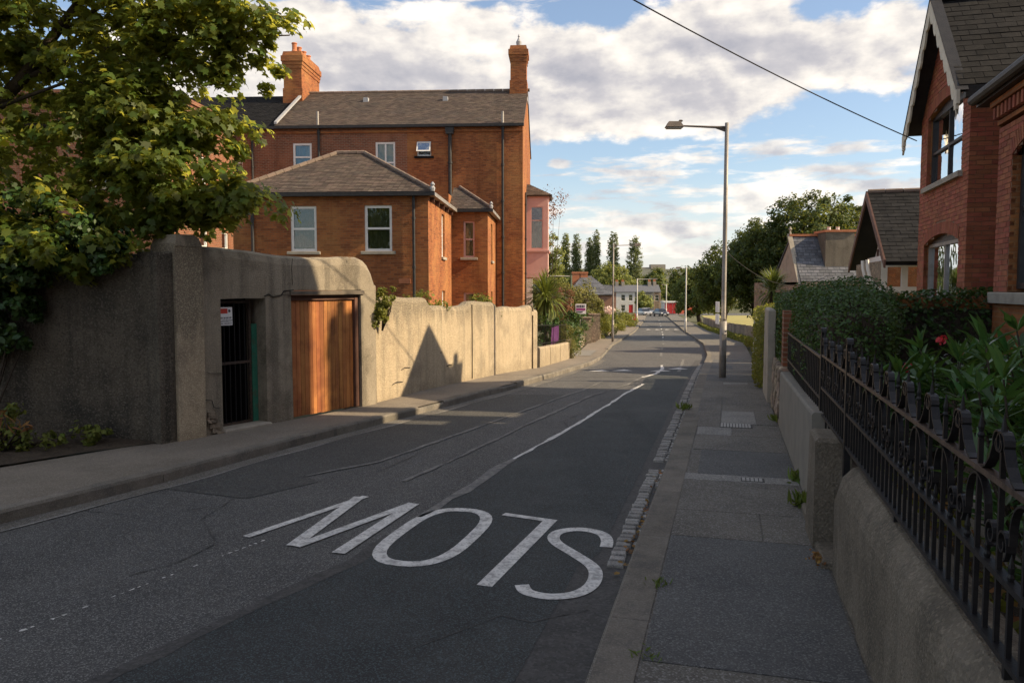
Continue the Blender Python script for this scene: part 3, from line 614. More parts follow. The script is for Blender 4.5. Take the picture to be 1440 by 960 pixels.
for k, pts in enumerate(([(-3.1, 5.6), (-2.6, 6.1), (-2.5, 6.6), (-2.9, 7.3), (-2.8, 8.2)], [(-.6, 4.6), (-.1, 5.1), (.1, 5.0), (.5, 5.2)], [(1.2, 8.6), (1.5, 9.6), (1.45, 10.4), (1.9, 11.6)], [(-1.6, 9.2), (-1.2, 10.2), (-1.3, 11)], [(.4, 10.6), (.9, 11.9), (.8, 12.8), (1.4, 14)], [(-4.2, 7.6), (-3.5, 7.4), (-3.0, 7.7)])):
    ribbon('road_crack', [(x + .03 * math.sin(9 * y), y) for x, y in pts], .009, M['tar'], dz=.0075, jit=1., seg=.06)
for fx_, y0 in ((.13, 22.6), (.30, 22.8), (.60, 22.6), (.72, 23.8), (.2, 86), (.4, 86), (.62, 86), (.82, 86)):   # hump triangles
    x0 = lerp(xl(y0), xr(y0), fx_); b = MB(); h = .9 if y0 < 30 else 1.8
    b.poly([(x0, y0, gz(y0) + .011), (x0 + .62, y0 + .05, gz(y0) + .011), (x0 + .5, y0 + h, gz(y0 + h) + .011)]); b.build('hump_triangle', M['paint'], road, uv=False)
for y0 in (20.3, 30.5): ribbon('road_line_or_lit_edge', [(xl(y0) + .5, y0 + .2), (xr(y0) - .5, y0)], .10, M['paint_worn_and_lit_edge'], jit=.6)
for k, (fx_, y0) in enumerate(((.35, 60), (.8, 75), (.2, 95))):
    b = MB(); a, c = lerp(xl(y0), xr(y0), fx_), lerp(xl(y0 + 9), xr(y0 + 9), fx_); b.poly([(a, y0, gz(y0) + .005), (a + 1.2, y0, gz(y0) + .005), (c + 1.2, y0 + 9, gz(y0 + 9) + .005), (c, y0 + 9, gz(y0 + 9) + .005)]); b.build('road_patch', M['road_patch'], road, uv=False)
# --- right-hand pavement, kerb, setts
TW = 1.45                                                # garden wall line
def xw(y): return interp([(-6, -.86), (4, 1.87), (15.48, 4.98), (19.85, 6.2), (31.3, 9.4), (38.2, 11.3), (46, 13.4), (72, 18.3), (105.8, 24.3), (160, 33)], y)
pr_ = strip('pavement_right', lambda y: xr(y) + .01, xw, -6, 160, M['pave'], .118, 1.)
def slab(s0, s1, t0, t1, m, dz=.126, th=.03):
    b = MB(S); g = .006; z0 = gz(S(t0, s0, 0)[1]); z1 = gz(S(t0, s1, 0)[1])
    b.prism([(t0 + g, s0 + g, z0 + dz - th), (t1 - g, s0 + g, z0 + dz - th), (t1 - g, s1 - g, z1 + dz - th), (t0 + g, s1 - g, z1 + dz - th)], (0, 0, 0)); b.f = []; b.v = []
    q = [(t0 + g, s0 + g, z0), (t1 - g, s0 + g, z0), (t1 - g, s1 - g, z1), (t0 + g, s1 - g, z1)]
    b.poly([(a, c, z + dz) for a, c, z in q])
    for (a, c) in zip(q, q[1:] + q[:1]): b.poly([(a[0], a[1], a[2] + dz - th), (c[0], c[1], c[2] + dz - th), (c[0], c[1], c[2] + dz), (a[0], a[1], a[2] + dz)])
    return b.build('paving_slab', m, pr_, uv=False)
slab(.6, 4.45, .27, 1.44, M['pave']); slab(4.45, 6.75, .27, 1.44, M['pave_dark']); slab(6.75, 7.55, .27, 1.0, M['pave']); slab(6.75, 7.55, 1.0, 1.44, M['pave'])
slab(7.55, 8.75, .27, 1.44, M['pave']); slab(8.75, 9.05, .27, 1.44, M['pave_light']); slab(9.05, 10.4, .40, 1.44, M['pave_dark']); slab(10.4, 11.45, .30, 1.44, M['pave'])
slab(11.45, 12.1, .30, .78, M['pave_light']); slab(11.45, 12.1, .78, 1.44, M['pave']); slab(12.45, 18.2, .62, 1.14, M['pave_light'])
for k in range(4): slab(12.1 + k * 1.6, 13.7 + k * 1.6, .24, .62, M['pave']); slab(12.45 + k * 1.45, 13.9 + k * 1.45, 1.14, 1.44, M['pave'])
for k in range(6): slab(18.4 + k * 2.2, 20.6 + k * 2.2, .24, 1.4, M['pave' if k % 2 else 'pave_dark'])
def cover(s, t, w, l, rows, name, label):
    y = S(t, s, 0)[1]; z = gz(y) + .126
    o = thing(name, label, 'utility cover', S(t, s, z), None); b = MB(S); b.box(t - w / 2, t + w / 2, s - l / 2, s + l / 2, z - .02, z + .003); b.build('frame', M['tar'], o, uv=False)
    c = MB(S); nx = int(w / (.045 if rows > 1 else .06))
    for i in range(nx):
        for j in range(rows):
            x0 = t - w / 2 + .012 + (w - .024) * i / nx; y0 = s - l / 2 + .012 + (l - .024) * j / rows
            c.box(x0, x0 + (w - .024) / nx * .72, y0, y0 + (l - .024) / rows * .78, z + .003, z + .009)
    c.build('tread', M['concrete'], o, uv=False)
cover(8.88, .98, .24, .17, 2, 'utility_cover', 'small pale cover set in the light paving strip nearer the camera')
cover(12.28, .84, .46, .34, 5, 'utility_cover', 'wider ribbed pale cover at the near end of the long light paving strip')
kr = thing('kerb_right', None, None, (0, 0, 0), kind='structure')
s = .5
while s < 27:
    L = rn.uniform(1.1, 1.9); b = MB(S); z = gz(S(0, s, 0)[1]); z1 = gz(S(0, s + L, 0)[1])
    zz = lambda q: lerp(z, z1, q)
    sh = (lambda q: xr(S(0, q, 0)[1]) - S(0, q, 0)[0])
    o0, o1 = sh(s), sh(s + L); g = .004; t1 = .25
    pts = [(o0, s + g), (t1 + o0, s + g), (t1 + o1, s + L - g), (o1, s + L - g)]
    zs = (z, z, z1, z1)
    for h0, h1, in_ in ((-.1, .105, 0), (.105, .124, .02)):
        lo = [(p[0] + (0 if i in (1, 2) else (.0 if h0 < 0 else 0)), p[1], zs[i] + h0) for i, p in enumerate(pts)]; hi = [(p[0] + (in_ if i in (0, 3) else 0), p[1], zs[i] + h1) for i, p in enumerate(pts)]
        for i in range(4): j = (i + 1) % 4; b.poly([lo[i], lo[j], hi[j], hi[i]])
    b.poly(hi); noisy(b, .006, 4); b.build('kerb_stone', M['kerb'], kr, uv=False); s += L
strip('kerb_edge', lambda y: xr(y) - .01, lambda y: xr(y) + .16, 26, 160, M['kerb'], .125, 2., kr)
b = MB(); 
for y in range(26, 160, 2): b.poly([(xr(y) - .01, y, gz(y) - .05), (xr(y + 2) - .01, y + 2, gz(y + 2) - .05), (xr(y + 2) - .01, y + 2, gz(y + 2) + .125), (xr(y) - .01, y, gz(y) + .125)])
b.build('kerb_edge', M['kerb'], kr, uv=False)
gut = thing('gutter', None, None, (0, 0, 0), kind='structure')
strip('gutter_bed', lambda y: xr(y) - .44, lambda y: xr(y) + .0, 2.0, 30, M['tar'], .003, .5, gut)
protos = []
for k in range(5):
    b = MB(); r = random.Random(k); b.box(-.06, .06, -.085, .085, -.05, .022, tx=.006, ty=.006, b=.008); noisy(b, .006, 25); b.v = [(x + r.uniform(-.004, .004), y + r.uniform(-.004, .004), z) for x, y, z in b.v]; protos.append(b.mesh('sett', M['sett'], uv=False))
nset = 0; y = 6.05
while y < 27 and nset < 296:
    if not (9.25 < y < 9.7):
        for row in (0, 1):
            if row == 0 and (y < 9.2 and rn.random() < .6): continue
            x = xr(y) - (.03 if row == 0 else .135); o = link('sett', protos[rn.randrange(5)], gut, (x + rn.uniform(-.008, .008), y, gz(y) + rn.uniform(.0, .012)))
            o.rotation_euler = (rn.uniform(-.03, .03), rn.uniform(-.03, .03), SR + math.pi / 2 + rn.uniform(-.08, .08)); o.scale = (rn.uniform(1.05, 1.2) if row else rn.uniform(.4, .5), rn.uniform(.50, .60), 1); nset += 1
            o.rotation_euler.z = SR + rn.uniform(-.035, .035)
    y += .116 if y < 9.7 else .135
# --- left-hand pavement, kerb
def wl_(y): return interp([(-6, -17.), (8.91, -5.8), (9.7, -5.35), (10.48, -4.45), (13.57, -2.59), (22.5, .74), (29., 2.1), (36, 3.1), (45, 4.3), (72, 8.9), (122, 18), (160, 24.6)], y)
pl_ = strip('pavement_left', wl_, lambda y: xl(y) - .05, -6, 160, M['pave_left'], .120, 1.)
kl = thing('kerb_left', None, None, (0, 0, 0), kind='structure'); y = 3.0
while y < 46:
    L = rn.uniform(.8, 1.25); low = 12.9 < y < 14.1 or 15.6 < y < 16.9 or 30 < y < 37; h = .10 if low else .128
    b = MB(); e = .012; wd = .16
    A = [(xl(y + e), y + e), (xl(y + L - e), y + L - e)]; d = Vector((A[1][0] - A[0][0], A[1][1] - A[0][1])).normalized(); nn = Vector((-d.y, d.x)) * wd
    q = [(A[0][0], A[0][1]), (A[1][0], A[1][1]), (A[1][0] + nn.x, A[1][1] + nn.y), (A[0][0] + nn.x, A[0][1] + nn.y)]
    lo = [(x, yy, gz(yy) - .08) for x, yy in q]; mi = [(x, yy, gz(yy) + h - .025) for x, yy in q]; hi = [(x + nn.x * .12 * (i < 2), yy + nn.y * .12 * (i < 2), gz(yy) + h + .002) for i, (x, yy) in enumerate(q)]
    for a, c in ((lo, mi), (mi, hi)):
        for i in range(4): j = (i + 1) % 4; b.poly([a[i], a[j], c[j], c[i]])
    b.poly(hi); noisy(b, .008, 4); b.build('kerb_stone', M['kerb'], kl, uv=False); y += L * d.y
b = MB()
for y in range(46, 160, 3):
    b.poly([(xl(y), y, gz(y) - .05), (xl(y + 3), y + 3, gz(y + 3) - .05), (xl(y + 3), y + 3, gz(y + 3) + .13), (xl(y), y, gz(y) + .13)]); b.poly([(xl(y), y, gz(y) + .13), (xl(y + 3), y + 3, gz(y + 3) + .13), (xl(y + 3) - .2, y + 3, gz(y + 3) + .13), (xl(y) - .2, y, gz(y) + .13)])
b.build('kerb_edge', M['kerb'], kl, uv=False)
strip('gutter_bed', lambda y: xl(y) + .005, lambda y: xl(y) + .24 + .02 * math.sin(y * 3), 3, 30, M['pave'], .007, .4, gut)
strip('gutter_bed', lambda y: xl(y) + .24 + .02 * math.sin(y * 3), lambda y: xl(y) + .27 + .03 * math.sin(y * 3.7), 3, 20, M['pave_light'], .008, .4, gut)
# strip of earth at the foot of the dark wall
b = MB(); ed = [(-4.62, 10.36), (-5.3, 9.75), (-5.75, 9.05), (-6.6, 8.3), (-8., 7.2), (-11, 5)]
for (x0, y0), (x1, y1) in zip(ed, ed[1:]):
    b.poly([(x0, y0, .13), (x1, y1, .13), (x1, 11, .24), (x0, 11, .24)])
noisy(b, .03, 2.5); b.build('earth_strip', M['soil'], kind='structure', uv=False)
# tactile paving and driveway on the far left corner
for i in range(5):
    for j in range(3):
        y0 = 31 + i * 1.0; x0 = xl(y0) - .35 - j * .8; b = MB(); b.poly([(x0, y0, gz(y0) + .130), (x0, y0 + .94, gz(y0 + .94) + .130), (x0 - .74, y0 + .94, gz(y0 + .94) + .130), (x0 - .74, y0, gz(y0) + .130)])
        b.build('paving_slab', M['pave_light'], pl_, uv=False)
# ------------------------------------------------------------------ left-hand side: walls, gate, garage door
def vdir(A, B): d = Vector((B[0] - A[0], B[1] - A[1])); L = d.length; d.normalize(); return d, L
A0, A1 = (-4.45, 10.48), (-2.59, 13.57); dW, LW = vdir(A0, A1); nW = Vector((dW.y, -dW.x))      # n points to the road
FW = lambda a, d, z: (A0[0] + dW.x * a + nW.x * d, A0[1] + dW.y * a + nW.y * d, z)
def along(x, y): return (x - A0[0]) * dW.x + (y - A0[1]) * dW.y
g0, g1 = along(-4.07, 11.12), along(-3.655, 11.80); d0, d1 = along(-3.395, 12.24), along(-2.575, 13.59); ew = d1 + .38
gw = thing('garage_wall', 'thick rendered wall holding the barred gate and the timber garage door', 'wall', FW(ew / 2, -.2, 0))
def thick(F, a0, a1, z0, ztop, th, mb, n=14, rnd=.10):
    """a piece of wall with a soft rounded top; ztop is a function of a"""
    sec = [(0, -9), (0, -rnd), (-rnd * .35, -rnd * .3), (-rnd, 0), (-th + rnd, 0), (-th + rnd * .35, -rnd * .3), (-th, -rnd), (-th, -9)]
    rows = []
    for i in range(n + 1):
        a = lerp(a0, a1, i / n); zt = ztop(a); rows.append([mb.p(*F(a, d, (zt + dz) if dz > -5 else (z0(a) if callable(z0) else z0))) for d, dz in sec])
    for r0, r1 in zip(rows, rows[1:]):
        for k in range(len(sec) - 1): mb.f.append([r0[k], r1[k], r1[k + 1], r0[k + 1]])
    mb.f.append(rows[0][::-1]); mb.f.append(rows[-1])
def ztw(a): return 2.70 - .06 * a / ew + .03 * math.sin(a * 2.1) - (0 if a < ew - .5 else .9 * ((a - ew + .5) / .5) ** 3 * .5)
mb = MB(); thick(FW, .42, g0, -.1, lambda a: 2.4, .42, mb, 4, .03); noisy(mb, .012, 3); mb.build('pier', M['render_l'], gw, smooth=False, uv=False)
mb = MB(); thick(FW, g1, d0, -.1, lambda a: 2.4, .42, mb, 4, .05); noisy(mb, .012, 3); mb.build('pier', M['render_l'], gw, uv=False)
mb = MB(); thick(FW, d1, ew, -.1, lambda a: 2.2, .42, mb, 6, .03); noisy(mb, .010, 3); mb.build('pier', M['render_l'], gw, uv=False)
mb = MB(); rows = []
for i in range(37):                                       # the long lintel with a rounded far end
    a = lerp(.42, ew, i / 36); zt = ztw(a); zb = 2.00 if a < g1 + .06 else (2.05 if a < d0 - .02 else 2.115)
    if a > d1 + .05: zb = 2.1
    rows.append([mb.p(*FW(a, d, z)) for d, z in ((.003, zb), (.003, zt - .14), (-.03, zt - .04), (-.12, zt), (-.32, zt), (-.41, zt - .06), (-.43, zt - .2), (-.43, zb))])
for r0, r1 in zip(rows, rows[1:]):
    for k in range(8): mb.f.append([r0[k], r1[k], r1[(k + 1) % 8], r0[(k + 1) % 8]])
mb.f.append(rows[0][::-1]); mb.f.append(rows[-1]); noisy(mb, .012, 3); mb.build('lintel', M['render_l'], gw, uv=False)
mb = MB(); thick(FW, .0, .42, -.1, lambda a: 2.74, .50, mb, 5, .03); noisy(mb, .012, 3); mb.v = [(x + nW.x * .05, y + nW.y * .05, z) for x, y, z in mb.v]; mb.build('corner_pier', M['render'], gw, uv=False)
mb = MB(FW); mb.box(.0, .43, -.45, .06, 2.70, 2.86, tx=.03, ty=.03, b=.05); noisy(mb, .015, 4); mb.build('pier_cap', M['render_l'], gw, uv=False)
# broken render at the foot of the pier, and the cracks
mb = MB(FW)
for k in range(5): r_ = rn.uniform(.05, .09); a = .62 - .01 * k + rn.uniform(-.06, .06); mb.box(a - r_, a + r_, -.05, .03 + .02 * rn.random(), .08 + .07 * k, .15 + .075 * k, tx=.01, ty=.01, b=.01)
noisy(mb, .02, 9); mb.build('exposed_stone', M['stone_w'], gw, uv=False)
def crack(pts, r=.006):
    mb = MB(FW); mb.tube([(a, .016, z) for a, z in pts], r, 4); mb.build('crack', M['dark'], gw, uv=False)
crack([(.30, .72), (.42, .70), (.45, .62), (.55, .60), (.58, .50), (.68, .47)]); crack([(g1 - .03, 2.03), (g1 + .06, 2.06), (g1 + .14, 2.02), (g1 + .30, 2.04), (g1 + .36, 2.11), (d0 + .04, 2.12)], .008); crack([(.48, 1.0), (.52, .98), (.6, .97), (.74, .96)], .004); crack([(d0 + .02, 2.2), (d0 + .01, 2.45), (d0 + .03, 2.6)], .004)
mb = MB(); mb.box(-6.2, -3.8, 12.4, 13.4, 0, .02)
# passage behind the gate: side walls and ground so the opening is a real dark space
mb = MB(FW); mb.box(g0 - .06, g0 + .0, -3.2, -.43, 0, 2.6); mb.box(g1 + .02, g1 + .08, -3.2, -.43, 0, 2.6); mb.box(g0 - .06, g1 + .08, -3.26, -3.2, 0, 2.6); mb.box(g0 - .06, g1 + .08, -3.26, -.43, 2.6, 2.66); mb.box(g0 - .06, g1 + .08, -3.26, -.43, .05, .12)
mb.build('passage', M['dark'], gw, uv=False)
gt = thing('barred_gate', 'narrow black barred metal gate between two render piers', 'gate', FW((g0 + g1) / 2, -.2, .1))
mb = MB(FW); dg = -.22
mb.box(g0 + .02, g0 + .055, dg, dg + .035, .16, 1.97); mb.box(g1 - .15, g1 - .115, dg, dg + .035, .16, 1.97); mb.box(g0 + .055, g1 - .15, dg, dg + .035, .16, .20); mb.box(g0 + .055, g1 - .15, dg, dg + .035, 1.93, 1.97); mb.build('frame', M['rust'], gt, uv=False)
mb = MB(FW); mb.box(g0 + .055, g1 - .15, dg - .01, dg + .045, 1.05, 1.085); mb.build('rail', M['rust'], gt, uv=False)
mb = MB(FW); mb.box(g0 + .03, g0 + .12, dg + .045, dg + .075, 1.07, 1.16); mb.build('latch', M['rust'], gt, uv=False)
for k in range(6):
    a = lerp(g0 + .12, g1 - .22, k / 5); mb = MB(FW); mb.tube([(a, dg + .018, .2), (a, dg + .018, 1.93)], .009, 6); mb.build('bar', M['black'], gt, uv=False)
mb = MB(FW); mb.box(g1 - .10, g1 + .0, dg - .05, dg + .03, .14, 1.62); noisy(mb, .006, 8); tag(mb.build('door_post', M['green_w'], cat='post', label='worn green timber post in the gateway beside the barred gate'))
mb = MB(FW); mb.box(g0 - .02, g1 + .02, -.40, .08, .10, .165, b=.02); noisy(mb, .01, 6); tag(mb.build('doorstep', M['stone'], cat='step', label='worn stone step under the barred gate'))
FW0 = FW; FW = lambda a, d, z: FW0(a + .085, d + .06, z)
sg = thing('warning_sign', 'white warning sign with a red band fixed to the barred gate', 'sign', FW(g0 + .12, -.16, 1.66))
mb = MB(FW); mb.box(g0 - .02, g0 + .20, dg + .05, dg + .056, 1.62, 1.88); mb.build('plate', M['sign_w'], sg, uv=False)
mb = MB(FW); mb.box(g0 - .01, g0 + .115, dg + .0565, dg + .059, 1.79, 1.86); mb.build('red_band', M['sign_r'], sg, uv=False)
mb = MB(FW)                                              # lettering too small to read: rows of short strokes
for z, h, n, a0 in ((1.715, .028, 7, 0), (1.688, .012, 10, .01), (1.668, .012, 9, .0), (1.64, .014, 12, -.005)):
    for k in range(n):
        a = g0 + a0 + .19 * k / n
        if rn.random() < .88: mb.box(a, a + .012 + .004 * rn.random(), dg + .0565, dg + .058, z, z + h * rn.uniform(.7, 1))
mb.prism([(g0 + .135, dg + .0565, 1.80), (g0 + .175, dg + .0565, 1.815), (g0 + .15, dg + .0565, 1.85)], (0, 0, 0)); mb.box(g0 + .13, g0 + .16, dg + .0565, dg + .058, 1.81, 1.845); mb.build('lettering', M['sign_d'], sg, uv=False, kind='stuff')
FW = FW0
gd = thing('garage_door', 'varnished timber garage door of upright planks in the rendered wall', 'garage door', FW((d0 + d1) / 2, -.1, .1))
npk = 17; dd = -.10
for k in range(npk):
    a, b_ = lerp(d0 + .02, d1 - .10, k / npk), lerp(d0 + .02, d1 - .10, (k + 1) / npk); mb = MB(FW); mb.box(a + .003, b_ - .003, dd - .03, dd + rn.uniform(-.002, .002), .125 + rn.uniform(0, .01), 1.955); mb.build('plank', M['wood'], gd, uv=False)
mb = MB(FW); mb.box(d0 + .02, d1 - .10, dd - .04, dd - .03, .15, 1.96); mb.build('backing', M['dark'], gd, uv=False)
mb = MB(FW); mb.box(d1 - .095, d1 + .01, dd - .05, dd + .05, .13, 2.04); mb.box(d0 - .0, d1 - .095, dd - .05, dd + .04, 1.96, 2.04); mb.build('frame', M['wood_d'], gd, uv=False)
mb = MB(FW); mb.box(d0 - .03, d1 + .06, dd - .02, .035, 2.045, 2.105, b=.01); noisy(mb, .006, 6); mb.build('head_board', M['oldwood'], gd, uv=False)
# the dark roughcast wall under the tree
B0, B1 = (-4.60, 10.42), (-10.5, 10.15)
dk, LK_ = vdir(B1, B0); FD = lambda a, d, z: (B1[0] + dk.x * a + dk.y * d, B1[1] + dk.y * a - dk.x * d, z)
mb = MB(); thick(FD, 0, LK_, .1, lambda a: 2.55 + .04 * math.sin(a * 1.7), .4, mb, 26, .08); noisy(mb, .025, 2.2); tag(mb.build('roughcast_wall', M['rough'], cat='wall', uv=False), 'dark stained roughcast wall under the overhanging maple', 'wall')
mb = MB(); thick(FW, -.24, -.003, .0, lambda a: 2.62, .40, mb, 3, .03); noisy(mb, .012, 6); tag(mb.build('roughcast_buttress', M['rough'], cat='buttress', uv=False), 'narrow pebble-dashed buttress beside the smooth corner pier', 'buttress')
# the long garden wall further on
C0, C1 = (-2.40, 14.05), (.64, 22.2); dC, LC = vdir(C0, C1); nC = Vector((dC.y, -dC.x))
FC = lambda a, d, z: (C0[0] + dC.x * a + nC.x * d, C0[1] + dC.y * a + nC.y * d, z)
st = [(0, .0), (.85, .0), (1.05, 0), (2.28, 0), (2.4, 0), (4.1, 0), (6.0, 0), (6.3, 0), (LC + .3, 0)]
def ztc(a):
    z = 1.98 if a < 2.2 else (1.77 if a < 4.25 else (1.83 if a < 5.9 else 1.66))
    for e, da in ((2.2, 1), (5.9, 1)):
        if e - .35 < a < e: z -= .20 * ((a - e + .35) / .35) ** 3
    if a > LC - .1: z -= .12
    return z + .02 * math.sin(a * 3.1)
gwl = thing('garden_wall', 'long sunlit rendered garden wall with a stepped rounded top', 'wall', FC(LC / 2, -.15, gz(18)))
base = lambda a: gz(FC(a, 0, 0)[1]) - .1
for a0, a1, nm in ((-.0, 2.2, 0), (2.203, 4.25, 0), (4.253, 5.9, 0), (5.903, LC - .28, 0), (LC - .14, LC + .20, 0)):
    mb = MB(); thick(FC, a0, a1, base, ztc, .30, mb, 12, .09); noisy(mb, .014, 2.5); mb.build('wall_section', M['render'], gwl, uv=False)
mb = MB(); thick(FC, LC - .28, LC - .14, base, lambda a: 1.36, .30, mb, 2, .01); mb.v = [(x - nC.x * .12, y - nC.y * .12, z) for x, y, z in mb.v]; mb.build('gate_jamb', M['oldwood'], gwl, uv=False)
mb = MB(FC); mb.box(LC - .30, LC - .12, -.30, 0.002, 1.40, ztc(LC) - .05); mb.build('wall_section', M['render'], gwl, uv=False)
mb = MB(FC); mb.tube([(4.25, .012, .1), (4.252, .014, .9), (4.245, .012, 1.78)], .012, 4); mb.build('joint', M['dark'], gwl, uv=False)
for k, (a, z, L) in enumerate(((.9, .62, .35), (.55, .38, .4), (2.6, .8, .02), (2.9, .5, .25))):
    mb = MB(FC); mb.tube([(a, .012, z), (a + L * .4, .016, z + .03), (a + L, .012, z + .01)], .008, 4); mb.build('crack', M['dark'], gwl, uv=False)
# low front wall with railings, past the end of the long wall
D0, D1 = (.80, 22.7), (2.10, 29.0); dD, LD = vdir(D0, D1); nD = Vector((dD.y, -dD.x)); FDd = lambda a, d, z: (D0[0] + dD.x * a + nD.x * d, D0[1] + dD.y * a + nD.y * d, z)
lw = thing('low_front_wall', 'low pale front wall carrying dark railings beyond the long garden wall', 'wall', FDd(LD / 2, -.12, gz(26)))
for a0, a1 in ((0, 1.9), (1.95, 4.1), (4.15, LD)):
    mb = MB(); thick(FDd, a0, a1, lambda a: gz(FDd(a, 0, 0)[1]) - .1, lambda a: .62 + gz(FDd(a, 0, 0)[1]) * .9 + .05, .24, mb, 8, .05); noisy(mb, .012, 3); mb.build('wall_section', M['render'], lw, uv=False)
rl = thing('front_railing', 'thin dark railing standing on the low pale front wall', 'railing', FDd(LD / 2, -.12, .6))
for z in (.08, .62): mb = MB(FDd); mb.tube([(a, -.12, .68 + gz(FDd(a, 0, 0)[1]) * .9 + z) for a in (.1, 2, 4, LD - .1)], .012, 4); mb.build('rail', M['black'], rl, uv=False)
for k in range(36):
    a = .15 + k * (LD - .3) / 35; z = .66 + gz(FDd(a, 0, 0)[1]) * .9; mb = MB(FDd); mb.tube([(a, -.12, z), (a, -.12, z + (.78 if k % 9 == 0 else .66))], .014 if k % 9 == 0 else .007, 4); mb.build('bar', M['black'], rl, uv=False)
mb = MB(FDd); z = .70 + gz(26.5) * .9; n = 9
for k in range(n): a0, a1 = 3.2 + k * .16, 3.2 + (k + 1) * .16; mb.poly([(a0, -.18 + .03 * (k % 2), z), (a1, -.18 + .03 * ((k + 1) % 2), z), (a1, -.16 + .03 * ((k + 1) % 2), z + .55), (a0, -.16 + .03 * (k % 2), z + .56)])
tag(mb.build('purple_banner', M['purple'], cat='banner', uv=False), 'purple cloth hung behind the dark front railing', 'banner')
# ------------------------------------------------------------------ brick house on the left, its annex and neighbours
HC = (.48, 36.); fx = Vector((.998, -.06)).normalized(); fy = Vector((-fx.y, fx.x))
FH = lambda x, d, z: (HC[0] + fx.x * x - fy.x * d, HC[1] + fx.y * x - fy.y * d, z)
def FHat(x0, d0): return (lambda x, d, z: FH(x0 + x, d0 + d, z))
def FHs(x0): return lambda a, d, z: FH(x0 + d, -a, z)    # side wall facing +x: along = depth
hs = thing('brick_house', 'tall red brick house with tiled roof and a finial chimney at its right gable', 'house', FH(-5.5, 0, -.6))
EZ = 9.41; RZ = 11.97; HD = 9.0; zg = -.7
def rect_wall(F, W0, W1, z0, z1, holes, m, parent, name='wall', rev=.12):
    mb = MB(); o = F(0, 0, 0); p = F(1, 0, 0); q = F(0, 1, 0); wall_face(mb, o, (p[0] - o[0], p[1] - o[1]), (q[0] - o[0], q[1] - o[1]), W0, W1, z0, z1, holes, rev); return mb.build(name, m, parent)
W2 = (-10.43, -9.57, 7.45, 8.69); W3 = (-6.64, -5.75, 7.3, 8.70); W4 = (-4.76, -4.12, 8.06, 8.71)
rect_wall(FH, -11.2, -5.2, zg, EZ, [W2, W3], M['brick_d'], hs)
rect_wall(FH, -5.2, 0, zg, EZ, [W4], M['brick_l'], hs)
window(hs, FH, *W2, cur='blind', bars=((.5, 'h'),), sill=False, rev=.07, fw=.09); window(hs, FH, *W3, cur='net', bars=((.33, 'h'), (.5, 'v')), sill=False, rev=.07, fw=.08)
window(hs, FH, *W4, cur='dusk', frame='white', bars=((.42, 'h'),), sillm='slate')
mb = MB(FH); x0, x1 = W4[0] + .01, W4[1] - .01                      # the top-hung sash standing open
for a, b, z0, z1 in ((x0, x1, 0, .05), (x0, x1, .40, .45), (x0, x0 + .05, .05, .40), (x1 - .05, x1, .05, .40)):
    f2 = lambda x, z: (x, .0 + .22 * (1 - z / .45), 8.24 + z)
    mb.prism([f2(a, z0), f2(b, z0), f2(b, z1), f2(a, z1)], (0, .03, .0))
wo = mb.build('open_sash', M['white'], hs, uv=False); mb = MB(FH); mb.poly([(x0 + .05, .24 - .22 * .1, 8.29), (x1 - .05, .24 - .22 * .1, 8.29), (x1 - .05, .015 + .22 * .12, 8.64), (x0 + .05, .015 + .22 * .12, 8.64)]); mb.build('pane', M['glass_r'], wo, uv=False)
# gable end with the ridge chimney, lit from the right
mb = MB(FH); mb.poly([(0, 0, zg), (0, -HD, zg), (0, -HD, EZ), (0, -HD / 2, RZ - .05), (0, 0, EZ)]); mb.build('gable_wall', M['brick_l'], hs)
mb = MB(FH); mb.poly([(-11.2, -HD, zg), (0, -HD, zg), (0, -HD, EZ), (-11.2, -HD, EZ)]); mb.build('wall', M['brick_d'], hs)
roof_slope([FH(-11.2, .22, EZ + .02), FH(.05, .22, EZ + .02), FH(.05, -HD / 2, RZ), FH(-11.2, -HD / 2, RZ)], .125, .20, M['tile'], hs, seed=3)
mb = MB(FH); mb.prism([(-11.2, -HD / 2, RZ), (.05, -HD / 2, RZ), (.05, -HD - .2, EZ), (-11.2, -HD - .2, EZ)], (0, 0, -.08)); mb.build('roof', M['tile'], hs)
mb = MB(FH)
for k in range(25): mb.tube([(-11.1 + k * .45, -HD / 2, RZ + .02), (-10.67 + k * .45, -HD / 2, RZ + .025)], .085, 8)
mb.build('ridge_tiles', M['ridge'], hs, kind='stuff', uv=False)
mb = MB(FH); mb.box(-11.2, .06, .10, .25, EZ - .10, EZ + .02); mb.build('gutter', M['pipe'], hs, uv=False)
mb = MB(FH); mb.box(-11.2, -.002, .002, .06, EZ - .30, EZ - .20); mb.build('corbel_course', M['brick_l'], hs)
mb = MB(FH); mb.prism([(-11.20, .25, EZ + .10), (-11.07, .25, EZ + .10), (-11.07, -3.4, EZ + .10 + 3.65 * .567), (-11.20, -3.4, EZ + .10 + 3.65 * .567)], (0, 0, .10)); mb.build('verge_coping', M['lead'], hs, uv=False)
for x in (-7.8, -3.9):
    mb = MB(FH); mb.box(x - .13, x + .13, -3.25, -3.0, EZ + 3.05 * .567, EZ + 3.3 * .567 + .12, tx=.02); mb.build('roof_vent', M['lead'], hs, uv=False)
def pipe(F, x, z0, z1, house, r=.05, top=0, hop=False, d=.08, galv_from=None):
    mb = MB(F); mb.tube([(x, d, z0), (x, d, z1)], r, 8)
    for k in range(int((z1 - z0) / 1.6) + 1): mb.tube([(x, d, z0 + .3 + k * 1.6), (x, d, z0 + .38 + k * 1.6)], r * 1.35, 8)
    if hop: mb.box(x - .17, x + .17, .01, .22, z1 - .28, z1, tx=-.03)
    mb.build('downpipe', M['pipe'], house, smooth=False, uv=False)
    if top: mb = MB(F); mb.tube([(x, d + .1, z1), (x, d + .1, z1 + top)], r, 8); mb.build('vent_pipe', M['galv'], house, uv=False)
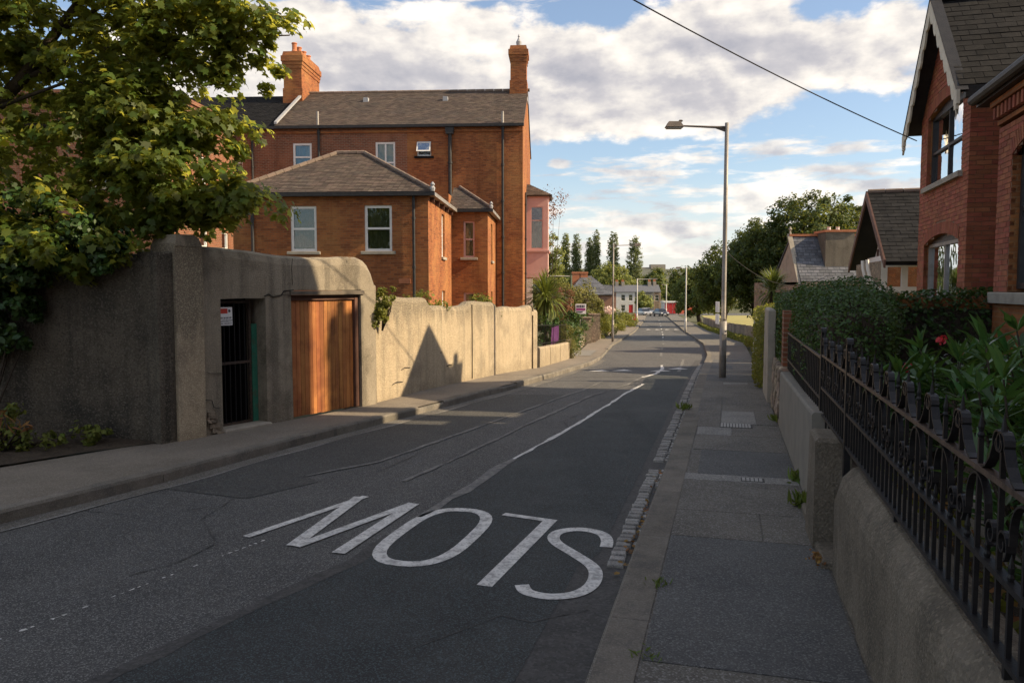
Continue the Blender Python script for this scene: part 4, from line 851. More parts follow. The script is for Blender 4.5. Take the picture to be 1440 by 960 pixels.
pipe(FH, -9.22, 4, 9.3, hs, .055, top=.75); pipe(FH, -3.26, 4.2, 9.28, hs, .085, hop=True); pipe(FH, -.89, zg, 9.35, hs, .06, top=.6); pipe(FHs(0), 1.6, zg, 6.6, hs, .04, d=.07)
def chimney(house, x0, x1, d0_, d1_, z0, z1, name='chimney', steps=((.78, .0), (.80, .05), (.86, .10), (.90, .05)), mm='brick_l', pots=2, waist=.35):
    mb = MB(FH); H = z1 - z0; zs = [(0, .04), (waist, .04), (waist, 0), (.70, 0), (.70, .03), (.76, .03), (.76, .06), (.82, .06), (.82, .10), (.92, .10), (.92, .05), (1, .0)]
    for (a, e), (b, e2) in zip(zs, zs[1:]):
        if b > a: mb.box(x0 - e, x1 + e, d0_ - e, d1_ + e, z0 + a * H + (.002 if a else 0), z0 + b * H, tx=(e - e2), ty=(e - e2))
    c = mb.build(name, M[mm], house)
    mb = MB(FH); mb.box(x0 - .06, x1 + .06, d0_ - .06, d1_ + .07, z0 - .05, z0 + .16); mb.build('flashing', M['lead'], c, uv=False)
    for k in range(pots):
        mb = MB(); q = FH((x0 + x1) / 2, lerp(d0_, d1_, (k + .5) / pots), 0); mb.lathe(q[0], q[1], [(.15, z1 - .02), (.17, z1 + .05), (.12, z1 + .12), (.14, z1 + .30), (.10, z1 + .36), (.03, z1 + .52), (.06, z1 + .56), (.01, z1 + .68)] if pots == 1 else [(.14, z1), (.16, z1 + .08), (.12, z1 + .15), (.12, z1 + .42), (.15, z1 + .46), (.13, z1 + .5)], 10); mb.build('chimney_pot', M['terracotta' if pots > 1 else 'lead'], c, smooth=False, uv=False)
    return c
chimney(hs, -.80, -.02, -5.0, -4.0, 11.45, 14.05, pots=1); chimney(hs, -11.95, -11.05, -6.2, -3.3, 11.0, 13.75, pots=4)
# annex in front
ax0, ax1, ad0, ad1 = -9.27, -2.67, 4.1, 9.68; AE = 5.33; AR = 7.03
an = thing('brick_annex', 'two-storey red brick rear annex with hipped roof standing before the tall house', 'annex', FH(-6, 7, -.6))
FA = FHat(ax1, ad1)
wa = [(-4.63, -3.75, 3.37, 4.87), (-2.13, -1.21, 3.37, 4.88)]
rect_wall(FA, ax0 - ax1, 0, zg, AE, wa, M['brick_l'], an)
for wdw in wa: window(an, FA, *wdw, cur='net', bars=((.5, 'h'),), rev=.09, fw=.085)
FAs = lambda a, d, z: FH(ax1 + d, ad1 - a, z)              # right side wall, lit by the sun
sw = [(3.0, 3.75, 3.30, 4.88), (3.0, 3.75, .9, 2.05)]
rect_wall(FAs, 0, ad1 - ad0, zg, AE, sw, M['brick_l'], an)
window(an, FAs, *sw[0], cur='tan', bars=((.5, 'h'),), rev=.13); window(an, FAs, *sw[1], cur='tan', bars=((.5, 'h'),), rev=.13)
mb = MB(FH); mb.poly([(ax0, ad0, zg), (ax0, ad1, zg), (ax0, ad1, AE), (ax0, ad0, AE)]); mb.poly([(ax0, ad0, zg), (ax1, ad0, zg), (ax1, ad0, AE), (ax0, ad0, AE)]); mb.build('wall', M['brick_l'], an)
o_ = .18; hd = (ad1 - ad0) / 2 + o_; cxl, cxr, cm = ax0 - o_ + hd, ax1 + o_ - hd, (ad0 + ad1) / 2; e = AE - .02
roof_slope([FH(ax0 - o_, ad1 + o_, e), FH(ax1 + o_, ad1 + o_, e), FH(cxr, cm, AR), FH(cxl, cm, AR)], .125, .19, M['tile'], an, seed=9)
roof_slope([FH(ax1 + o_, ad1 + o_, e), FH(ax1 + o_, ad0 - o_, e), FH(cxr, cm, AR)], .125, .19, M['tile'], an, seed=10)
roof_slope([FH(ax0 - o_, ad0 - o_, e), FH(ax0 - o_, ad1 + o_, e), FH(cxl, cm, AR)], .125, .19, M['tile'], an, seed=11)
mb = MB(FH); mb.prism([(ax0 - o_, ad0 - o_, e), (ax1 + o_, ad0 - o_, e), (cxr, cm, AR), (cxl, cm, AR)], (0, 0, -.08)); mb.build('roof', M['tile'], an)
mb = MB(FH)
def hips(mb, A, B, r=.08, n=14):
    for k in range(n):
        a, b = Vector(A).lerp(Vector(B), k / n), Vector(A).lerp(Vector(B), (k + .94) / n); mb.tube([tuple(a + Vector((0, 0, .035))), tuple(b + Vector((0, 0, .045)))], r, 7)
hips(mb, (ax1 + o_, ad1 + o_, e), (cxr, cm, AR)); hips(mb, (ax0 - o_, ad1 + o_, e), (cxl, cm, AR)); hips(mb, (cxl, cm, AR), (cxr, cm, AR), .09, 4); mb.build('ridge_tiles', M['ridge'], an, kind='stuff', uv=False)
mb = MB(FH); mb.box(ax0 - o_, ax1 + o_ + .06, ad1 + .05, ad1 + o_ + .06, e - .14, e - .015); mb.build('gutter', M['pipe'], an, uv=False)
mb = MB(FH); mb.box(ax1 + .05, ax1 + o_ + .06, ad0, ad1 + .046, e - .14, e - .015); mb.build('gutter', M['galv'], an, uv=False)
for k in range(5):
    mb = MB(FH); mb.box(ax1 + .002, ax1 + .14, ad1 - .4 - k * 1.15 - .07, ad1 - .4 - k * 1.15, e - .30, e - .145); mb.build('eaves_bracket', M['wood_d'], an, uv=False)
mb = MB(); q = FH(ax1 + o_, ad1 + o_, 0); mb.lathe(q[0], q[1], [(.07, e), (.09, e + .10), (.05, e + .16), (.08, e + .22), (.02, e + .30)], 7); mb.build('hip_finial', M['lead'], an, uv=False)
pipe(FA, -.47, zg, AE - .1, an, .05); pipe(FA, -5.9, zg, AE - .1, an, .05)
mb = MB(FA); mb.box(-1.0, -.6, .001, .02, 2.30, 2.46); mb.build('air_brick', M['terracotta'], an, uv=False)
# narrow stair block between annex and house
sb = thing('stair_block', 'narrow two-storey brick porch block tucked between annex and tall house', 'annex', FH(-1.9, 2, -.6))
px0, px1, pd = ax1 - .1, -1.22, 3.9; FP = FHat(px1, pd)
pw = [(-.98, -.53, 3.38, 4.84), (-.98, -.53, .6, 1.98)]
rect_wall(FP, px0 - px1, 0, zg, AE, pw, M['brick_l'], sb); window(sb, FP, *pw[0], cur='tan', frame='pink', bars=((.5, 'h'),), fw=.07); window(sb, FP, *pw[1], cur='tan', frame='pink', bars=((.5, 'h'),), fw=.07)
FPs = lambda a, d, z: FH(px1 + d, pd - a, z); pw2 = [(1.5, 2.2, 3.3, 4.85), (1.5, 2.2, .7, 2.0)]
rect_wall(FPs, 0, pd, zg, AE, pw2, M['brick_l'], sb)
for q in pw2: window(sb, FPs, *q, cur='tan', rev=.13)
roof_slope([FH(px0, pd + .15, e), FH(px1 + .15, pd + .15, e), FH(px0 + .25, pd - 1.35, 6.32), FH(px0, pd - 1.35, 6.32)], .125, .19, M['tile'], sb, seed=14)
roof_slope([FH(px1 + .15, pd + .15, e), FH(px1 + .15, 0, e), FH(px0 + .25, 0, 6.32), FH(px0 + .25, pd - 1.35, 6.32)], .125, .19, M['tile'], sb, seed=15)
mb = MB(FH); hips(mb, (px1 + .15, pd + .15, e), (px0 + .25, pd - 1.35, 6.32), .07, 9); mb.build('ridge_tiles', M['ridge'], sb, kind='stuff', uv=False)
mb = MB(FH); mb.box(px0, px1 + .22, pd + .04, pd + .20, e - .13, e - .012); mb.build('gutter', M['pipe'], sb, uv=False)
mb = MB(FH); mb.box(px1 + .05, px1 + .22, .01, pd + .036, e - .13, e - .012); mb.build('gutter', M['galv'], sb, uv=False)
mb = MB(); q = FH(px1 + .15, pd + .15, 0); mb.lathe(q[0], q[1], [(.06, e), (.08, e + .10), (.04, e + .15), (.07, e + .2), (.02, e + .28)], 7); mb.build('hip_finial', M['lead'], sb, uv=False)
mb = MB(FH); mb.box(-6.5, px0, .01, ad0 - .01, zg, 5.9); mb.build('link_wall', M['brick_l'], sb)
# pink oriel on the gable
pb = thing('oriel_window', 'pink painted oriel bay hanging from the gable end of the tall house', 'bay window', FH(.5, -4.5, 2.3))
FB = FHat(0, -3.6); bw_ = 1.08; bdp = 2.4
mb = MB(FB)
ph = [(.22, .84, 4.08, 6.16)]
rect_wall(FB, .01, bw_, 2.78, 6.68, ph, M['pink'], pb, rev=.06)
mb = MB(FB); mb.box(.01, bw_, -bdp, -.34, 2.78, 6.68); mb.box(bw_ - .08, bw_ - .001, -.34, -.001, 2.78, 6.68); mb.build('side_panel', M['pink'], pb, uv=False)
wv = window(pb, FB, *ph[0], cur='tan', frame='pink', bars=((.68, 'h'),), rev=.06, sill=False, fw=.05, curd=.02)
mb = MB(FB); mb.box(.27, .79, -.085, -.075, 5.52, 6.11); mb.build('stained_pane', M['violet'], wv, uv=False)
mb = MB(FB); mb.box(.0, bw_ + .08, -bdp - .05, .08, 3.93, 4.02); mb.build('sill', M['pink'], pb, uv=False)
mb = MB(FB); mb.box(.0, bw_ + .05, -bdp, .05, 6.60, 6.69); mb.build('cornice', M['pink'], pb, uv=False)
mb = MB(FB)
for k in range(4): mb.box(.005, bw_ - .12 * k - .04, -bdp + .1 * k, -.10 * k, 2.78 - .115 * (k + 1), 2.78 - .115 * k - .004)
mb.build('corbel', M['pink'], pb, uv=False)
roof_slope([FB(0, .18, 6.70), FB(bw_ + .18, .18, 6.70), FB(.12, -.75, 7.32), FB(0, -.75, 7.32)], .12, .19, M['tile'], pb, seed=20)
roof_slope([FB(bw_ + .18, .18, 6.70), FB(bw_ + .18, -bdp, 6.70), FB(.12, -bdp, 7.32), FB(.12, -.75, 7.32)], .12, .19, M['tile'], pb, seed=21)
mb = MB(FH); mb.box(.012, .34, -3.2, -3.0, zg, 2.6); mb.build('pale_post', M['white_w'], pb, uv=False)
# the next house of the terrace and its rear wing, mostly behind the maple
nb = thing('terrace_house', 'older brown brick terrace house joined to the left of the tall house, behind the maple', 'house', FH(-16, 0, -.6))
w1 = [(-13.63, -12.77, 7.0, 8.69), (-15.9, -15.0, 7.0, 8.69), (-18, -17.1, 7., 8.69)]
rect_wall(FH, -21, -11.2, zg, EZ - .004, w1, M['brick_d'], nb)
for q in w1: window(nb, FH, *q, cur='net_w', bars=((.5, 'h'),))
roof_slope([FH(-21, .22, EZ), FH(-11.2, .22, EZ), FH(-11.2, -HD / 2, RZ - .1), FH(-21, -HD / 2, RZ - .1)], .125, .20, M['slate'], nb, seed=23)
mb = MB(FH); mb.box(-21, -11.2, .10, .25, EZ - .12, EZ); mb.build('gutter', M['pipe'], nb, uv=False)
pipe(FH, -12.3, zg, 9.3, nb, .05); pipe(FH, -14.2, zg, 9.3, nb, .05)
lw2 = thing('rear_wing', 'brick rear wing with a flat banded cornice showing through the maple leaves', 'annex', FH(-17, 3, -.6))
wx1, wd = -13.15, 6.2; FWg = lambda a, d, z: FH(wx1 + d, wd - a, z)
sw3 = [(2.5, 3.2, 3.2, 4.6), (4.6, 5.3, 3.2, 4.6), (2.5, 3.2, 6.2, 7.6)]
rect_wall(FWg, 0, wd, zg, 9.0, sw3, M['brick_d'], lw2)
for q in sw3: window(lw2, FWg, *q, cur='dusk', rev=.1)
sw4 = [(-3.2, -2.2, 3.2, 4.9), (-6, -5, 3.2, 4.9), (-3.2, -2.2, 6., 7.6)]
rect_wall(FHat(wx1, wd), -8.5, 0, zg, 9.0, sw4, M['brick_d'], lw2)
for q in sw4: window(lw2, FHat(wx1, wd), *q, cur='dusk', rev=.1)
mb = MB(FHat(wx1, wd)); mb.box(-8.5, .06, -wd + .02, .08, 9.0, 9.14); mb.box(-8.5, .03, -wd + .02, .04, 9.14, 9.5); mb.box(-8.5, .10, -wd + .02, .12, 9.5, 9.66); mb.build('cornice', M['brick_d'], lw2)
# ------------------------------------------------------------------ right-hand side houses
def FS(t0, s0): return lambda a, d, z: S(t0 - d, s0 - a, z)      # wall facing the road; a runs towards the camera
def FSn(s0, t0): return lambda a, d, z: S(t0 + a, s0 - d, z)     # wall facing the camera's end of the street; a runs away from the road
# gabled bay house
gh = thing('gabled_house', 'dark red brick house with a scalloped bargeboard gable over paired windows', 'house', S(5, 16.3, 0))
G0, G1, GT = 18.05, 14.65, 4.4; GW = G0 - G1; FG = FS(GT, G0); rz0 = .4
apx = GW / 2; gtop = lambda a: 5.42 + max(0, (apx + .12 - abs(a - apx))) * 1.0
arch = [(.52, 2.95, 2.97, .16, 1.2), (.52, 2.95, 5.40, .14, 4.1)]
brick_wall(gh, FG, (0, GW), 1.95, gtop, [], arch, 300)
mb = MB(FG); mb.box(0, GW, -.2, -.012, rz0, 1.93); mb.build('wall', M['brick_l'], gh)
for a, b, sp, rise, zb in arch:
    zb = 4.1 if sp > 4 else 1.6
    mb = MB(FG)
    for (A, Z0, Z1) in ((a, zb, sp), (b, zb, sp)): mb.poly([(A, -.008, Z0), (A, -.26, Z0), (A, -.26, Z1), (A, -.008, Z1)])
    hw = (b - a) / 2; Rr = (hw * hw + rise * rise) / (2 * rise); cz = sp + rise - Rr; th = math.asin(hw / Rr); n = 10; P = [((a + b) / 2 + Rr * math.sin(lerp(-th, th, k / n)), cz + Rr * math.cos(lerp(-th, th, k / n))) for k in range(n + 1)]
    for (x0, z0), (x1, z1) in zip(P, P[1:]): mb.poly([(x0, -.002, z0), (x0, -.26, z0), (x1, -.26, z1), (x1, -.002, z1)])
    mb.build('window_reveal', M['brick_l'], gh)
    w_ = window(gh, FG, a + .02, b - .02, zb, sp + .02, cur='dusk', frame='galv' if sp < 4 else 'pipe', rev=.13, fw=.06, bars=((.5, 'v'), (.47, 'h')) if sp > 4 else ((.5, 'v'),), sill=sp > 4, glass='glass_r' if sp > 4 else 'glass', curd=.25)
    mb = MB(FG); m2 = [(x, -.17, z) for x, z in P]; mb.prism([(a + .02, -.17, sp + .02)] + m2[1:-1] + [(b - .02, -.17, sp + .02)], tuple(Vector(FG(0, -.1, 0)) - Vector(FG(0, 0, 0)))); mb.fr = None; 
    mb = MB(FG); mb.poly([(a + .01, -.09, sp + .0)] + [(x, -.09, z) for x, z in P[1:-1]] + [(b - .01, -.09, sp + .0)]); mb.build('head_board', M['pipe'], w_, uv=False)
# side of the bay towards us, main wall in the recess
FN = FSn(G1, GT)
brick_wall(gh, FN, (.0, 1.7), 1.95, lambda a: 5.45, [], (), 0)
mb = MB(FN); mb.box(-.0, 1.7, -.2, -.012, rz0, 1.93); mb.build('wall', M['brick_l'], gh)
FM = FS(6.0, G1 - .002)
rect_wall(FM, 0, 1.55, rz0, 5.6, [(.45, 1.25, 4.15, 5.3)], M['brick_l'], gh); window(gh, FM, .45, 1.25, 4.15, 5.3, cur='dusk', frame='pipe')
mb = MB(S); mb.poly([(GT, G0, rz0), (10, G0 + .2, rz0), (10, G0 + .2, 5.4), (GT, G0, 5.4)]); mb.poly([(13.5, G0 + .2, rz0), (13.5, 13.2, rz0), (13.5, 13.2, 5.4), (13.5, G0, 5.4)]); mb.build('wall', M['brick_l'], gh)
rc = (G0 + G1) / 2; rT = 4.16; er = 1.92; ez_ = 5.36; rz_ = 7.28                  # gable roof over the bay
roof_slope([S(9.2, rc - er, ez_), S(rT, rc - er, ez_), S(rT, rc, rz_), S(9.2, rc, rz_)], .165, .30, M['slate'], gh, name='slate', each=True, lift=.012, seed=31)
roof_slope([S(rT, rc + er, ez_), S(9.2, rc + er, ez_), S(9.2, rc, rz_), S(rT, rc, rz_)], .20, .30, M['slate'], gh, name='slate', lift=.012, seed=32)
mb = MB(S)
for k in range(11): mb.tube([(rT + .02 + k * .46, rc, rz_ + .02), (rT + .46 + k * .46, rc, rz_ + .025)], .075, 7)
mb.build('ridge_tiles', M['slate'], gh, kind='stuff', uv=False)
# main roof behind, ridge along the street
mb = MB(S)
mb.prism([(5.8, 13.2, 5.3), (5.8, G0 + .3, 5.3), (9.2, G0 + .3, 7.45), (9.2, 13.2, 7.45)], (0, 0, -.12)); mb.prism([(9.2, 13.2, 7.45), (9.2, G0 + .3, 7.45), (13.7, G0 + .3, 5.3), (13.7, 13.2, 5.3)], (0, 0, -.12)); mb.build('main_roof', M['slate'], gh, uv=False)
mb = MB(S); mb.poly([(6, G0 + .28, 5.2), (13.5, G0 + .28, 5.2), (9.2, G0 + .28, 7.4)]); mb.build('gable_wall', M['brick_l'], gh)
for sgn in (-1, 1):                                      # bargeboards with a scalloped lower edge
    n = 15; pts = []; L = er + .10
    up = [(rc + sgn * L * k / 40, rz_ + .03 - (rz_ - ez_ + .08) * (k / 40) * L / er) for k in range(41)]
    low = []
    for k in range(n * 4 + 1):
        q = k / (n * 4); sc = .15 + .13 * abs(math.sin(math.pi * n * q / 2 + .4)); low.append((rc + sgn * L * q, rz_ + .03 - (rz_ - ez_ + .08) * q * L / er - sc - .06))
    mb = MB(S)
    for i in range(40):
        a, b = up[i], up[i + 1]; f = lambda s_: interp([(abs(x - rc), z) for x, z in low], abs(s_ - rc))
        mb.prism([(rT - .03, a[0], a[1]), (rT - .03, b[0], b[1]), (rT - .03, b[0], f(b[0])), (rT - .03, a[0], f(a[0]))], (.0, 0, 0)) if False else mb.box(rT - .05, rT - .015, min(a[0], b[0]), max(a[0], b[0]), 0, 1) if False else None
        p4_ = [(a[0], a[1]), (b[0], b[1]), (b[0], f(b[0])), (a[0], f(a[0]))]
        mb.poly([(rT - .05, x, z) for x, z in p4_]); mb.poly([(rT - .015, x, z) for x, z in p4_]); mb.poly([(rT - .05, p4_[2][0], p4_[2][1]), (rT - .05, p4_[3][0], p4_[3][1]), (rT - .015, p4_[3][0], p4_[3][1]), (rT - .015, p4_[2][0], p4_[2][1])])
    e_ = rc + sgn * (L - .06); zt = ez_ - .22; mb.box(rT - .06, rT - .01, e_ - .09, e_ + .09, zt - .10, zt + .12, tx=0, ty=0); mb.box(rT - .06, rT - .01, e_ - .055, e_ + .055, zt - .18, zt - .102)
    mb.build('bargeboard', M['cream'], gh, uv=False)
    mb = MB(S); mb.poly([(rT - .06, rc, rz_ + .08), (rT - .06, rc + sgn * L, rz_ + .08 - (rz_ - ez_ + .08) * L / er), (rT + .12, rc + sgn * L, rz_ + .08 - (rz_ - ez_ + .08) * L / er), (rT + .12, rc, rz_ + .08)]); mb.build('verge', M['pipe'], gh, uv=False)
    mb = MB(S); mb.poly([(rT, rc, rz_ - .12), (rT, rc + sgn * er, ez_ - .12), (GT + .05, rc + sgn * er, ez_ - .12), (GT + .05, rc, rz_ - .12)]); mb.build('soffit', M['pipe'], gh, uv=False)
mb = MB(S); mb.box(rT + .1, 6.0, rc - er - .02, rc - er + .12, ez_ - .2, ez_ - .02); mb.build('gutter', M['pipe'], gh, uv=False)
# nearer house: bay with stone sill band, dentil cornice and gutter; tall body behind
nh = thing('bay_house', 'tall red brick house at the right edge with dentil cornice and stone sill band', 'house', S(5, 9, 0))
B1_, BT = 13.17, 4.4; FBn = FS(BT, B1_)
ar2 = [(.58, 2.6, 3.95, .22, 2.1)]
brick_wall(nh, FBn, (0, 2.9), 2.10, lambda a: 4.45, [], ar2, 260)
mb = MB(FBn); mb.box(-.05, 3.4, -.25, .06, 1.94, 2.09, b=.012); noisy(mb, .004, 8); mb.build('sill_band', M['stone'], nh, uv=False)
mb = MB(FBn); mb.box(0, 5.2, -.25, -.012, rz0, 1.938); mb.box(2.9, 5.2, -.25, -.005, 2.092, 4.45); mb.build('wall', M['brick_l'], nh)
mb = MB(FBn)
for A in (.58, 2.6): mb.poly([(A, -.008, 2.1), (A, -.28, 2.1), (A, -.28, 3.95), (A, -.008, 3.95)])
mb.build('window_reveal', M['brick_l'], nh)
window(nh, FBn, .60, 2.58, 2.14, 3.97, cur='net_w', frame='pipe', rev=.16, fw=.08, bars=((.5, 'v'), (.6, 'h')), sill=False, glass='glass_r')
mb = MB(FBn); mb.box(.55, 2.63, -.20, -.12, 3.95, 4.2); mb.build('head_board', M['pipe'], nh, uv=False)
mb = MB(FBn); mb.box(-.0, 5.2, -.25, .03, 4.46, 4.52); mb.build('string_course', M['brick_l'], nh)
for k in range(18):
    mb = MB(FBn); mb.box(.03 + k * .16, .11 + k * .16, -.1, .10, 4.54, 4.70); mb.build('dentil', M['brick'], nh, uv=False)
mb = MB(FBn); mb.box(-.02, 5.2, -.25, .13, 4.71, 4.79); mb.build('cornice', M['brick_l'], nh)
mb = MB(FBn); mb.tube([(-.34, .27, 4.90), (5.3, .27, 4.90)], .075, 10); mb.box(-.34, 5.3, .05, .22, 4.80, 4.86); mb.build('gutter', M['pipe'], nh, uv=False)
mb = MB(FBn); mb.prism([(-.3, .25, 4.93), (5.3, .25, 4.93), (5.3, -1.2, 5.7), (-.3, -1.2, 5.7)], (0, 0, -.05)); mb.build('bay_roof', M['slate'], nh, uv=False)
mb = MB(S); mb.poly([(BT, B1_, rz0), (5.6, B1_, rz0), (5.6, B1_, 4.79), (BT, B1_, 4.79)]); mb.build('wall', M['brick_l'], nh)
def body(o, s0, s1, t0, t1, ze, zr, m='brick_l', over=.25, name='main_roof'):
    tm = (t0 + t1) / 2; mb = MB(S)
    for s_ in (s0, s1): mb.poly([(t0, s_, 0), (t1, s_, 0), (t1, s_, ze), (tm, s_, zr - .1), (t0, s_, ze)])
    mb.poly([(t0, s0, 0), (t0, s1, 0), (t0, s1, ze), (t0, s0, ze)]); mb.poly([(t1, s0, 0), (t1, s1, 0), (t1, s1, ze), (t1, s0, ze)]); mb.build('wall', M[m], o)
    mb = MB(S); k = (zr - ze) / (tm - t0)
    mb.prism([(t0 - over, s0, ze - over * k), (t0 - over, s1, ze - over * k), (tm, s1, zr), (tm, s0, zr)], (0, 0, -.1)); mb.prism([(tm, s0, zr), (tm, s1, zr), (t1 + over, s1, ze - over * k), (t1 + over, s0, ze - over * k)], (0, 0, -.1)); mb.build(name, M['slate'], o, uv=False)
body(nh, 13.05, 1.5, 5.6, 12.8, 9.5, 13.3)
mb = MB(S); mb.box(8.6, 9.8, 3.0, 3.7, 12, 14.6); mb.build('chimney', M['brick_l'], nh)
n2 = thing('brick_house', 'brick house further back along the right-hand row, beside the camera', 'house', S(6, -5, 0)); body(n2, 1.4, -13, 5.0, 12.8, 9.2, 13.0)
n3 = thing('brick_house', 'brick house at the back end of the right-hand row behind the camera', 'house', S(6, -20, 0)); body(n3, -13.1, -28, 5.0, 12.8, 9.2, 13.0)
mb = MB(S); mb.box(9.2, 10.0, 13.93, 14.43, 6.6, 11.05); mb.box(9.15, 10.05, 13.88, 14.48, 11.052, 11.2); gc = mb.build('chimney', M['brick_l'], gh)
mb = MB(); q = S(9.6, 14.18, 0); mb.lathe(q[0], q[1], [(.13, 11.2), (.11, 11.6), (.13, 11.65)], 10); mb.build('chimney_pot', M['terracotta'], gc, uv=False)
mb = MB(S); mb.box(6.9, 7.6, 17.72, 18.28, 5.4, 8.0); mb.box(6.86, 7.64, 17.68, 18.32, 8.002, 8.15); gc = mb.build('chimney', M['brick_l'], gh)
mb = MB(); q = S(7.25, 18.0, 0); mb.lathe(q[0], q[1], [(.13, 8.15), (.11, 8.5), (.13, 8.55)], 10); mb.build('chimney_pot', M['terracotta'], gc, uv=False)
# half-timbered bungalow
tb = thing('timbered_bungalow', 'small bungalow with half-timbered white gable and steep dark slate roof', 'house', S(7, 24.4, -.4))
tc_, te, tez, trz = 24.43, 3.0, 2.80, 4.80
roof_slope([S(9.5, tc_ - te, tez), S(4.4, tc_ - te, tez), S(4.4, tc_, trz), S(9.5, tc_, trz)], .185, .34, M['slate'], tb, name='slate', each=True, lift=.014, seed=41)
roof_slope([S(4.4, tc_ + te, tez), S(9.5, tc_ + te, tez), S(9.5, tc_, trz), S(4.4, tc_, trz)], .24, .4, M['slate'], tb, name='slate', seed=42)
mb = MB(S)
for k in range(12): mb.tube([(4.41 + k * .45, tc_, trz + .02), (4.84 + k * .45, tc_, trz + .025)], .07, 7)
mb.build('ridge_tiles', M['ridge'], tb, kind='stuff', uv=False)
for sg_ in (-1, 1):
    mb = MB(S); mb.prism([(4.35, tc_, trz + .04), (4.35, tc_ + sg_ * te, tez + .04), (4.35, tc_ + sg_ * te, tez - .16), (4.35, tc_, trz - .20)], tuple(Vector(S(.045, 0, 0)) - Vector(S(0, 0, 0)))); mb.build('bargeboard', M['wood_d'], tb, uv=False)
    mb = MB(S); mb.poly([(4.4, tc_, trz - .1), (4.4, tc_ + sg_ * te, tez - .1), (5.1, tc_ + sg_ * te, tez - .1), (5.1, tc_, trz - .1)]); mb.build('soffit', M['dark'], tb, uv=False)
mb = MB(S); mb.poly([(4.97, tc_ - 2.2, 2.95), (4.97, tc_ + 2.2, 2.95), (4.97, tc_, 4.6)]); mb.build('gable_panel', M['white_w'], tb, uv=False)
for k in range(-3, 4):
    mb = MB(S); s_ = tc_ + k * .48; mb.box(4.925, 4.965, s_ - .06, s_ + .06, 3.06, 4.55 - abs(k) * .42); mb.build('timber', M['wood_d'], tb, uv=False)
mb = MB(S); mb.box(4.80, 5.05, tc_ - 2.3, tc_ + 2.3, 2.86, 3.05); mb.build('tie_beam', M['white'], tb, uv=False)
FT = FSn(22.35, 4.45)
wt = [(.12, .52, 1.0, 2.05), (.60, 1.0, 1.0, 2.05), (.12, .52, 2.15, 2.72), (.60, 1.0, 2.15, 2.72)]
rect_wall(FT, 0, 1.05, -.4, 2.85, wt, M['white'], tb, rev=.05)
for q in wt: window(tb, FT, *q, cur='tan', frame='white', rev=.05, bars=(), sill=False, glass='glass_r', fw=.035)  # tan sheet behind these panes paints their orange reflection
mb = MB(S); mb.poly([(5.5, 22.36, -.4), (10, 22.36, -.4), (10, 22.36, 2.85), (5.5, 22.36, 2.85)]); mb.poly([(4.46, 22.35, -.4), (4.46, 26.5, -.4), (4.46, 26.5, 2.85), (4.46, 22.35, 2.85)]); mb.build('wall', M['stone_w'], tb)
for s_ in (22.3, 21.6):
    mb = MB(S); mb.tube([(4.5 + 0 * k, s_ - .0, 2.0 + .1 * k) if False else (4.45 - .45 * math.sin(k / 6 * 1.57), s_, 2.05 + .8 * (1 - math.cos(k / 6 * 1.57))) for k in range(7)], .045, 5); mb.build('bracket', M['white'], tb, uv=False)
# slate-roofed house beyond
sh = thing('slate_house', 'rear slate roof with a broad rendered chimney breast, beyond the hedge', 'house', (15, 38, -1.))
f2 = lambda x, d, z: (12.75 + x, 36 - d + x * -.05, z)
roof_slope([f2(-.05, .9, 2.45), f2(7, .9, 2.45), f2(7, -.6, 4.52), f2(-.05, -.6, 4.52)], .16, .26, M['slate_b'], sh, name='slate', seed=51)
mb = MB(f2); mb.box(1.15, 2.4, -.8, .45, 2.6, 4.62); mb.build('chimney', M['wall_r'], sh, uv=False)
mb = MB(f2); mb.box(1.1, 2.45, -.85, .5, 4.621, 4.72); mb.build('chimney_cap', M['terracotta'], sh, uv=False)
mb = MB()
for k, x in enumerate((1.55, 1.95)):
    mb = MB(); mb.lathe(f2(x, 0, 0)[0], 36.2, [(.10, 4.72), (.08, 4.85), (.10, 4.9)], 8); mb.build('chimney_pot', M['white_w'], sh, uv=False)
mb = MB(f2); mb.prism([(-.18, .95, 2.3), (.02, .95, 2.3), (.02, -.6, 4.62), (-.18, -.6, 4.62)], (0, 0, -.15)); mb.build('verge_coping', M['stone'], sh, uv=False)
mb = MB(f2); mb.box(-.1, 7, -.7, -.5, 4.50, 4.60); mb.build('ridge', M['terracotta'], sh, uv=False)
mb = MB(); q = f2(-.05, -.6, 0); mb.lathe(q[0], q[1], [(.06, 4.6), (.03, 4.75), (.08, 4.82), (.02, 4.95)], 7); mb.build('finial', M['stone'], sh, uv=False)
mb = MB(f2); mb.poly([(.0, .6, 2.3), (.0, -3.0, 2.3), (.0, -.6, 4.45)]); mb.build('gable_wall', M['stone'], sh); mb = MB(f2); mb.box(0, 7, -6, .6, -1.2, 2.42); mb.build('wall', M['stone_w'], sh)
mb = MB(f2); mb.prism([(-.05, 2.3, 1.75), (7, 2.3, 1.75), (7, .9, 2.42), (-.05, .9, 2.42)], (0, 0, -.08)); mb.build('lean_to_roof', M['tile'], sh, uv=False)
mb = MB(f2); mb.prism([(-.05, -.6, 4.5), (7, -.6, 4.5), (7, -3.2, 2.4), (-.05, -3.2, 2.4)], (0, 0, -.05)); mb.build('roof', M['slate_b'], sh, uv=False)
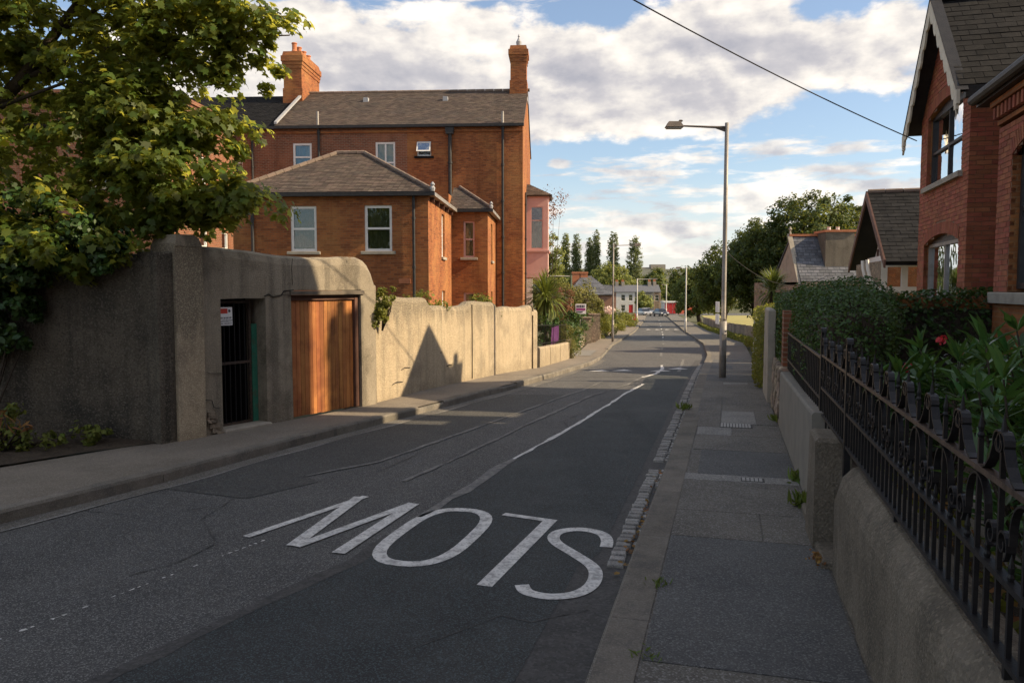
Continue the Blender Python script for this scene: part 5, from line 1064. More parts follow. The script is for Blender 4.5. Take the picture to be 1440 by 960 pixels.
# ------------------------------------------------------------------ right-hand garden walls, pier, fence
nw = thing('garden_wall', 'near rounded cement wall at the right foreground below the iron fence', 'wall', S(1.6, 3.5, .1))
sec = [(TW, -.05), (TW + .005, .78), (TW + .03, .88), (TW + .09, .95), (TW + .17, .965), (TW + .26, .93), (TW + .30, .82), (TW + .30, -.05)]
mb = MB(); rows = []
for i in range(61):
    s_ = lerp(.3, 6.2, i / 60); k = 1 if s_ < 5.85 else 1 - .18 * ((s_ - 5.85) / .35) ** 2.5
    rows.append([mb.p(*S(t, s_, z * k if z > 0 else z)) for t, z in sec])
for r0, r1 in zip(rows, rows[1:]):
    for k in range(7): mb.f.append([r0[k], r1[k], r1[k + 1], r0[k + 1]])
mb.f.append(rows[0]); mb.f.append(rows[-1][::-1]); noisy(mb, .012, 4); noisy(mb, .006, 14); mb.build('wall_body', M['wall_r'], nw, uv=False)
gp = MB(S); gp.box(1.36, 1.64, 6.68, 7.22, .05, .99, tx=.01, ty=.01, b=.03); noisy(gp, .012, 5); tag(gp.build('gate_pier', M['wall_r'], cat='pier', uv=False), 'short weathered stone pier standing between the two garden walls', 'pier')
mb = MB(S); mb.box(1.38, 1.75, 6.22, 7.85, .10, .19, b=.02); tag(mb.build('gate_step', M['wall_r'], cat='step', uv=False), 'worn stone step at the foot of the iron gate', 'step')
w2 = thing('garden_wall', 'flat smooth pale cement wall below the clipped hedge', 'wall', S(1.6, 10, .1))
mb = MB(); thick(lambda a, d, z: S(TW - d, 7.86 + a, z), 0, 4.6, 0, lambda a: 1.02 - .02 * a, .30, mb, 10, .025); noisy(mb, .003, 4); mb.build('wall_body', M['board'], w2, uv=False)
w3 = thing('rubble_wall', 'low crumbling stone wall continuing beyond the smooth cement wall', 'wall', S(1.6, 14, .1))
rows_n = 0
for c in range(5):
    s_ = 12.5
    while s_ < 16.2:
        L = rn.uniform(.22, .5); mb = MB(S); mb.box(TW + rn.uniform(-.03, .03), TW + .35, s_, min(s_ + L - .015, 16.25), .0 + c * .19, .18 + c * .19 + rn.uniform(-.01, .0), tx=.015, ty=.012, b=.02); noisy(mb, .02, 6); mb.build('stone', M['stone_w'], w3, uv=False); s_ += L
mb = MB(S); mb.box(TW + .05, TW + .33, 12.5, 16.2, 0, .93); mb.build('mortar_core', M['mortar'], w3, uv=False)
mb = MB(S); mb.box(TW - .06, TW + .06, 14.9, 16.6, .1, 1.78, b=.03); noisy(mb, .012, 4); tag(mb.build('slab_pier', M['stone'], cat='pier', uv=False), 'tall pale rendered slab pier at the end of the rubble wall', 'pier')
mb = MB(S); mb.box(TW + .08, TW + .42, 13.1, 13.5, .1, 1.8); tag(mb.build('brick_pier', M['brick_d'], cat='pier'), 'narrow red brick pier buried in the end of the hedge', 'pier')
# iron fence
tF = 1.55; HB, HM, HT = 1.0, 1.24, 1.535
fe = thing('iron_fence', 'black wrought-iron fence with scrolls on the near garden wall', 'fence', S(tF, 3.5, .95)); gi = thing('iron_gate', 'black wrought-iron garden gate behind the short stone pier', 'gate', S(tF, 7.1, .2))
fe2 = thing('iron_fence', 'plainer black iron fence half swallowed by the clipped hedge', 'fence', S(tF, 10.5, .95))
def rail(parent, s0, s1, z, w_=.018, h=.010):
    mb = MB(S); mb.box(tF - w_, tF + w_, s0, s1, z - h, z + h); mb.build('rail', M['rust' if z > 1.4 else 'black'], parent, uv=False)
for z in (HB, HM, HT): rail(fe, .9, 6.34, z); rail(gi, 6.40, 7.95, z)
rail(gi, 6.40, 7.95, .34)
for z in (1.12, 1.50): rail(fe2, 8.05, 12.4, z, .012)
P0 = [None] * 8
def proto(i, fn):
    if P0[i] is None: mb = MB(); n, m_ = fn(mb); P0[i] = mb.mesh(n, m_, uv=False)
    return P0[i]
def ins(me, parent, s_, z, rz=0., sc=(1, 1, 1), t=tF):
    o = link(me.name.split('.')[0], me, parent, tuple(Vector(S(t, s_, z)) - WL[parent.name])); o.rotation_euler = (0, 0, SR + rz); o.scale = sc; return o
def bar_fn(h):
    def f(mb): mb.box(-.008, .008, -.008, .008, 0, h); return 'bar', M['black']
    return f
def spear(mb):
    mb.box(-.008, .008, -.008, .008, 0, .10); mb.lathe(0, 0, [(.008, .10), (.013, .112), (.008, .122), (.011, .14), (.002, .19)], 6); return 'finial', M['black']
def knob(mb): mb.lathe(0, 0, [(.008, 0), (.012, .015), (.008, .026), (.011, .045), (.002, .085)], 6); return 'finial', M['black']
def strap(mb, path, w_, th):
    """flat iron strap bent along a path in the fence plane (y,z)"""
    P = [Vector((0, y, z)) for y, z in path]; r = []
    for i, q in enumerate(P):
        d = (P[min(i + 1, len(P) - 1)] - P[max(i - 1, 0)]).normalized(); nn_ = Vector((0, -d.z, d.y)) * th
        r.append([mb.p(*(q + nn_ + Vector((-w_, 0, 0)))), mb.p(*(q + nn_ + Vector((w_, 0, 0)))), mb.p(*(q - nn_ + Vector((w_, 0, 0)))), mb.p(*(q - nn_ + Vector((-w_, 0, 0))))])
    for A, B in zip(r, r[1:]):
        for k in range(4): j = (k + 1) % 4; mb.f.append([A[k], A[j], B[j], B[k]])
    mb.f.append(r[0]); mb.f.append(r[-1][::-1])
def volute(cy, cz, r0, r1, a0, turns, n=14, sgn=1): return [(cy + sgn * lerp(r0, r1, k / n) * math.cos(a0 + turns * 2 * math.pi * k / n), cz + lerp(r0, r1, k / n) * math.sin(a0 + turns * 2 * math.pi * k / n)) for k in range(n + 1)]
def scroll_up(sgn):
    def f(mb):
        p = [(sgn * .165, .0), (sgn * .13, .012), (sgn * .085, .05), (sgn * .055, .10)]; strap(mb, p + volute(sgn * .013, .11, .045, .014, 0, 1.15, 18, sgn), .016, .0035); return 'scroll', M['black']
    return f
def arch_fn(mb): strap(mb, [(-.11 + .0, -.16)] + [(.11 * -math.cos(math.pi * k / 12), -.12 + .11 * math.sin(math.pi * k / 12)) for k in range(13)] + [(.11, -.16)], .012, .004); return 'arch_strap', M['black']
def coil_fn(sgn):
    def f(mb): strap(mb, volute(0, 0, .052, .014, -1.2, 1.3, 18, sgn), .014, .004); return 'scroll', M['black']
    return f
def fence_run(parent, s0, s1, low, fine=True):
    sp = .1165; n = int((s1 - s0) / sp)
    for k in range(n + 1):
        s_ = s1 - k * sp; tall = k % 2 == 0
        if tall:
            ins(proto(0, bar_fn(HT - .34)) if low < .9 else proto(1, bar_fn(HT - HB)), parent, s_, low if low < .9 else HB); ins(proto(2, spear), parent, s_, HT - .002, sc=(1, 1, 1 if k % 4 else 1.15))
        else:
            ins(proto(3, bar_fn(.235)), parent, s_, HB + .001); ins(proto(4, knob), parent, s_, HM + .008)
        if fine and k % 4 == 0:
            ins(proto(5, scroll_up(1)), parent, s_, HT + .012); ins(proto(6, scroll_up(-1)), parent, s_, HT + .012); ins(proto(7, arch_fn), parent, s_ + 2 * sp, HT - .014)
            for sg_ in (-1, 1):
                c = link('scroll', coil(sg_), parent, tuple(Vector(S(tF, s_ + sg_ * .058, HM + .11)) - WL[parent.name])); c.rotation_euler = (0, 0, SR)
CO = {}
def coil(sg_):
    if sg_ not in CO: mb = MB(); coil_fn(sg_)(mb); CO[sg_] = mb.mesh('scroll', M['black'], uv=False)
    return CO[sg_]
fence_run(fe, .95, 6.28, 1.0); fence_run(gi, 6.46, 7.9, .34)
for s_ in (6.37, 8.0):
    mb = MB(S); mb.box(tF - .022, tF + .022, s_ - .022, s_ + .022, .15, 1.74, b=.0); mb.build('gate_post', M['black'], gi, uv=False)
    mb = MB(lambda x, y, z: S(tF + x, s_ + y, z)); strap(mb, [(0, 1.66), (.0, 1.72), (.02, 1.765)] + volute(-.0, 1.745, .045, .012, .6, 1.1, 14, 1), .022, .005); mb.build('scroll', M['black'], gi, uv=False)
for s_ in (4.6, 2.9, 1.2):
    mb = MB(S); mb.box(tF - .012, tF + .012, s_ - .012, s_ + .012, .9, 1.0); mb.build('foot', M['black'], fe, uv=False)
for k in range(26): ins(proto(1, bar_fn(HT - HB)), fe2, 8.2 + k * .165, .98)
fe3 = thing('iron_railing', 'low black scrolled iron railing crossing the garden by the red flowers', 'railing', S(2.6, 9.2, .6))
mb = MB(S); mb.box(1.75, 3.6, 9.19, 9.21, 1.36, 1.38); mb.build('rail', M['black'], fe3, uv=False); mb = MB(S); mb.box(1.75, 3.6, 9.19, 9.21, .80, .82); mb.build('rail', M['black'], fe3, uv=False)
for k in range(14):
    mb = MB(S); t = 1.8 + k * .135; mb.box(t - .007, t + .007, 9.195, 9.21, .6, 1.36); mb.build('bar', M['black'], fe3, uv=False)
    if k % 2 == 0:
        c = link('scroll', coil(1), fe3, tuple(Vector(S(t, 9.2, 1.435)) - WL[fe3.name])); c.rotation_euler = (0, 0, SR + math.pi / 2)
mb = MB(S); mb.poly([(1.74, -2, .55), (5.4, -2, .55), (5.4, 13.6, .55), (1.74, 13.6, .55)])
b2 = MB(S)
for i in range(14):
    for j in range(30):
        t0_, s0_ = 1.74 + i * .26, -.5 + j * .46; b2.poly([(t0_, s0_, .55), (t0_ + .26, s0_, .55), (t0_ + .26, s0_ + .46, .55), (t0_, s0_ + .46, .55)])
noisy(b2, .05, 2.2); b2.build('garden_bed', M['soil'], kind='structure', uv=False)
mb = MB(S); mb.box(2.25, 2.35, 1.0, 6.0, .5, .80, b=.01); noisy(mb, .01, 5); tag(mb.build('path_edging', M['stone'], cat='edging', uv=False), 'low pale edging wall inside the garden behind the iron fence', 'edging')
# ivy-covered dividing wall, its brick body
mb = MB(S); mb.box(2.0, 5.9, 13.4, 13.62, .4, 2.0); tag(mb.build('dividing_wall', M['brick_l'], cat='wall'), 'ivy-clad brick wall between the two right-hand gardens', 'wall')
# further walls on the right
mb = MB(S); mb.box(TW + .0, TW + .25, 20.6, 22.4, -.4, 1.02, b=.03); noisy(mb, .02, 3); tag(mb.build('stone_wall', M['stone_w'], cat='wall', uv=False), 'short brown stone wall beyond the yellow creeper', 'wall')
mb = MB(S); mb.box(TW + .0, TW + .45, 24.8, 25.6, -.6, 1.30, b=.12); noisy(mb, .02, 3); tag(mb.build('white_pier', M['white_w'], cat='pier', uv=False), 'rounded white-painted gate pier beyond the lamp post', 'pier')
wg = thing('white_gate', 'dark gate with a white top rail beside the white pier', 'gate', S(2.6, 25.2, -.3)); mb = MB(S); mb.box(1.95, 3.6, 25.15, 25.22, 1.30, 1.48); mb.build('top_rail', M['white'], wg, uv=False)
mb = MB(S); mb.box(1.95, 3.6, 25.16, 25.21, -.4, 1.298); mb.build('board_panel', M['oldwood'], wg, uv=False)
def wall_line(pts, h, th, m, name, label, cat='wall'):
    mb = MB()
    for (x0, y0), (x1, y1) in zip(pts, pts[1:]):
        d = Vector((x1 - x0, y1 - y0)).normalized(); n_ = Vector((d.y, -d.x)) * th; L = Vector((x1 - x0, y1 - y0)).length; k = max(1, int(L / 1.2))
        for i in range(k):
            a, b = i / k, (i + 1) / k; p, q = (lerp(x0, x1, a), lerp(y0, y1, a)), (lerp(x0, x1, b), lerp(y0, y1, b)); zb0, zb1 = gz(p[1]) - .1, gz(q[1]) - .1
            lo = [(p[0], p[1], zb0), (q[0], q[1], zb1), (q[0] + n_.x, q[1] + n_.y, zb1), (p[0] + n_.x, p[1] + n_.y, zb0)]; hh = h * (1 + .04 * math.sin(i * 2.3)); hi = [(x, y, z + hh + .1) for x, y, z in lo]
            mb.f.append([mb.p(*v) for v in hi])
            for j in range(4): jj = (j + 1) % 4; mb.poly([lo[j], lo[jj], hi[jj], hi[j]])
    noisy(mb, .015, 2); return tag(mb.build(name, m, cat=cat, uv=False), label, cat)
wall_line([(8.15, 25.9), (10.0, 31.4), (12.2, 38.2), (14.3, 46), (19.2, 72), (25.2, 105)], 1.0, .35, M['stone_w'], 'boundary_wall', 'long brown boundary wall of the park beyond the lamp post')
# ------------------------------------------------------------------ plants near the camera
mp = thing('maple_tree', 'big leaning maple with lobed leaves hanging over the dark roughcast wall', 'tree', (-9.2, 11.6, 0))
E1 = [(-6.9, 11.3, 5.4, 2.6, 1.5, 1.8), (-7.2, 10.9, 3.4, 2.3, 1.0, 1.0), (-4.95, 11, 4.9, 1.55, .9, 1.25), (-4.5, 11, 5.9, 1.3, .8, .8), (-3.5, 11, 5.65, .75, .45, .28), (-4.35, 10.9, 3.35, 1.25, .55, .38), (-5.0, 10.8, 3.6, 1.2, .7, .65), (-5.4, 10.9, 4.3, 1.4, .8, .8), (-6.4, 10.1, 2.7, 1.7, .4, .55), (-4.0, 10.9, 3.2, .95, .4, .28), (-3.75, 10.9, 3.35, .6, .35, .22), (-4.35, 11, 4.15, .95, .6, .55), (-3.9, 11, 5.2, .8, .5, .5), (-4.7, 10.8, 3.1, .9, .45, .4), (-9.4, 11.2, 5.0, 2.6, 1.8, 2.2), (-5.0, 11.4, 6.9, 2.0, 1.3, .9), (-6.6, 10.2, 2.75, 1.9, .45, .6), (-7.6, 10.6, 6.3, 1.8, 1.2, 1.2)]
p, nm, cs = clump_cloud(52000, E1, 1500, .24, .6, .75)
nm[:, 2] = np.abs(nm[:, 2]) + .35
dcam = np.linalg.norm(p - np.array([0, 0, EYE]), axis=1); o_ = np.argsort(dcam); p, nm = p[o_], nm[o_]
vis = np.abs(p[:, 0] / p[:, 1]) < .66; near = np.where(vis)[0][:300]; rest = np.setdiff1d(np.arange(len(p)), near)
leaves('crown', p[rest], .108, 'maple', M['maple'], mp, nm[rest], kind='stuff')
lp = [leaf_mesh('leaf', [[0, 0, 0]], 1., 'maple', M['maple'], axes=(np.array([[1., 0, 0]]), np.array([[0, 1., 0]]), np.array([[0, 0, 1.]])), var=0)]
def leaf_objs(pts, nms, mesh, parent, size, var=.3):
    x, y, z = rot_mats(nms, len(pts))
    for i in range(len(pts)):
        o = link('leaf', mesh, parent); s = size * (1 + var * rn.uniform(-1, 1))
        o.matrix_local = Matrix.Translation(Vector(pts[i]) - WL[parent.name]) @ Matrix((x[i], y[i], z[i])).transposed().to_4x4() @ Matrix.Scale(s, 4)
leaf_objs(p[near], nm[near], lp[0], mp, .11)
mb = MB(); mb.tube([(-9.2, 11.6, 0), (-9.1, 11.5, 1.5), (-8.6, 11.4, 3.0), (-7.6, 11.2, 4.2), (-6.7, 11.1, 5.0), (-5.9, 11.1, 6.0), (-5.4, 11.2, 7.0)], [.22, .19, .15, .11, .085, .05, .02], 8); mb.build('trunk', M['bark'], mp, smooth=True, uv=False)
for path, r in (([(-7.6, 11.2, 4.2), (-6.6, 11, 4.35), (-5.4, 11, 4.3), (-4.2, 10.95, 4.0)], .05), ([(-6.7, 11.1, 5.0), (-5.6, 11, 5.35), (-4.4, 11, 5.5), (-3.0, 11, 5.55)], .045), ([(-7.1, 11.1, 4.6), (-6, 10.9, 4.9), (-4.6, 10.9, 4.85)], .035), ([(-8.6, 11.4, 3), (-7.4, 11.0, 3.45), (-6.3, 11.0, 3.4), (-5.0, 11.0, 3.55)], .04), ([(-7.6, 11.2, 4.2), (-8, 11, 5.2), (-8.4, 11, 6.4)], .06), ([(-6.2, 11.1, 5.6), (-4.9, 11, 6.3), (-3.9, 11, 6.6)], .035), ([(-4.4, 11, 5.5), (-3.6, 10.9, 5.8), (-2.9, 10.9, 5.75)], .018)):
    mb = MB(); mb.tube(path, [r * (1 - .8 * k / (len(path) - 1)) for k in range(len(path))], 6); mb.build('branch', M['bark'], mp, smooth=True, uv=False)
def shrub(name, label, ells, n, size, m, ncl=30, rcl=.2, shape='oval', cat='shrub', loc=None, stem=True, flat=.9, shell=.4, kind=None, extra=None):
    c = ells[0]; L = loc or (c[0], c[1], c[2] - c[5]); t = thing(name, label, cat, L)
    p, nm, cs = clump_cloud(n, ells, ncl, rcl, shell, flat); leaves('foliage', p, size, shape, M[m], t, nm, kind=kind)
    if stem:
        mb = MB()
        for k in range(min(9, len(cs))): q = cs[k * len(cs) // 9 % len(cs)]; mb.tube([L, tuple(lerp(np.array(L), q, .5) + np.array([.05, 0, .05])), tuple(q)], [.018, .012, .005], 4)
        mb.build('stems', M['bark'], t, uv=False, kind='stuff')
    return t
shrub('ivy', 'dark ivy on the roughcast wall, its upper mass standing in for shaded maple leaves', [(-6.45, 10.05, 1.75, .5, .18, .55), (-6.2, 10.05, 2.35, .6, .22, .4), (-7.2, 10.1, 1.9, .7, .22, .8), (-7.4, 10.3, 2.9, 1.6, .45, .6), (-6.0, 10.35, 2.85, 1.1, .4, .45), (-5.45, 10.2, 2.55, .55, .25, .25)], 15000, .085, 'ivy', 170, .17, cat='ivy', loc=(-6.8, 10.1, .15))  # higher clumps stand in for the maple's shaded leaves, shade put into leaf colour
shrub('weed_patch', 'low yellowing weeds growing from the earth strip below the roughcast wall', [(-6.1, 9.75, .32, .55, .3, .16), (-6.7, 9.2, .30, .5, .3, .15), (-5.4, 10.1, .28, .3, .15, .10), (-6.25, 9.85, .65, .10, .08, .28)], 1500, .07, 'weed', 60, .10, cat='weeds', loc=(-6.1, 9.8, .17))
shrub('dead_weed', 'rust-brown dead dock leaves among the weeds below the roughcast wall', [(-6.2, 9.6, .48, .38, .2, .16)], 70, .13, 'weedr', 8, .10, 'lance', cat='weeds', loc=(-6.2, 9.6, .17))
shrub('ivy', 'small fresh green bush sprouting at the round corner of the garage wall', [(-2.30, 14.0, 1.78, .17, .16, .32), (-2.18, 14.12, 2.03, .2, .12, .12), (-2.4, 13.95, 1.55, .10, .10, .2)], 1500, .055, 'creeper', 28, .09, cat='bush', loc=(-2.3, 14.1, 1.4))
shrub('shrub', 'first sunny shrub peeping over the step of the long garden wall', [(-1.75, 16.9, 1.85, .45, .25, .28), (-2.1, 16.9, 1.8, .3, .2, .18)], 900, .06, 'creeper', 20, .12, loc=(-1.75, 17, .0))
shrub('shrub', 'second sunny shrub behind the garden wall, below the narrow porch window', [(-.75, 19.7, 1.75, .4, .25, .30), (-.45, 19.9, 1.65, .3, .2, .25)], 800, .06, 'creeper', 20, .12, loc=(-.75, 19.9, .0))
shrub('weed_tuft', 'thin dry weed tuft rooted on top of the garage wall', [(-2.75, 13.3, 2.68, .18, .06, .05)], 90, .05, 'weedr', 8, .05, 'blade', cat='weeds', loc=(-2.75, 13.3, 2.6), stem=False)
def tuft(s_, t, n, sz, label, name='grass_tuft'):
    c = np.array(S(t, s_, gz(S(t, s_, 0)[1]) + .12)); d = RNG.normal(size=(n, 3)); d[:, 2] = np.abs(d[:, 2]) + .6; d /= np.linalg.norm(d, axis=1, keepdims=True)
    L = sz * RNG.uniform(.5, 1.1, n); pts = c + d * (L / 2)[:, None] + RNG.normal(size=(n, 3)) * np.array([.04, .06, .0]); y = np.cross(d, RNG.normal(size=(n, 3))); y /= np.linalg.norm(y, axis=1, keepdims=True)
    leaves(name, pts, sz, 'lance', M['grass'], axes=(d, y, np.cross(d, y)), loc=tuple(c), label=label, cat='weeds')
tuft(7.95, 1.40, 60, .17, 'leafy weed at the wall foot just past the short stone pier'); tuft(9.0, 1.42, 40, .14, 'small weed at the foot of the smooth cement wall'); tuft(12.9, 1.42, 30, .13, 'weed at the foot of the rubble wall')
tuft(5.6, .27, 24, .06, 'tiny grass sprig in the kerb joint of the dark slab'); tuft(4.5, .28, 20, .05, 'tiny grass sprig at the near corner of the dark slab'); tuft(13.8, .02, 50, .13, 'moss green weed growing over the setts by the kerb')
b = MB(S); n = 60
lf = []
for k in range(60): lf.append(S(rn.uniform(-.10, .02), rn.uniform(6.0, 9.5), .03))
leaves('leaf_litter', lf, .05, 'oval', M['weedr'], kind='stuff', normals=np.tile([0, 0, 1.], (60, 1)) + RNG.normal(size=(60, 3)) * .3)
leaves('leaf_litter', [S(rn.gauss(1.38, .03), rn.gauss(6.33, .06), .16 + .02 * rn.random()) for _ in range(160)], .028, 'oval', M['weedr'], kind='stuff')
# clipped hedge and ivy wall
def SE(t, s_, z, rt, rs, rz): q = S(t, s_, z); return (q[0], q[1], q[2], rt, rs, rz)
def hedge(name, label, boxes, n, size, m, base, cat='hedge'):
    """boxes in the street frame: (t0,t1,s0,s1,z0,z1); leaves sit in a shell round each rounded block"""
    t = thing(name, label, cat, base); P_ = []; N_ = []; tot = sum((b[1] - b[0] + b[5] - b[4]) * (b[3] - b[2]) for b in boxes); core = MB(S)
    for b in boxes:
        k = int(n * (b[1] - b[0] + b[5] - b[4]) * (b[3] - b[2]) / tot); q = RNG.uniform(-1, 1, (k, 3)); ax = RNG.integers(0, 3, k, ); sgn = np.where(RNG.random(k) < .5, -1, 1); 
        q[np.arange(k), ax] = sgn; r = (np.abs(q) ** 5).sum(1) ** (1 / 5); q /= r[:, None]; nn_ = q ** 3; nn_ /= np.linalg.norm(nn_, axis=1, keepdims=True)
        h = np.array([b[1] - b[0], b[3] - b[2], b[5] - b[4]]) / 2; c = np.array([b[0] + b[1], b[2] + b[3], b[4] + b[5]]) / 2
        lump = .05 * np.sin(q[:, 1:2] * h[1] * 5.1) + .04 * np.sin(q[:, 2:3] * 7 + q[:, 0:1] * 5); w_ = c + q * h * (1 + lump) - nn_ * (RNG.uniform(0, 1, k) ** 2.2 * .22)[:, None]
        P_.append(np.stack([OO[0] + w_[:, 1] * U[0] + w_[:, 0] * NN[0], OO[1] + w_[:, 1] * U[1] + w_[:, 0] * NN[1], w_[:, 2]], 1)); N_.append(np.stack([nn_[:, 1] * U[0] + nn_[:, 0] * NN[0], nn_[:, 1] * U[1] + nn_[:, 0] * NN[1], nn_[:, 2] + .3], 1) + RNG.normal(size=(k, 3)) * .7)
        core.box(b[0] + .22, b[1] - .22, b[2] + .22, b[3] - .22, b[4], b[5] - .26)
    leaves('foliage', np.vstack(P_), size, 'oval', M[m], t, np.vstack(N_)); core.build('twigs', M['bark'], t, uv=False); return t
hedge('clipped_hedge', 'broad dark clipped hedge rising behind the fence beside the pavement', [(1.55, 2.5, 9.0, 12.6, .5, 2.12), (1.6, 2.8, 10.5, 13.8, .5, 2.24), (1.5, 2.3, 13.5, 16.2, .4, 2.1)], 42000, .042, 'hedge', S(2.1, 11.5, .5))
hedge('ivy', 'dark ivy blanket covering the brick wall between the gardens', [(1.9, 6.0, 13.15, 13.75, .5, 2.10)], 12000, .075, 'ivy', S(4, 13.4, .5), cat='ivy')
hedge('creeper_hedge', 'yellow-green creeper spilling over the wall toward the lamp post', [(1.25, 1.9, 16.6, 20.4, .0, 1.75), (1.3, 1.9, 18.6, 20.6, .0, 1.4)], 9000, .055, 'creeper', S(1.6, 18, 0.))
def spiky(name, label, c, r, n, base, m='palm', up=.15, trunk_r=.10):
    t = thing(name, label, 'palm', base); d = RNG.normal(size=(n, 3)); d[:, 2] += up; d /= np.linalg.norm(d, axis=1, keepdims=True); y = np.cross(d, [0, 0, 1.]); y /= np.linalg.norm(y, axis=1, keepdims=True) + 1e-6; z = np.cross(d, y)
    z *= np.sign(z[:, 2:3]); leaves('fronds', np.array(c) + d * r * .5, r, 'blade', M[m], t, axes=(d, y, z), var=.2)
    mb = MB(); mb.tube([base, (c[0] + .05, c[1], (base[2] + c[2]) / 2), c], [trunk_r * 1.3, trunk_r, trunk_r * .9], 8); mb.build('trunk', M['bark'], t, uv=False)
spiky('cordyline_palm', 'spiky green cordyline palm at the corner of the tall brick house', (1.32, 32, 1.75), 1.15, 420, (1.3, 32.1, -.8)); spiky('cordyline_palm', 'yellowish spiky palm crown above the creeper near the lamp post', (7.9, 24.2, 2.05), .75, 320, (7.9, 24.2, -.4), up=.5)
# oleander-like shrubs behind the fence
def lance_shrub(t, s_, h, label, n_st, part_leaves):
    base = S(t, s_, .52); o = thing('oleander_shrub', label, 'shrub', base); pts = []; dirs = []; mb = MB()
    for k in range(n_st):
        a = rn.uniform(0, 6.28); rr = rn.uniform(.1, .55); hh = h * rn.uniform(.62, 1.); tip = Vector(base) + Vector((rr * math.cos(a), rr * math.sin(a), hh)); mid = Vector(base).lerp(tip, .55) + Vector((rr * .2 * math.cos(a), rr * .2 * math.sin(a), .08)); path = [Vector(base), mid, tip]; mb.tube([tuple(q) for q in path], [.012, .009, .005], 5)
        for w_ in range(8):
            f = .38 + .62 * w_ / 7; q = path[0].lerp(path[1], f / .55) if f < .55 else path[1].lerp(path[2], (f - .55) / .45)
            for j in range(4 if w_ < 7 else 7):
                b_ = rn.uniform(0, 6.28); el_ = rn.uniform(.1, .9) if w_ < 7 else rn.uniform(.5, 1.3); d = Vector((math.cos(b_) * math.cos(el_), math.sin(b_) * math.cos(el_), math.sin(el_))); L = rn.uniform(.15, .24); pts.append((q + d * L / 2, d, L))
    mb.build('stems', M['bark'], o, uv=False, kind='stuff')
    pts.sort(key=lambda q: (q[0] - Vector((0, 0, EYE))).length)
    one = leaf_mesh('leaf', [[0, 0, 0]], 1., 'lance', M['oleander'], axes=(np.array([[1., 0, 0]]), np.array([[0, 1., 0]]), np.array([[0, 0, 1.]])), var=0)
    def axs(d):
        y = d.cross(Vector((0, 0, 1)) + Vector((rn.gauss(0, .35), rn.gauss(0, .35), 0))).normalized(); return d, y, d.cross(y) * (1 if d.cross(y).z > 0 else -1)
    rest_ = pts
    if part_leaves:
        for q, d, L in pts[:part_leaves]:
            x, y, z = axs(d); l_ = link('leaf', one, o); l_.matrix_local = Matrix.Translation(q - WL[o.name]) @ Matrix((x, y, z)).transposed().to_4x4() @ Matrix.Diagonal((L, L, L, 1))
        rest_ = pts[part_leaves:]
    if rest_:
        A = [axs(d) for q, d, L in rest_]; leaves('foliage', [tuple(q) for q, d, L in rest_], .2, 'lance', M['oleander'], o, axes=tuple(np.array([a[i] for a in A]) for i in range(3)), kind='stuff', var=.2)
    return o
sp_ = [(2.35, 5.0, 1.35, 'glossy long-leaved shrub right behind the near end of the iron fence', 20, 280), (2.9, 5.9, 1.5, 'tallest long-leaved shrub, its pale top whorl standing against the ivy', 20, 250), (2.3, 6.8, 1.15, 'low long-leaved shrub behind the iron gate with a red flower before it', 17, 200), (2.9, 4.6, 1.6, 'long-leaved shrub reaching the right edge below the stone sill band', 20, 250), (2.9, 7.4, 1.2, 'long-leaved shrub furthest back, by the black garden railing', 16, 0), (2.2, 3.7, 1.0, 'long-leaved shrub nearest the camera at the right edge', 16, 200)]
for a in sp_: lance_shrub(*a)
def flowers(name, label, c, r, n, sz, m): p_, d_ = ell_pts(n, c, (r, r, r * .7)); leaves(name, p_, sz, 'oval', M[m], normals=d_ + RNG.normal(size=(n, 3)) * .5, loc=tuple(c), label=label, cat='flowers')
for i, ((t, s_, z), lb) in enumerate((((2.6, 7.6, 1.62), 'red flower head among the leaves left of the pale top whorl'), ((2.2, 7.7, 1.47), 'red flower head just above the black garden railing'), ((2.75, 6.5, 1.55), 'pair of red blooms under the pale top whorl'), ((2.0, 6.9, 1.28), 'red flower low behind the fence finials'), ((3.0, 5.0, 1.95), 'dark red flower beside the stone sill band'), ((2.5, 7.9, 1.7), 'small red bloom highest near the ivy'))): flowers('flower_cluster', lb, S(t, s_, z), .055, 20, .045, 'petal')
b_ = [S(rn.uniform(1.8, 3.4), rn.uniform(1.5, 7), .57 + .03 * rn.random()) for _ in range(900)]
leaves('bark_chips', b_, .05, 'quad', M['weedr'], kind='stuff'); b_ = [S(rn.uniform(1.8, 2.6), rn.uniform(1.5, 7.5), .60 + .08 * rn.random()) for _ in range(900)]
leaves('ground_cover', b_, .06, 'oval', M['creeper'], kind='stuff')
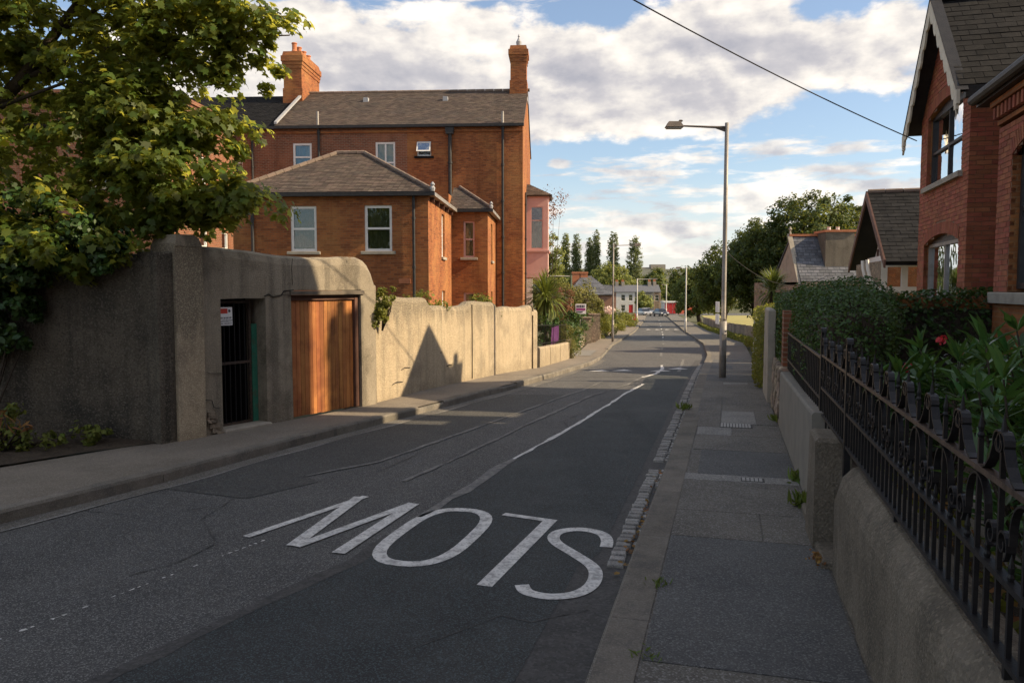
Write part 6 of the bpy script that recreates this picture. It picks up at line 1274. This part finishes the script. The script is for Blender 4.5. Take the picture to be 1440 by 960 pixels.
# ------------------------------------------------------------------ street furniture
def lamp_post(label, x, y, h, arm, r=.055, m='galv', head=.42, plates=False, group='street lamps along the road'):
    z0 = gz(y) + .10; o = thing('street_lamp', label, 'street lamp', (x, y, z0), group)
    mb = MB(); mb.tube([(x, y, z0 - .1), (x, y, z0 + 1.35)], r * 1.45, 12); mb.tube([(x, y, z0 + 1.35), (x, y, z0 + 1.42), (x, y, z0 + h * .6), (x, y, z0 + h)], [r * 1.4, r, r * .92, r * .8], 12); mb.build('pole', M[m], o, smooth=True, uv=False)
    sg_ = 1 if arm > 0 else -1; zt = z0 + h - .10
    mb = MB(); mb.tube([(x, y, zt), (x + sg_ * .25, y, zt), (x + arm, y, zt + .03)], [r * .55, r * .5, r * .38], 8); mb.prism([(x, y - .01, zt - .02), (x + sg_ * .28, y - .01, zt - .02), (x, y - .01, zt - .12)], (0, .02, 0)); mb.build('arm', M['lamp' if m == 'galv' else m], o, uv=False)
    a = x + arm; mb = MB(lambda u, v, w_: (a + sg_ * (u - .02), y + v, zt + w_)); mb.box(0, head, -.10, .10, .0, .13, tx=.07, ty=.04, b=.015); mb.box(.02, .12, -.05, .05, .131, .16, tx=.02); mb.build('lamp_head', M['lamp'], o, uv=False)
    mb = MB(lambda u, v, w_: (a + sg_ * (u - .02), y + v, zt + w_)); mb.box(.04, head - .03, -.08, .08, -.035, -.002, tx=-.01); mb.build('lens', M['lampw'], o, uv=False)
    mb = MB(); mb.box(x - .05, x + .05, y - r * 1.5 - .012, y - r * 1.2, z0 + .55, z0 + 1.05); mb.build('access_door', M[m], o, uv=False)
    if plates:
        mb = MB(); mb.box(x - r - .10, x - r - .075, y - .14, y + .14, z0 + 1.55, z0 + 1.80); mb.build('plate', M['sign_w'], o, uv=False); mb = MB(); mb.box(x - r - .10, x - r - .075, y - .14, y + .14, z0 + 1.28, z0 + 1.51); mb.build('plate', M['sign_w'], o, uv=False)
        for z in (1.4, 1.66): mb = MB(); mb.tube([(x, y, z0 + z), (x - r - .08, y, z0 + z)], .014, 6); mb.build('clamp', M['galv'], o, uv=False)
    return o
lamp_post('tall galvanised street lamp on the right pavement with its arm over the road', 4.94, 18.6, 5.9, -1.02, plates=True)
lamp_post('slim street lamp on the left pavement by the row of gate piers', 6.08, 48.0, 5.9, 1.25, .05); lamp_post('pale street lamp on the right pavement beside the park wall', 16.0, 73.4, 6.0, -.5, .07, 'polew', .5); lamp_post('pale street lamp on the left kerb beyond the hedges', 17.1, 109, 6.1, 2.0, .09, 'polew', .8); lamp_post('furthest pale street lamp in front of the red shutters', 29.6, 153, 6.0, -.4, .10, 'polew', .6)
ol = thing('old_lamp', 'old green lamp column with a long level arm near the flowering bushes', 'lamp post', (3.66, 49.4, gz(49.4)), None)
z0 = gz(49.4); mb = MB(); mb.tube([(3.66, 49.4, z0), (3.66, 49.4, 2.95)], .055, 8); mb.build('pole', M['green_pole'], ol, uv=False); mb = MB(); mb.tube([(3.66, 49.4, 2.88), (1.5, 49.4, 2.90)], .03, 6); mb.build('arm', M['polew'], ol, uv=False); mb = MB(); mb.box(1.2, 1.75, 49.3, 49.5, 2.86, 2.97, tx=.05, ty=.03); mb.build('lamp_head', M['polew'], ol, uv=False)
es = thing('estate_sign', 'white board sign with dark and purple lettering on a thin post, before the bushes', 'sign', (3.62, 42, gz(42))); z0 = gz(42)
mb = MB(); mb.box(3.59, 3.64, 41.99, 42.04, z0, 1.3); mb.build('post', M['white_w'], es, uv=False); mb = MB(); mb.box(3.34, 3.90, 41.94, 41.98, .80, 1.32); mb.build('board', M['sign_w'], es, uv=False)
mb = MB()
for k in range(5): mb.box(3.40 + k * .09, 3.46 + k * .09, 41.93, 41.938, 1.13, 1.26)
lt = mb.build('lettering', M['sign_d'], es, uv=False, kind='stuff'); mb = MB(); mb.box(3.38, 3.86, 41.93, 41.938, .97, 1.09); mb.build('purple_band', M['sign_p'], es, uv=False); mb = MB(); mb.box(3.38, 3.72, 41.93, 41.938, .87, .92); mb.build('dark_band', M['sign_d'], es, uv=False)
mb = MB(); A_, B_ = Vector(S(4.3, 18.0, 5.10)), Vector((-5.6, 6.3, 8.2)); mb.tube([tuple(A_.lerp(B_, k / 30) - Vector((0, 0, .32 * 4 * (k / 30) * (1 - k / 30)))) for k in range(31)], .011, 5); tag(mb.build('overhead_wire', M['pipe'], cat='wire', uv=False), 'black overhead wire slanting down across the sky to the gabled house', 'wire')
mb = MB(); A_, B_ = Vector((4.97, 18.6, 3.0)), Vector(S(3.4, 24.4, 2.5)); mb.tube([tuple(A_.lerp(B_, k / 12) - Vector((0, 0, .5 * 4 * (k / 12) * (1 - k / 12)))) for k in range(13)], .008, 4); tag(mb.build('overhead_wire', M['pipe'], cat='wire', uv=False), 'thin slack wire hanging from the near lamp post toward the bungalow', 'wire')
# ------------------------------------------------------------------ gardens and houses further down on the left
gr = [(4.25, 45.6), (4.75, 47.3), (5.0, 49.0), (5.25, 50.7), (5.6, 52.6)]
for k, (x, y) in enumerate(gr):
    z0 = gz(y); b = MB(); wd_ = (.28, .2, .18, .2, .2)[k]; b.box(x - wd_, x + wd_, y - .25, y + .25, z0, z0 + (1.55 if k == 0 else 1.75), b=.04); b.box(x - wd_ - .04, x + wd_ + .04, y - .29, y + .29, z0 + (1.551 if k == 0 else 1.751), z0 + (1.63 if k == 0 else 1.83))
    tag(b.build('gate_pier', M['stone_w'], cat='pier', uv=False), ('wide brown gate pier, nearest of the row past the driveway', 'second brown gate pier of the row, beside a dark gate', 'middle brown gate pier of the row', 'fourth brown gate pier of the row, next to the lamp', 'last brown gate pier of the row before the hedges')[k], 'pier', 'gate piers along the left pavement')
    if k < 4:
        x1, y1 = gr[k + 1]; b = MB(); b.prism([(x + .2, y + .2, z0), (x1 - .2, y1 - .2, gz(y1)), (x1 - .2, y1 - .2, gz(y1) + .65), (x + .2, y + .2, z0 + .65)], (-.15, .03, 0)); tag(b.build('low_wall', M['stone_w'], cat='wall', uv=False), f"low stone wall between the {('first and second', 'second and middle', 'middle and fourth', 'fourth and last')[k]} gate piers", 'wall', 'low walls between the gate piers')
        b = MB(); b.prism([(x + .22, y + .3, z0 + .66), (x1 - .22, y1 - .3, gz(y1) + .66), (x1 - .22, y1 - .3, gz(y1) + 1.6), (x + .22, y + .3, z0 + 1.6)], (-.04, .01, 0)); tag(b.build('dark_gate', M['pipe'], cat='gate', uv=False), f"dark boarded panel above the low wall between the {('first and second', 'second and middle', 'middle and fourth', 'fourth and last')[k]} gate piers", 'gate', 'dark panels between the gate piers')
wall_line([(2.2, 29.2), (2.5, 33.5), (2.9, 38.), (4.1, 44.9)], .75, -.25, M['stone_w'], 'low_garden_wall', 'low dark garden wall under the bushes left of the driveway'); wall_line([(5.8, 53), (8.9, 71), (13.3, 95), (18, 121)], .9, -.3, M['render'], 'low_street_wall', 'long low pale wall lining the left pavement beyond the gate piers')
shrub('bush', 'dark green bush crowding the railings under the cordyline', [(1.6, 30.5, .4, .8, .8, .75), (2.2, 33.5, .35, .7, 1.2, .85), (2.7, 36, .3, .6, 1.2, .9)], 5200, .10, 'hedge', 60, .3, loc=(1.9, 32, -.8)); shrub('bush', 'trailing olive shrub hanging over the low wall end by the driveway', [(2.1, 29.3, .25, .45, .5, .75), (2.25, 29.0, -.1, .25, .3, .45)], 2200, .08, 'flowerbush', 30, .18, 'lance', loc=(2.1, 29.5, -.6))
shrub('flowering_bush', 'tall pale flowering bush behind the old lamp column', [(4.6, 52, 1.2, 1.3, 1.3, 1.4), (3.2, 50, 1.6, 1.3, 1.2, 1.2), (5.6, 54, .6, .9, 1, .9)], 7500, .12, 'flowerbush', 90, .35, loc=(4.4, 52, -1.3)); shrub('bush', 'orange-tinted bush beside the pale flowering bush', [(3.0, 47, 1.0, .9, .8, 1.0)], 2200, .10, 'redleaf', 26, .3, loc=(3., 47, -1.2))
shrub('bush', 'dark round bush behind the gate piers', [(4.2, 47.5, .2, .9, .9, .8), (3.4, 45, -.1, .9, .9, .7)], 2800, .10, 'hedge', 36, .3, loc=(4, 47, -1.2)); shrub('hedge', 'ivy-green hedge tumbling over the last gate pier', [(6.3, 55, -.2, .9, 1.6, 1.1), (7.2, 60, -.6, .9, 2.0, 1.0)], 6500, .10, 'creeper', 70, .3, cat='hedge', loc=(6.6, 57, -1.6)); shrub('hedge', 'further bright green hedge on the left pavement near the red box', [(10.6, 80, -1.2, 1.2, 4, 1.2), (13.5, 95, -1.7, 1.4, 5, 1.2)], 5500, .16, 'creeper', 60, .5, cat='hedge', loc=(11.5, 85, -2.3))
flowers('flower_cluster', 'cluster of pale pink flowers on the hedge by the slim lamp', (6.45, 52.8, .68), .42, 160, .14, 'petal_w')
rb = thing('roadside_box', 'small red roadside box with pale foot beside the far left lamp', 'box', (16.6, 108, gz(108) + .12)); z0 = gz(108) + .12
mb = MB(); mb.box(16.42, 16.78, 107.9, 108.2, z0 + .45, z0 + 1.3, b=.08); mb.build('body', M['red'], rb, uv=False); mb = MB(); mb.box(16.5, 16.7, 107.95, 108.15, z0, z0 + .45); mb.build('foot', M['white_w'], rb, uv=False)
# hipped slate house, with chimney
hh = thing('hipped_house', 'brick house with hipped slate roof and broad red chimney among the left gardens', 'house', (8., 88, -2.5))
fhh = lambda x, d, z: (6.2 + x, 86 - d, z)
for nm_, F, W_ in (('wall', fhh, 4.6),):
    rect_wall(fhh, 0, W_, -2.5, 1.5, [(.7, 1.5, -.4, .9), (2.9, 3.7, -.4, .9)], M['brick_far'], hh); window(hh, fhh, .7, 1.5, -.4, .9, cur='tan', bars=()); window(hh, fhh, 2.9, 3.7, -.4, .9, cur='tan', bars=())
mb = MB(fhh); mb.poly([(4.6, 0, -2.5), (4.6, -7, -2.5), (4.6, -7, 1.5), (4.6, 0, 1.5)]); mb.poly([(0, 0, -2.5), (0, -7, -2.5), (0, -7, 1.5), (0, 0, 1.5)]); mb.build('wall', M['brick_far'], hh)
roof_slope([fhh(-.3, .3, 1.45), fhh(4.9, .3, 1.45), fhh(2.6, -3, 3.5), fhh(1.6, -3, 3.5)], .3, .5, M['slate_b'], hh, name='slate', seed=61); mb = MB(fhh); mb.prism([(4.9, .3, 1.45), (4.9, -7.3, 1.45), (2.6, -3.5, 3.5), (2.6, -3, 3.5)], (0, 0, -.05)); mb.prism([(-.3, .3, 1.45), (-.3, -7.3, 1.45), (1.6, -3.5, 3.5), (1.6, -3, 3.5)], (0, 0, -.05)); mb.build('roof', M['slate_b'], hh, uv=False)
for x in (.5, 1.4):
    mb = MB(fhh); mb.box(x, x + .8, -3.4, -2.7, 2.2, 3.75); mb.box(x - .05, x + .85, -3.45, -2.65, 3.752, 3.95); mb.build('chimney', M['terracotta'], hh, uv=False)
# far terrace across the end of the road
def far_house(label, x0, x1, m, wins, door, y=193., roofm='slate_b', end=False, chim=(), zb=-4.05, ze=1.3, zr=2.9):
    o = thing('terrace_house', label, 'house', ((x0 + x1) / 2, y, zb), 'terrace facing down the road'); F = lambda a, d, z: (x0 + a, y - d, z); W_ = x1 - x0; hl_ = [(a, a + 1.0, z, z + 1.5) for a, z in wins] + ([(door, door + 1.0, zb + .1, zb + 2.2)] if door is not None else [])
    rect_wall(F, 0, W_, zb, ze, hl_, M[m], o)
    for (a, z), cu in zip(wins, ('dusk', 'tan', 'tan', 'dusk')): window(o, F, a, a + 1., z, z + 1.5, cur=cu, bars=((.5, 'h'),), sill=False, fw=.08)
    if door is not None: mb = MB(F); mb.box(door, door + 1., -.12, -.06, zb + .1, zb + 2.2); mb.build('door', M['red'], o, uv=False)
    mb = MB(F); mb.poly([(0, 0, zb), (0, -7, zb), (0, -7, ze), (0, -3.5, zr), (0, 0, ze)]); mb.poly([(W_, 0, zb), (W_, -7, zb), (W_, -7, ze), (W_, -3.5, zr), (W_, 0, ze)]); mb.build('side_wall', M['stone_w' if end else m], o, uv=False)
    mb = MB(F); mb.prism([(0, .25, ze - .05), (W_, .25, ze - .05), (W_, -3.5, zr), (0, -3.5, zr)], (0, 0, -.12)); mb.prism([(0, -3.5, zr), (W_, -3.5, zr), (W_, -7.2, ze), (0, -7.2, ze)], (0, 0, -.12)); mb.build('roof', M[roofm], o, uv=False)
    for c in chim:
        mb = MB(F); mb.box(c, c + .75, -4.2, -2.9, zr - .9, zr + .8); cc = mb.build('chimney', M['stone'], o, uv=False); mb = MB(F); mb.box(c + .1, c + .35, -3.8, -3.4, zr + .8, zr + 1.3); mb.box(c + .42, c + .65, -3.8, -3.4, zr + .8, zr + 1.25); mb.build('chimney_pot', M['terracotta'], cc, uv=False, kind='stuff')
far_house('brown end terrace house at the left of the white one at the road end', 19.5, 25.2, 'brick_far', [(1, -.9), (3.6, -.9)], None); far_house('white-fronted terrace house facing down the road', 25.2, 29.7, 'white_w', [(1.2, -.9), (3., -.9), (1.2, -3.4)], 3.1, chim=(.2, 1.7)); far_house('grey pebbledash terrace house with gabled end and red door', 29.7, 34.4, 'board', [(.6, -.9), (3., -.9), (.6, -3.3)], 2.9, end=True, chim=(3.7,)); far_house('narrow stone-gabled house just behind the grey terrace end', 34.6, 36.6, 'stone_w', [(.5, -1.)], None, y=196, chim=(.6,), zr=3.0)
rs = thing('red_kiosk', 'low red shuttered kiosk with white frame at the road end', 'kiosk', (33.9, 171, -3.4)); mb = MB(); mb.box(32.6, 35.3, 170.5, 174, -3.4, -.9); mb.build('body', M['white_w'], rs, uv=False); mb = MB(); mb.box(32.4, 35.5, 170.3, 174.2, -.898, -.7); mb.build('roof', M['white'], rs, uv=False)
for k in range(3): mb = MB(); mb.box(32.75 + k * .83, 33.5 + k * .83, 170.42, 170.5, -3.3, -1.05); mb.build('shutter', M['red'], rs, uv=False)
rf = thing('red_fence', 'orange-red slatted fence right of the red kiosk', 'fence', (37, 172, -3.4))
for k in range(16): mb = MB(); mb.box(35.5 + k * .24, 35.66 + k * .24, 171.9, 172., -3.4, -1.3 - .25 * (k % 3)); mb.build('slat', M['red2'], rf, uv=False)
# ------------------------------------------------------------------ cars
def car(label, x, y, rz, m):
    z0 = gz(y); o = thing('parked_car', label, 'car', (x, y, z0), 'cars at the road end'); c, s = math.cos(rz), math.sin(rz); F = lambda a, b_, z: (x + a * c - b_ * s, y + a * s + b_ * c, z0 + z)
    prof = [(-2.05, .35), (-2.08, .62), (-1.95, .80), (-1.05, .92), (-.98, .94), (1.55, .96), (2.0, .90), (2.1, .62), (2.05, .32)]      # nose at -a
    mb = MB(F); hw = .86; rows = [[mb.p(a, hw * k * (1 if z < .85 else .95), z) for a, z in prof] for k in (-1, -.92, .92, 1)]
    for i, q in enumerate(rows[1]): v = mb.v[q]
    for r0, r1 in zip(rows, rows[1:]):
        for i in range(len(prof)): j = (i + 1) % len(prof); mb.f.append([r0[i], r0[j], r1[j], r1[i]])
    mb.f.append(rows[0]); mb.f.append(rows[-1][::-1]); mb.build('body', M[m], o, smooth=False, uv=False)
    mb = MB(F); lo = [(-1.1, -.80), (1.7, -.80), (1.7, .80), (-1.1, .80)]; hi = [(-.35, -.62), (1.15, -.62), (1.15, .62), (-.35, .62)]; L_ = [mb.p(a, b_, .93) for a, b_ in lo]; H_ = [mb.p(a, b_, 1.40) for a, b_ in hi]
    for i in range(4): j = (i + 1) % 4; mb.f.append([L_[i], L_[j], H_[j], H_[i]])
    mb.build('windows', M['car_glass'], o, uv=False)
    mb = MB(F); mb.box(-.38, 1.18, -.64, .64, 1.39, 1.46, tx=.10, ty=.08, b=.02); mb.build('roof', M[m], o, uv=False)
    for a in (-1.3, 1.3):
        for b_ in (-.80, .80):
            mb = MB(F); mb.tube([(a, b_ - .1, .31), (a, b_ + .1, .31)], .31, 14); wl = mb.build('wheel', M['tyre'], o, uv=False); mb = MB(F); mb.tube([(a, b_ - .105, .31), (a, b_ + .105, .31)], .19, 10); mb.build('rim', M['chrome'], wl, uv=False)
    for b_ in (-.62, .62): mb = MB(F); mb.box(-2.11, -1.98, b_ - .18, b_ + .18, .60, .76); mb.build('headlight', M['headl'], o, uv=False)
    mb = MB(F); mb.box(-2.10, -2.0, -.4, .4, .40, .58); mb.build('grille', M['tyre'], o, uv=False); mb = MB(F); mb.box(-2.125, -2.11, -.25, .25, .42, .52); mb.build('number_plate', M['sign_w'], o, uv=False)
car('dark navy car coming up the road with pale headlights', 28.4, 152, math.pi / 2 + .2, 'car_blue'); car('silver grey car facing the camera at the left kerb', 26.0, 157, math.pi / 2 + .25, 'car_silver'); car('pale car seen side-on crossing at the junction', 29.0, 170, math.pi, 'car_silver')
# ------------------------------------------------------------------ trees
def D(px, py, Y):
    a = (px - 720) / 1120; b = (480 - py) / 1120; P_ = math.atan(75 / 1120); r = (a, math.cos(P_) + b * math.sin(P_), -math.sin(P_) + b * math.cos(P_)); t = Y / r[1]; return (r[0] * t, Y, EYE + r[2] * t)
pop = [(795, 327, 8, 'first poplar of the row, lit yellow on its left'), (810, 329, 9, 'second broad poplar of the row'), (829, 333, 7, 'third poplar, shorter beside its taller twin'), (838, 322, 7, 'fourth poplar, tallest and slender'), (862, 325, 10, 'fifth poplar standing alone in the middle'), (892, 331, 12, 'last and broadest poplar of the row')]
for i, (px, py, hw, lb) in enumerate(pop):
    Y = 232 - i * 2; q = D(px, py, Y); zb = -4.; H = q[2] - zb; r_ = hw * Y / 1120
    tree('poplar_tree', lb, (q[0], Y, zb), H, .4, [(0, 0, H * .52, r_, r_, H * .48), (0, 0, H * .4, r_ * 1.12, r_ * 1.1, H * .3), (.2, 0, H * .78, r_ * .7, r_ * .7, H * .22)], 9000, .36, 'poplar' if i else 'tree_y', 900, .5, group='row of poplars', limbs=4)
def crown(px0, px1, py0, py1, Y, *k):
    a, b = D(px0, py1, Y), D(px1, py0, Y); return a, b
def blobtree(name, label, px, py0, py1, hw, Y, m, n, size, ncl, rcl, lobes=6, tr=.3, zb=None, cat='tree', group=None):
    top = D(px, py0, Y)[2]; bot = D(px, py1, Y)[2]; x = D(px, 400, Y)[0]; zb = gz(Y) - .1 if zb is None else zb; R_ = hw * Y / 1120; H = top - bot; ells = []
    for k in range(lobes):
        a = 6.28 * k / lobes + rn.random(); f = rn.uniform(.25, .62); ells.append((math.cos(a) * R_ * .5, math.sin(a) * R_ * .5, bot - zb + H * f, R_ * rn.uniform(.45, .62), R_ * .55, H * rn.uniform(.22, .36)))
    ells.insert(0, (0, 0, bot - zb + H * .64, R_ * .66, R_ * .6, H * .36)); ells.insert(0, (0, 0, bot - zb + H * .5, R_ * .8, R_ * .7, H * .48)); return tree(name, label, (x, Y, zb), top - zb, tr, ells, n, size, M and m, ncl, rcl, cat, group)
blobtree('willow_tree', 'round pale green willow in front of the poplars', 858, 369, 412, 36, 205, 'tree_y', 9000, .5, 160, 1.2)
blobtree('broadleaf_tree', 'mid green tree behind the far terrace chimney', 920, 376, 432, 22, 215, 'tree_m', 7500, .55, 140, 1.2); blobtree('broadleaf_tree', 'dark tree on the skyline above the red kiosk', 955, 370, 440, 26, 230, 'tree_d', 7500, .55, 140, 1.3)
blobtree('broadleaf_tree', 'bushy green park tree left of the near lamp post', 985, 368, 448, 42, 120, 'tree_m', 16000, .34, 220, .8); blobtree('broadleaf_tree', 'second park tree partly behind the near lamp post', 1018, 335, 440, 44, 95, 'tree_d', 16000, .28, 220, .8)
blobtree('broadleaf_tree', 'tallest dark tree with sunlit yellow top behind the slate roof', 1135, 262, 440, 84, 56, 'tree_d', 60000, .19, 900, .55, 9, .4); blobtree('broadleaf_tree', 'dark spreading tree between the lamp post and the tallest tree', 1066, 306, 450, 58, 60, 'tree_d', 42000, .19, 600, .55, 8, .35); blobtree('broadleaf_tree', 'tree with olive crown showing behind the bungalow gable', 1205, 270, 430, 70, 62, 'tree_d', 28000, .22, 320, .6, 8, .35)
tree('thin_tree', 'thin tree with rusty airy top beyond the pink oriel', (2.3, 46, -1.2), 8.6, .07, [(-.5, 0, 7.2, .8, .8, 1.8), (.1, 0, 8.2, .8, .8, .9)], 900, .10, 'redleaf', 90, .35, limbs=5)
blobtree('broadleaf_tree', 'yellow-green tree beside the pink oriel', 775, 315, 425, 22, 52, 'tree_y', 3600, .14, 80, .35, 6, .12); blobtree('broadleaf_tree', 'dark tree low behind the hipped slate house', 790, 380, 430, 26, 110, 'tree_d', 3500, .3, 50, .7); blobtree('broadleaf_tree', 'green tree between the poplars and the hipped house', 760, 375, 430, 22, 90, 'tree_m', 3500, .26, 50, .6)
for (px, py, hw, Y, lb) in ((745, 372, 40, 150, 'wide dark tree at the back of the left gardens'), (822, 392, 26, 140, 'low dark tree under the third poplar'), (905, 408, 14, 185, 'small garden tree at the grey terrace end')): blobtree('broadleaf_tree', lb, px, py, 438, hw, Y, 'tree_d' if Y < 180 else 'tree_y', 3600, .45, 50, .9)
p_, nm_, cs_ = clump_cloud(14000, [(lerp(-160, 420, k / 40), 320 + 25 * math.sin(k * 2.1), 2.0 + 2.2 * math.sin(k * 1.3), 14, 10, 8) for k in range(41)], 700, 2.2); leaves('treeline', p_, 1.3, 'oval', M['tree_d'], normals=nm_, kind='stuff')
mb = MB(); xs_ = [-1200 + k * 60 for k in range(60)]
hz_ = lambda x, k: 24 + 5 * math.sin(x * .006) + 2.5 * math.sin(x * .017) - max(0, (x - 260) * .01)
for k in range(59):
    for (y0, f0), (y1, f1) in zip(((700, 0), (850, .6), (1000, .93), (1150, 1)), ((850, .6), (1000, .93), (1150, 1), (1500, .8))): mb.poly([(xs_[k], y0, -5 + f0 * (hz_(xs_[k], 0) + 5)), (xs_[k + 1], y0, -5 + f0 * (hz_(xs_[k + 1], 0) + 5)), (xs_[k + 1], y1, -5 + f1 * (hz_(xs_[k + 1], 0) + 5)), (xs_[k], y1, -5 + f1 * (hz_(xs_[k], 0) + 5))])
mb.build('hill', M['hill'], kind='structure', uv=False)
q = D(924, 380, 1000); mb = MB(); mb.box(q[0] - 9, q[0] + 9, 992, 1006, 20, D(924, 372, 1000)[2]); mb.box(q[0] - 24, q[0] - 9.01, 994, 1004, 20, D(924, 376, 1000)[2]); tag(mb.build('distant_block', M['stone'], cat='building', uv=False), 'flat-topped distant block on the skyline hill', 'building')
mb = MB(); mb.poly([(x, y, gz(y) + .0) for x, y in ((24, 92), (60, 92), (75, 160), (38, 160))]); mb.build('lawn', M['lawn'], kind='structure', uv=False)
gp_ = []
for k in range(2600):
    y = rn.uniform(40, 100); x = xw(y) + rn.uniform(.0, .5); gp_.append((x, y, gz(y) + .12 + rn.uniform(0, .35)))
leaves('verge_grass', gp_, .28, 'lance', M['creeper'], kind='stuff', normals=RNG.normal(size=(len(gp_), 3)))
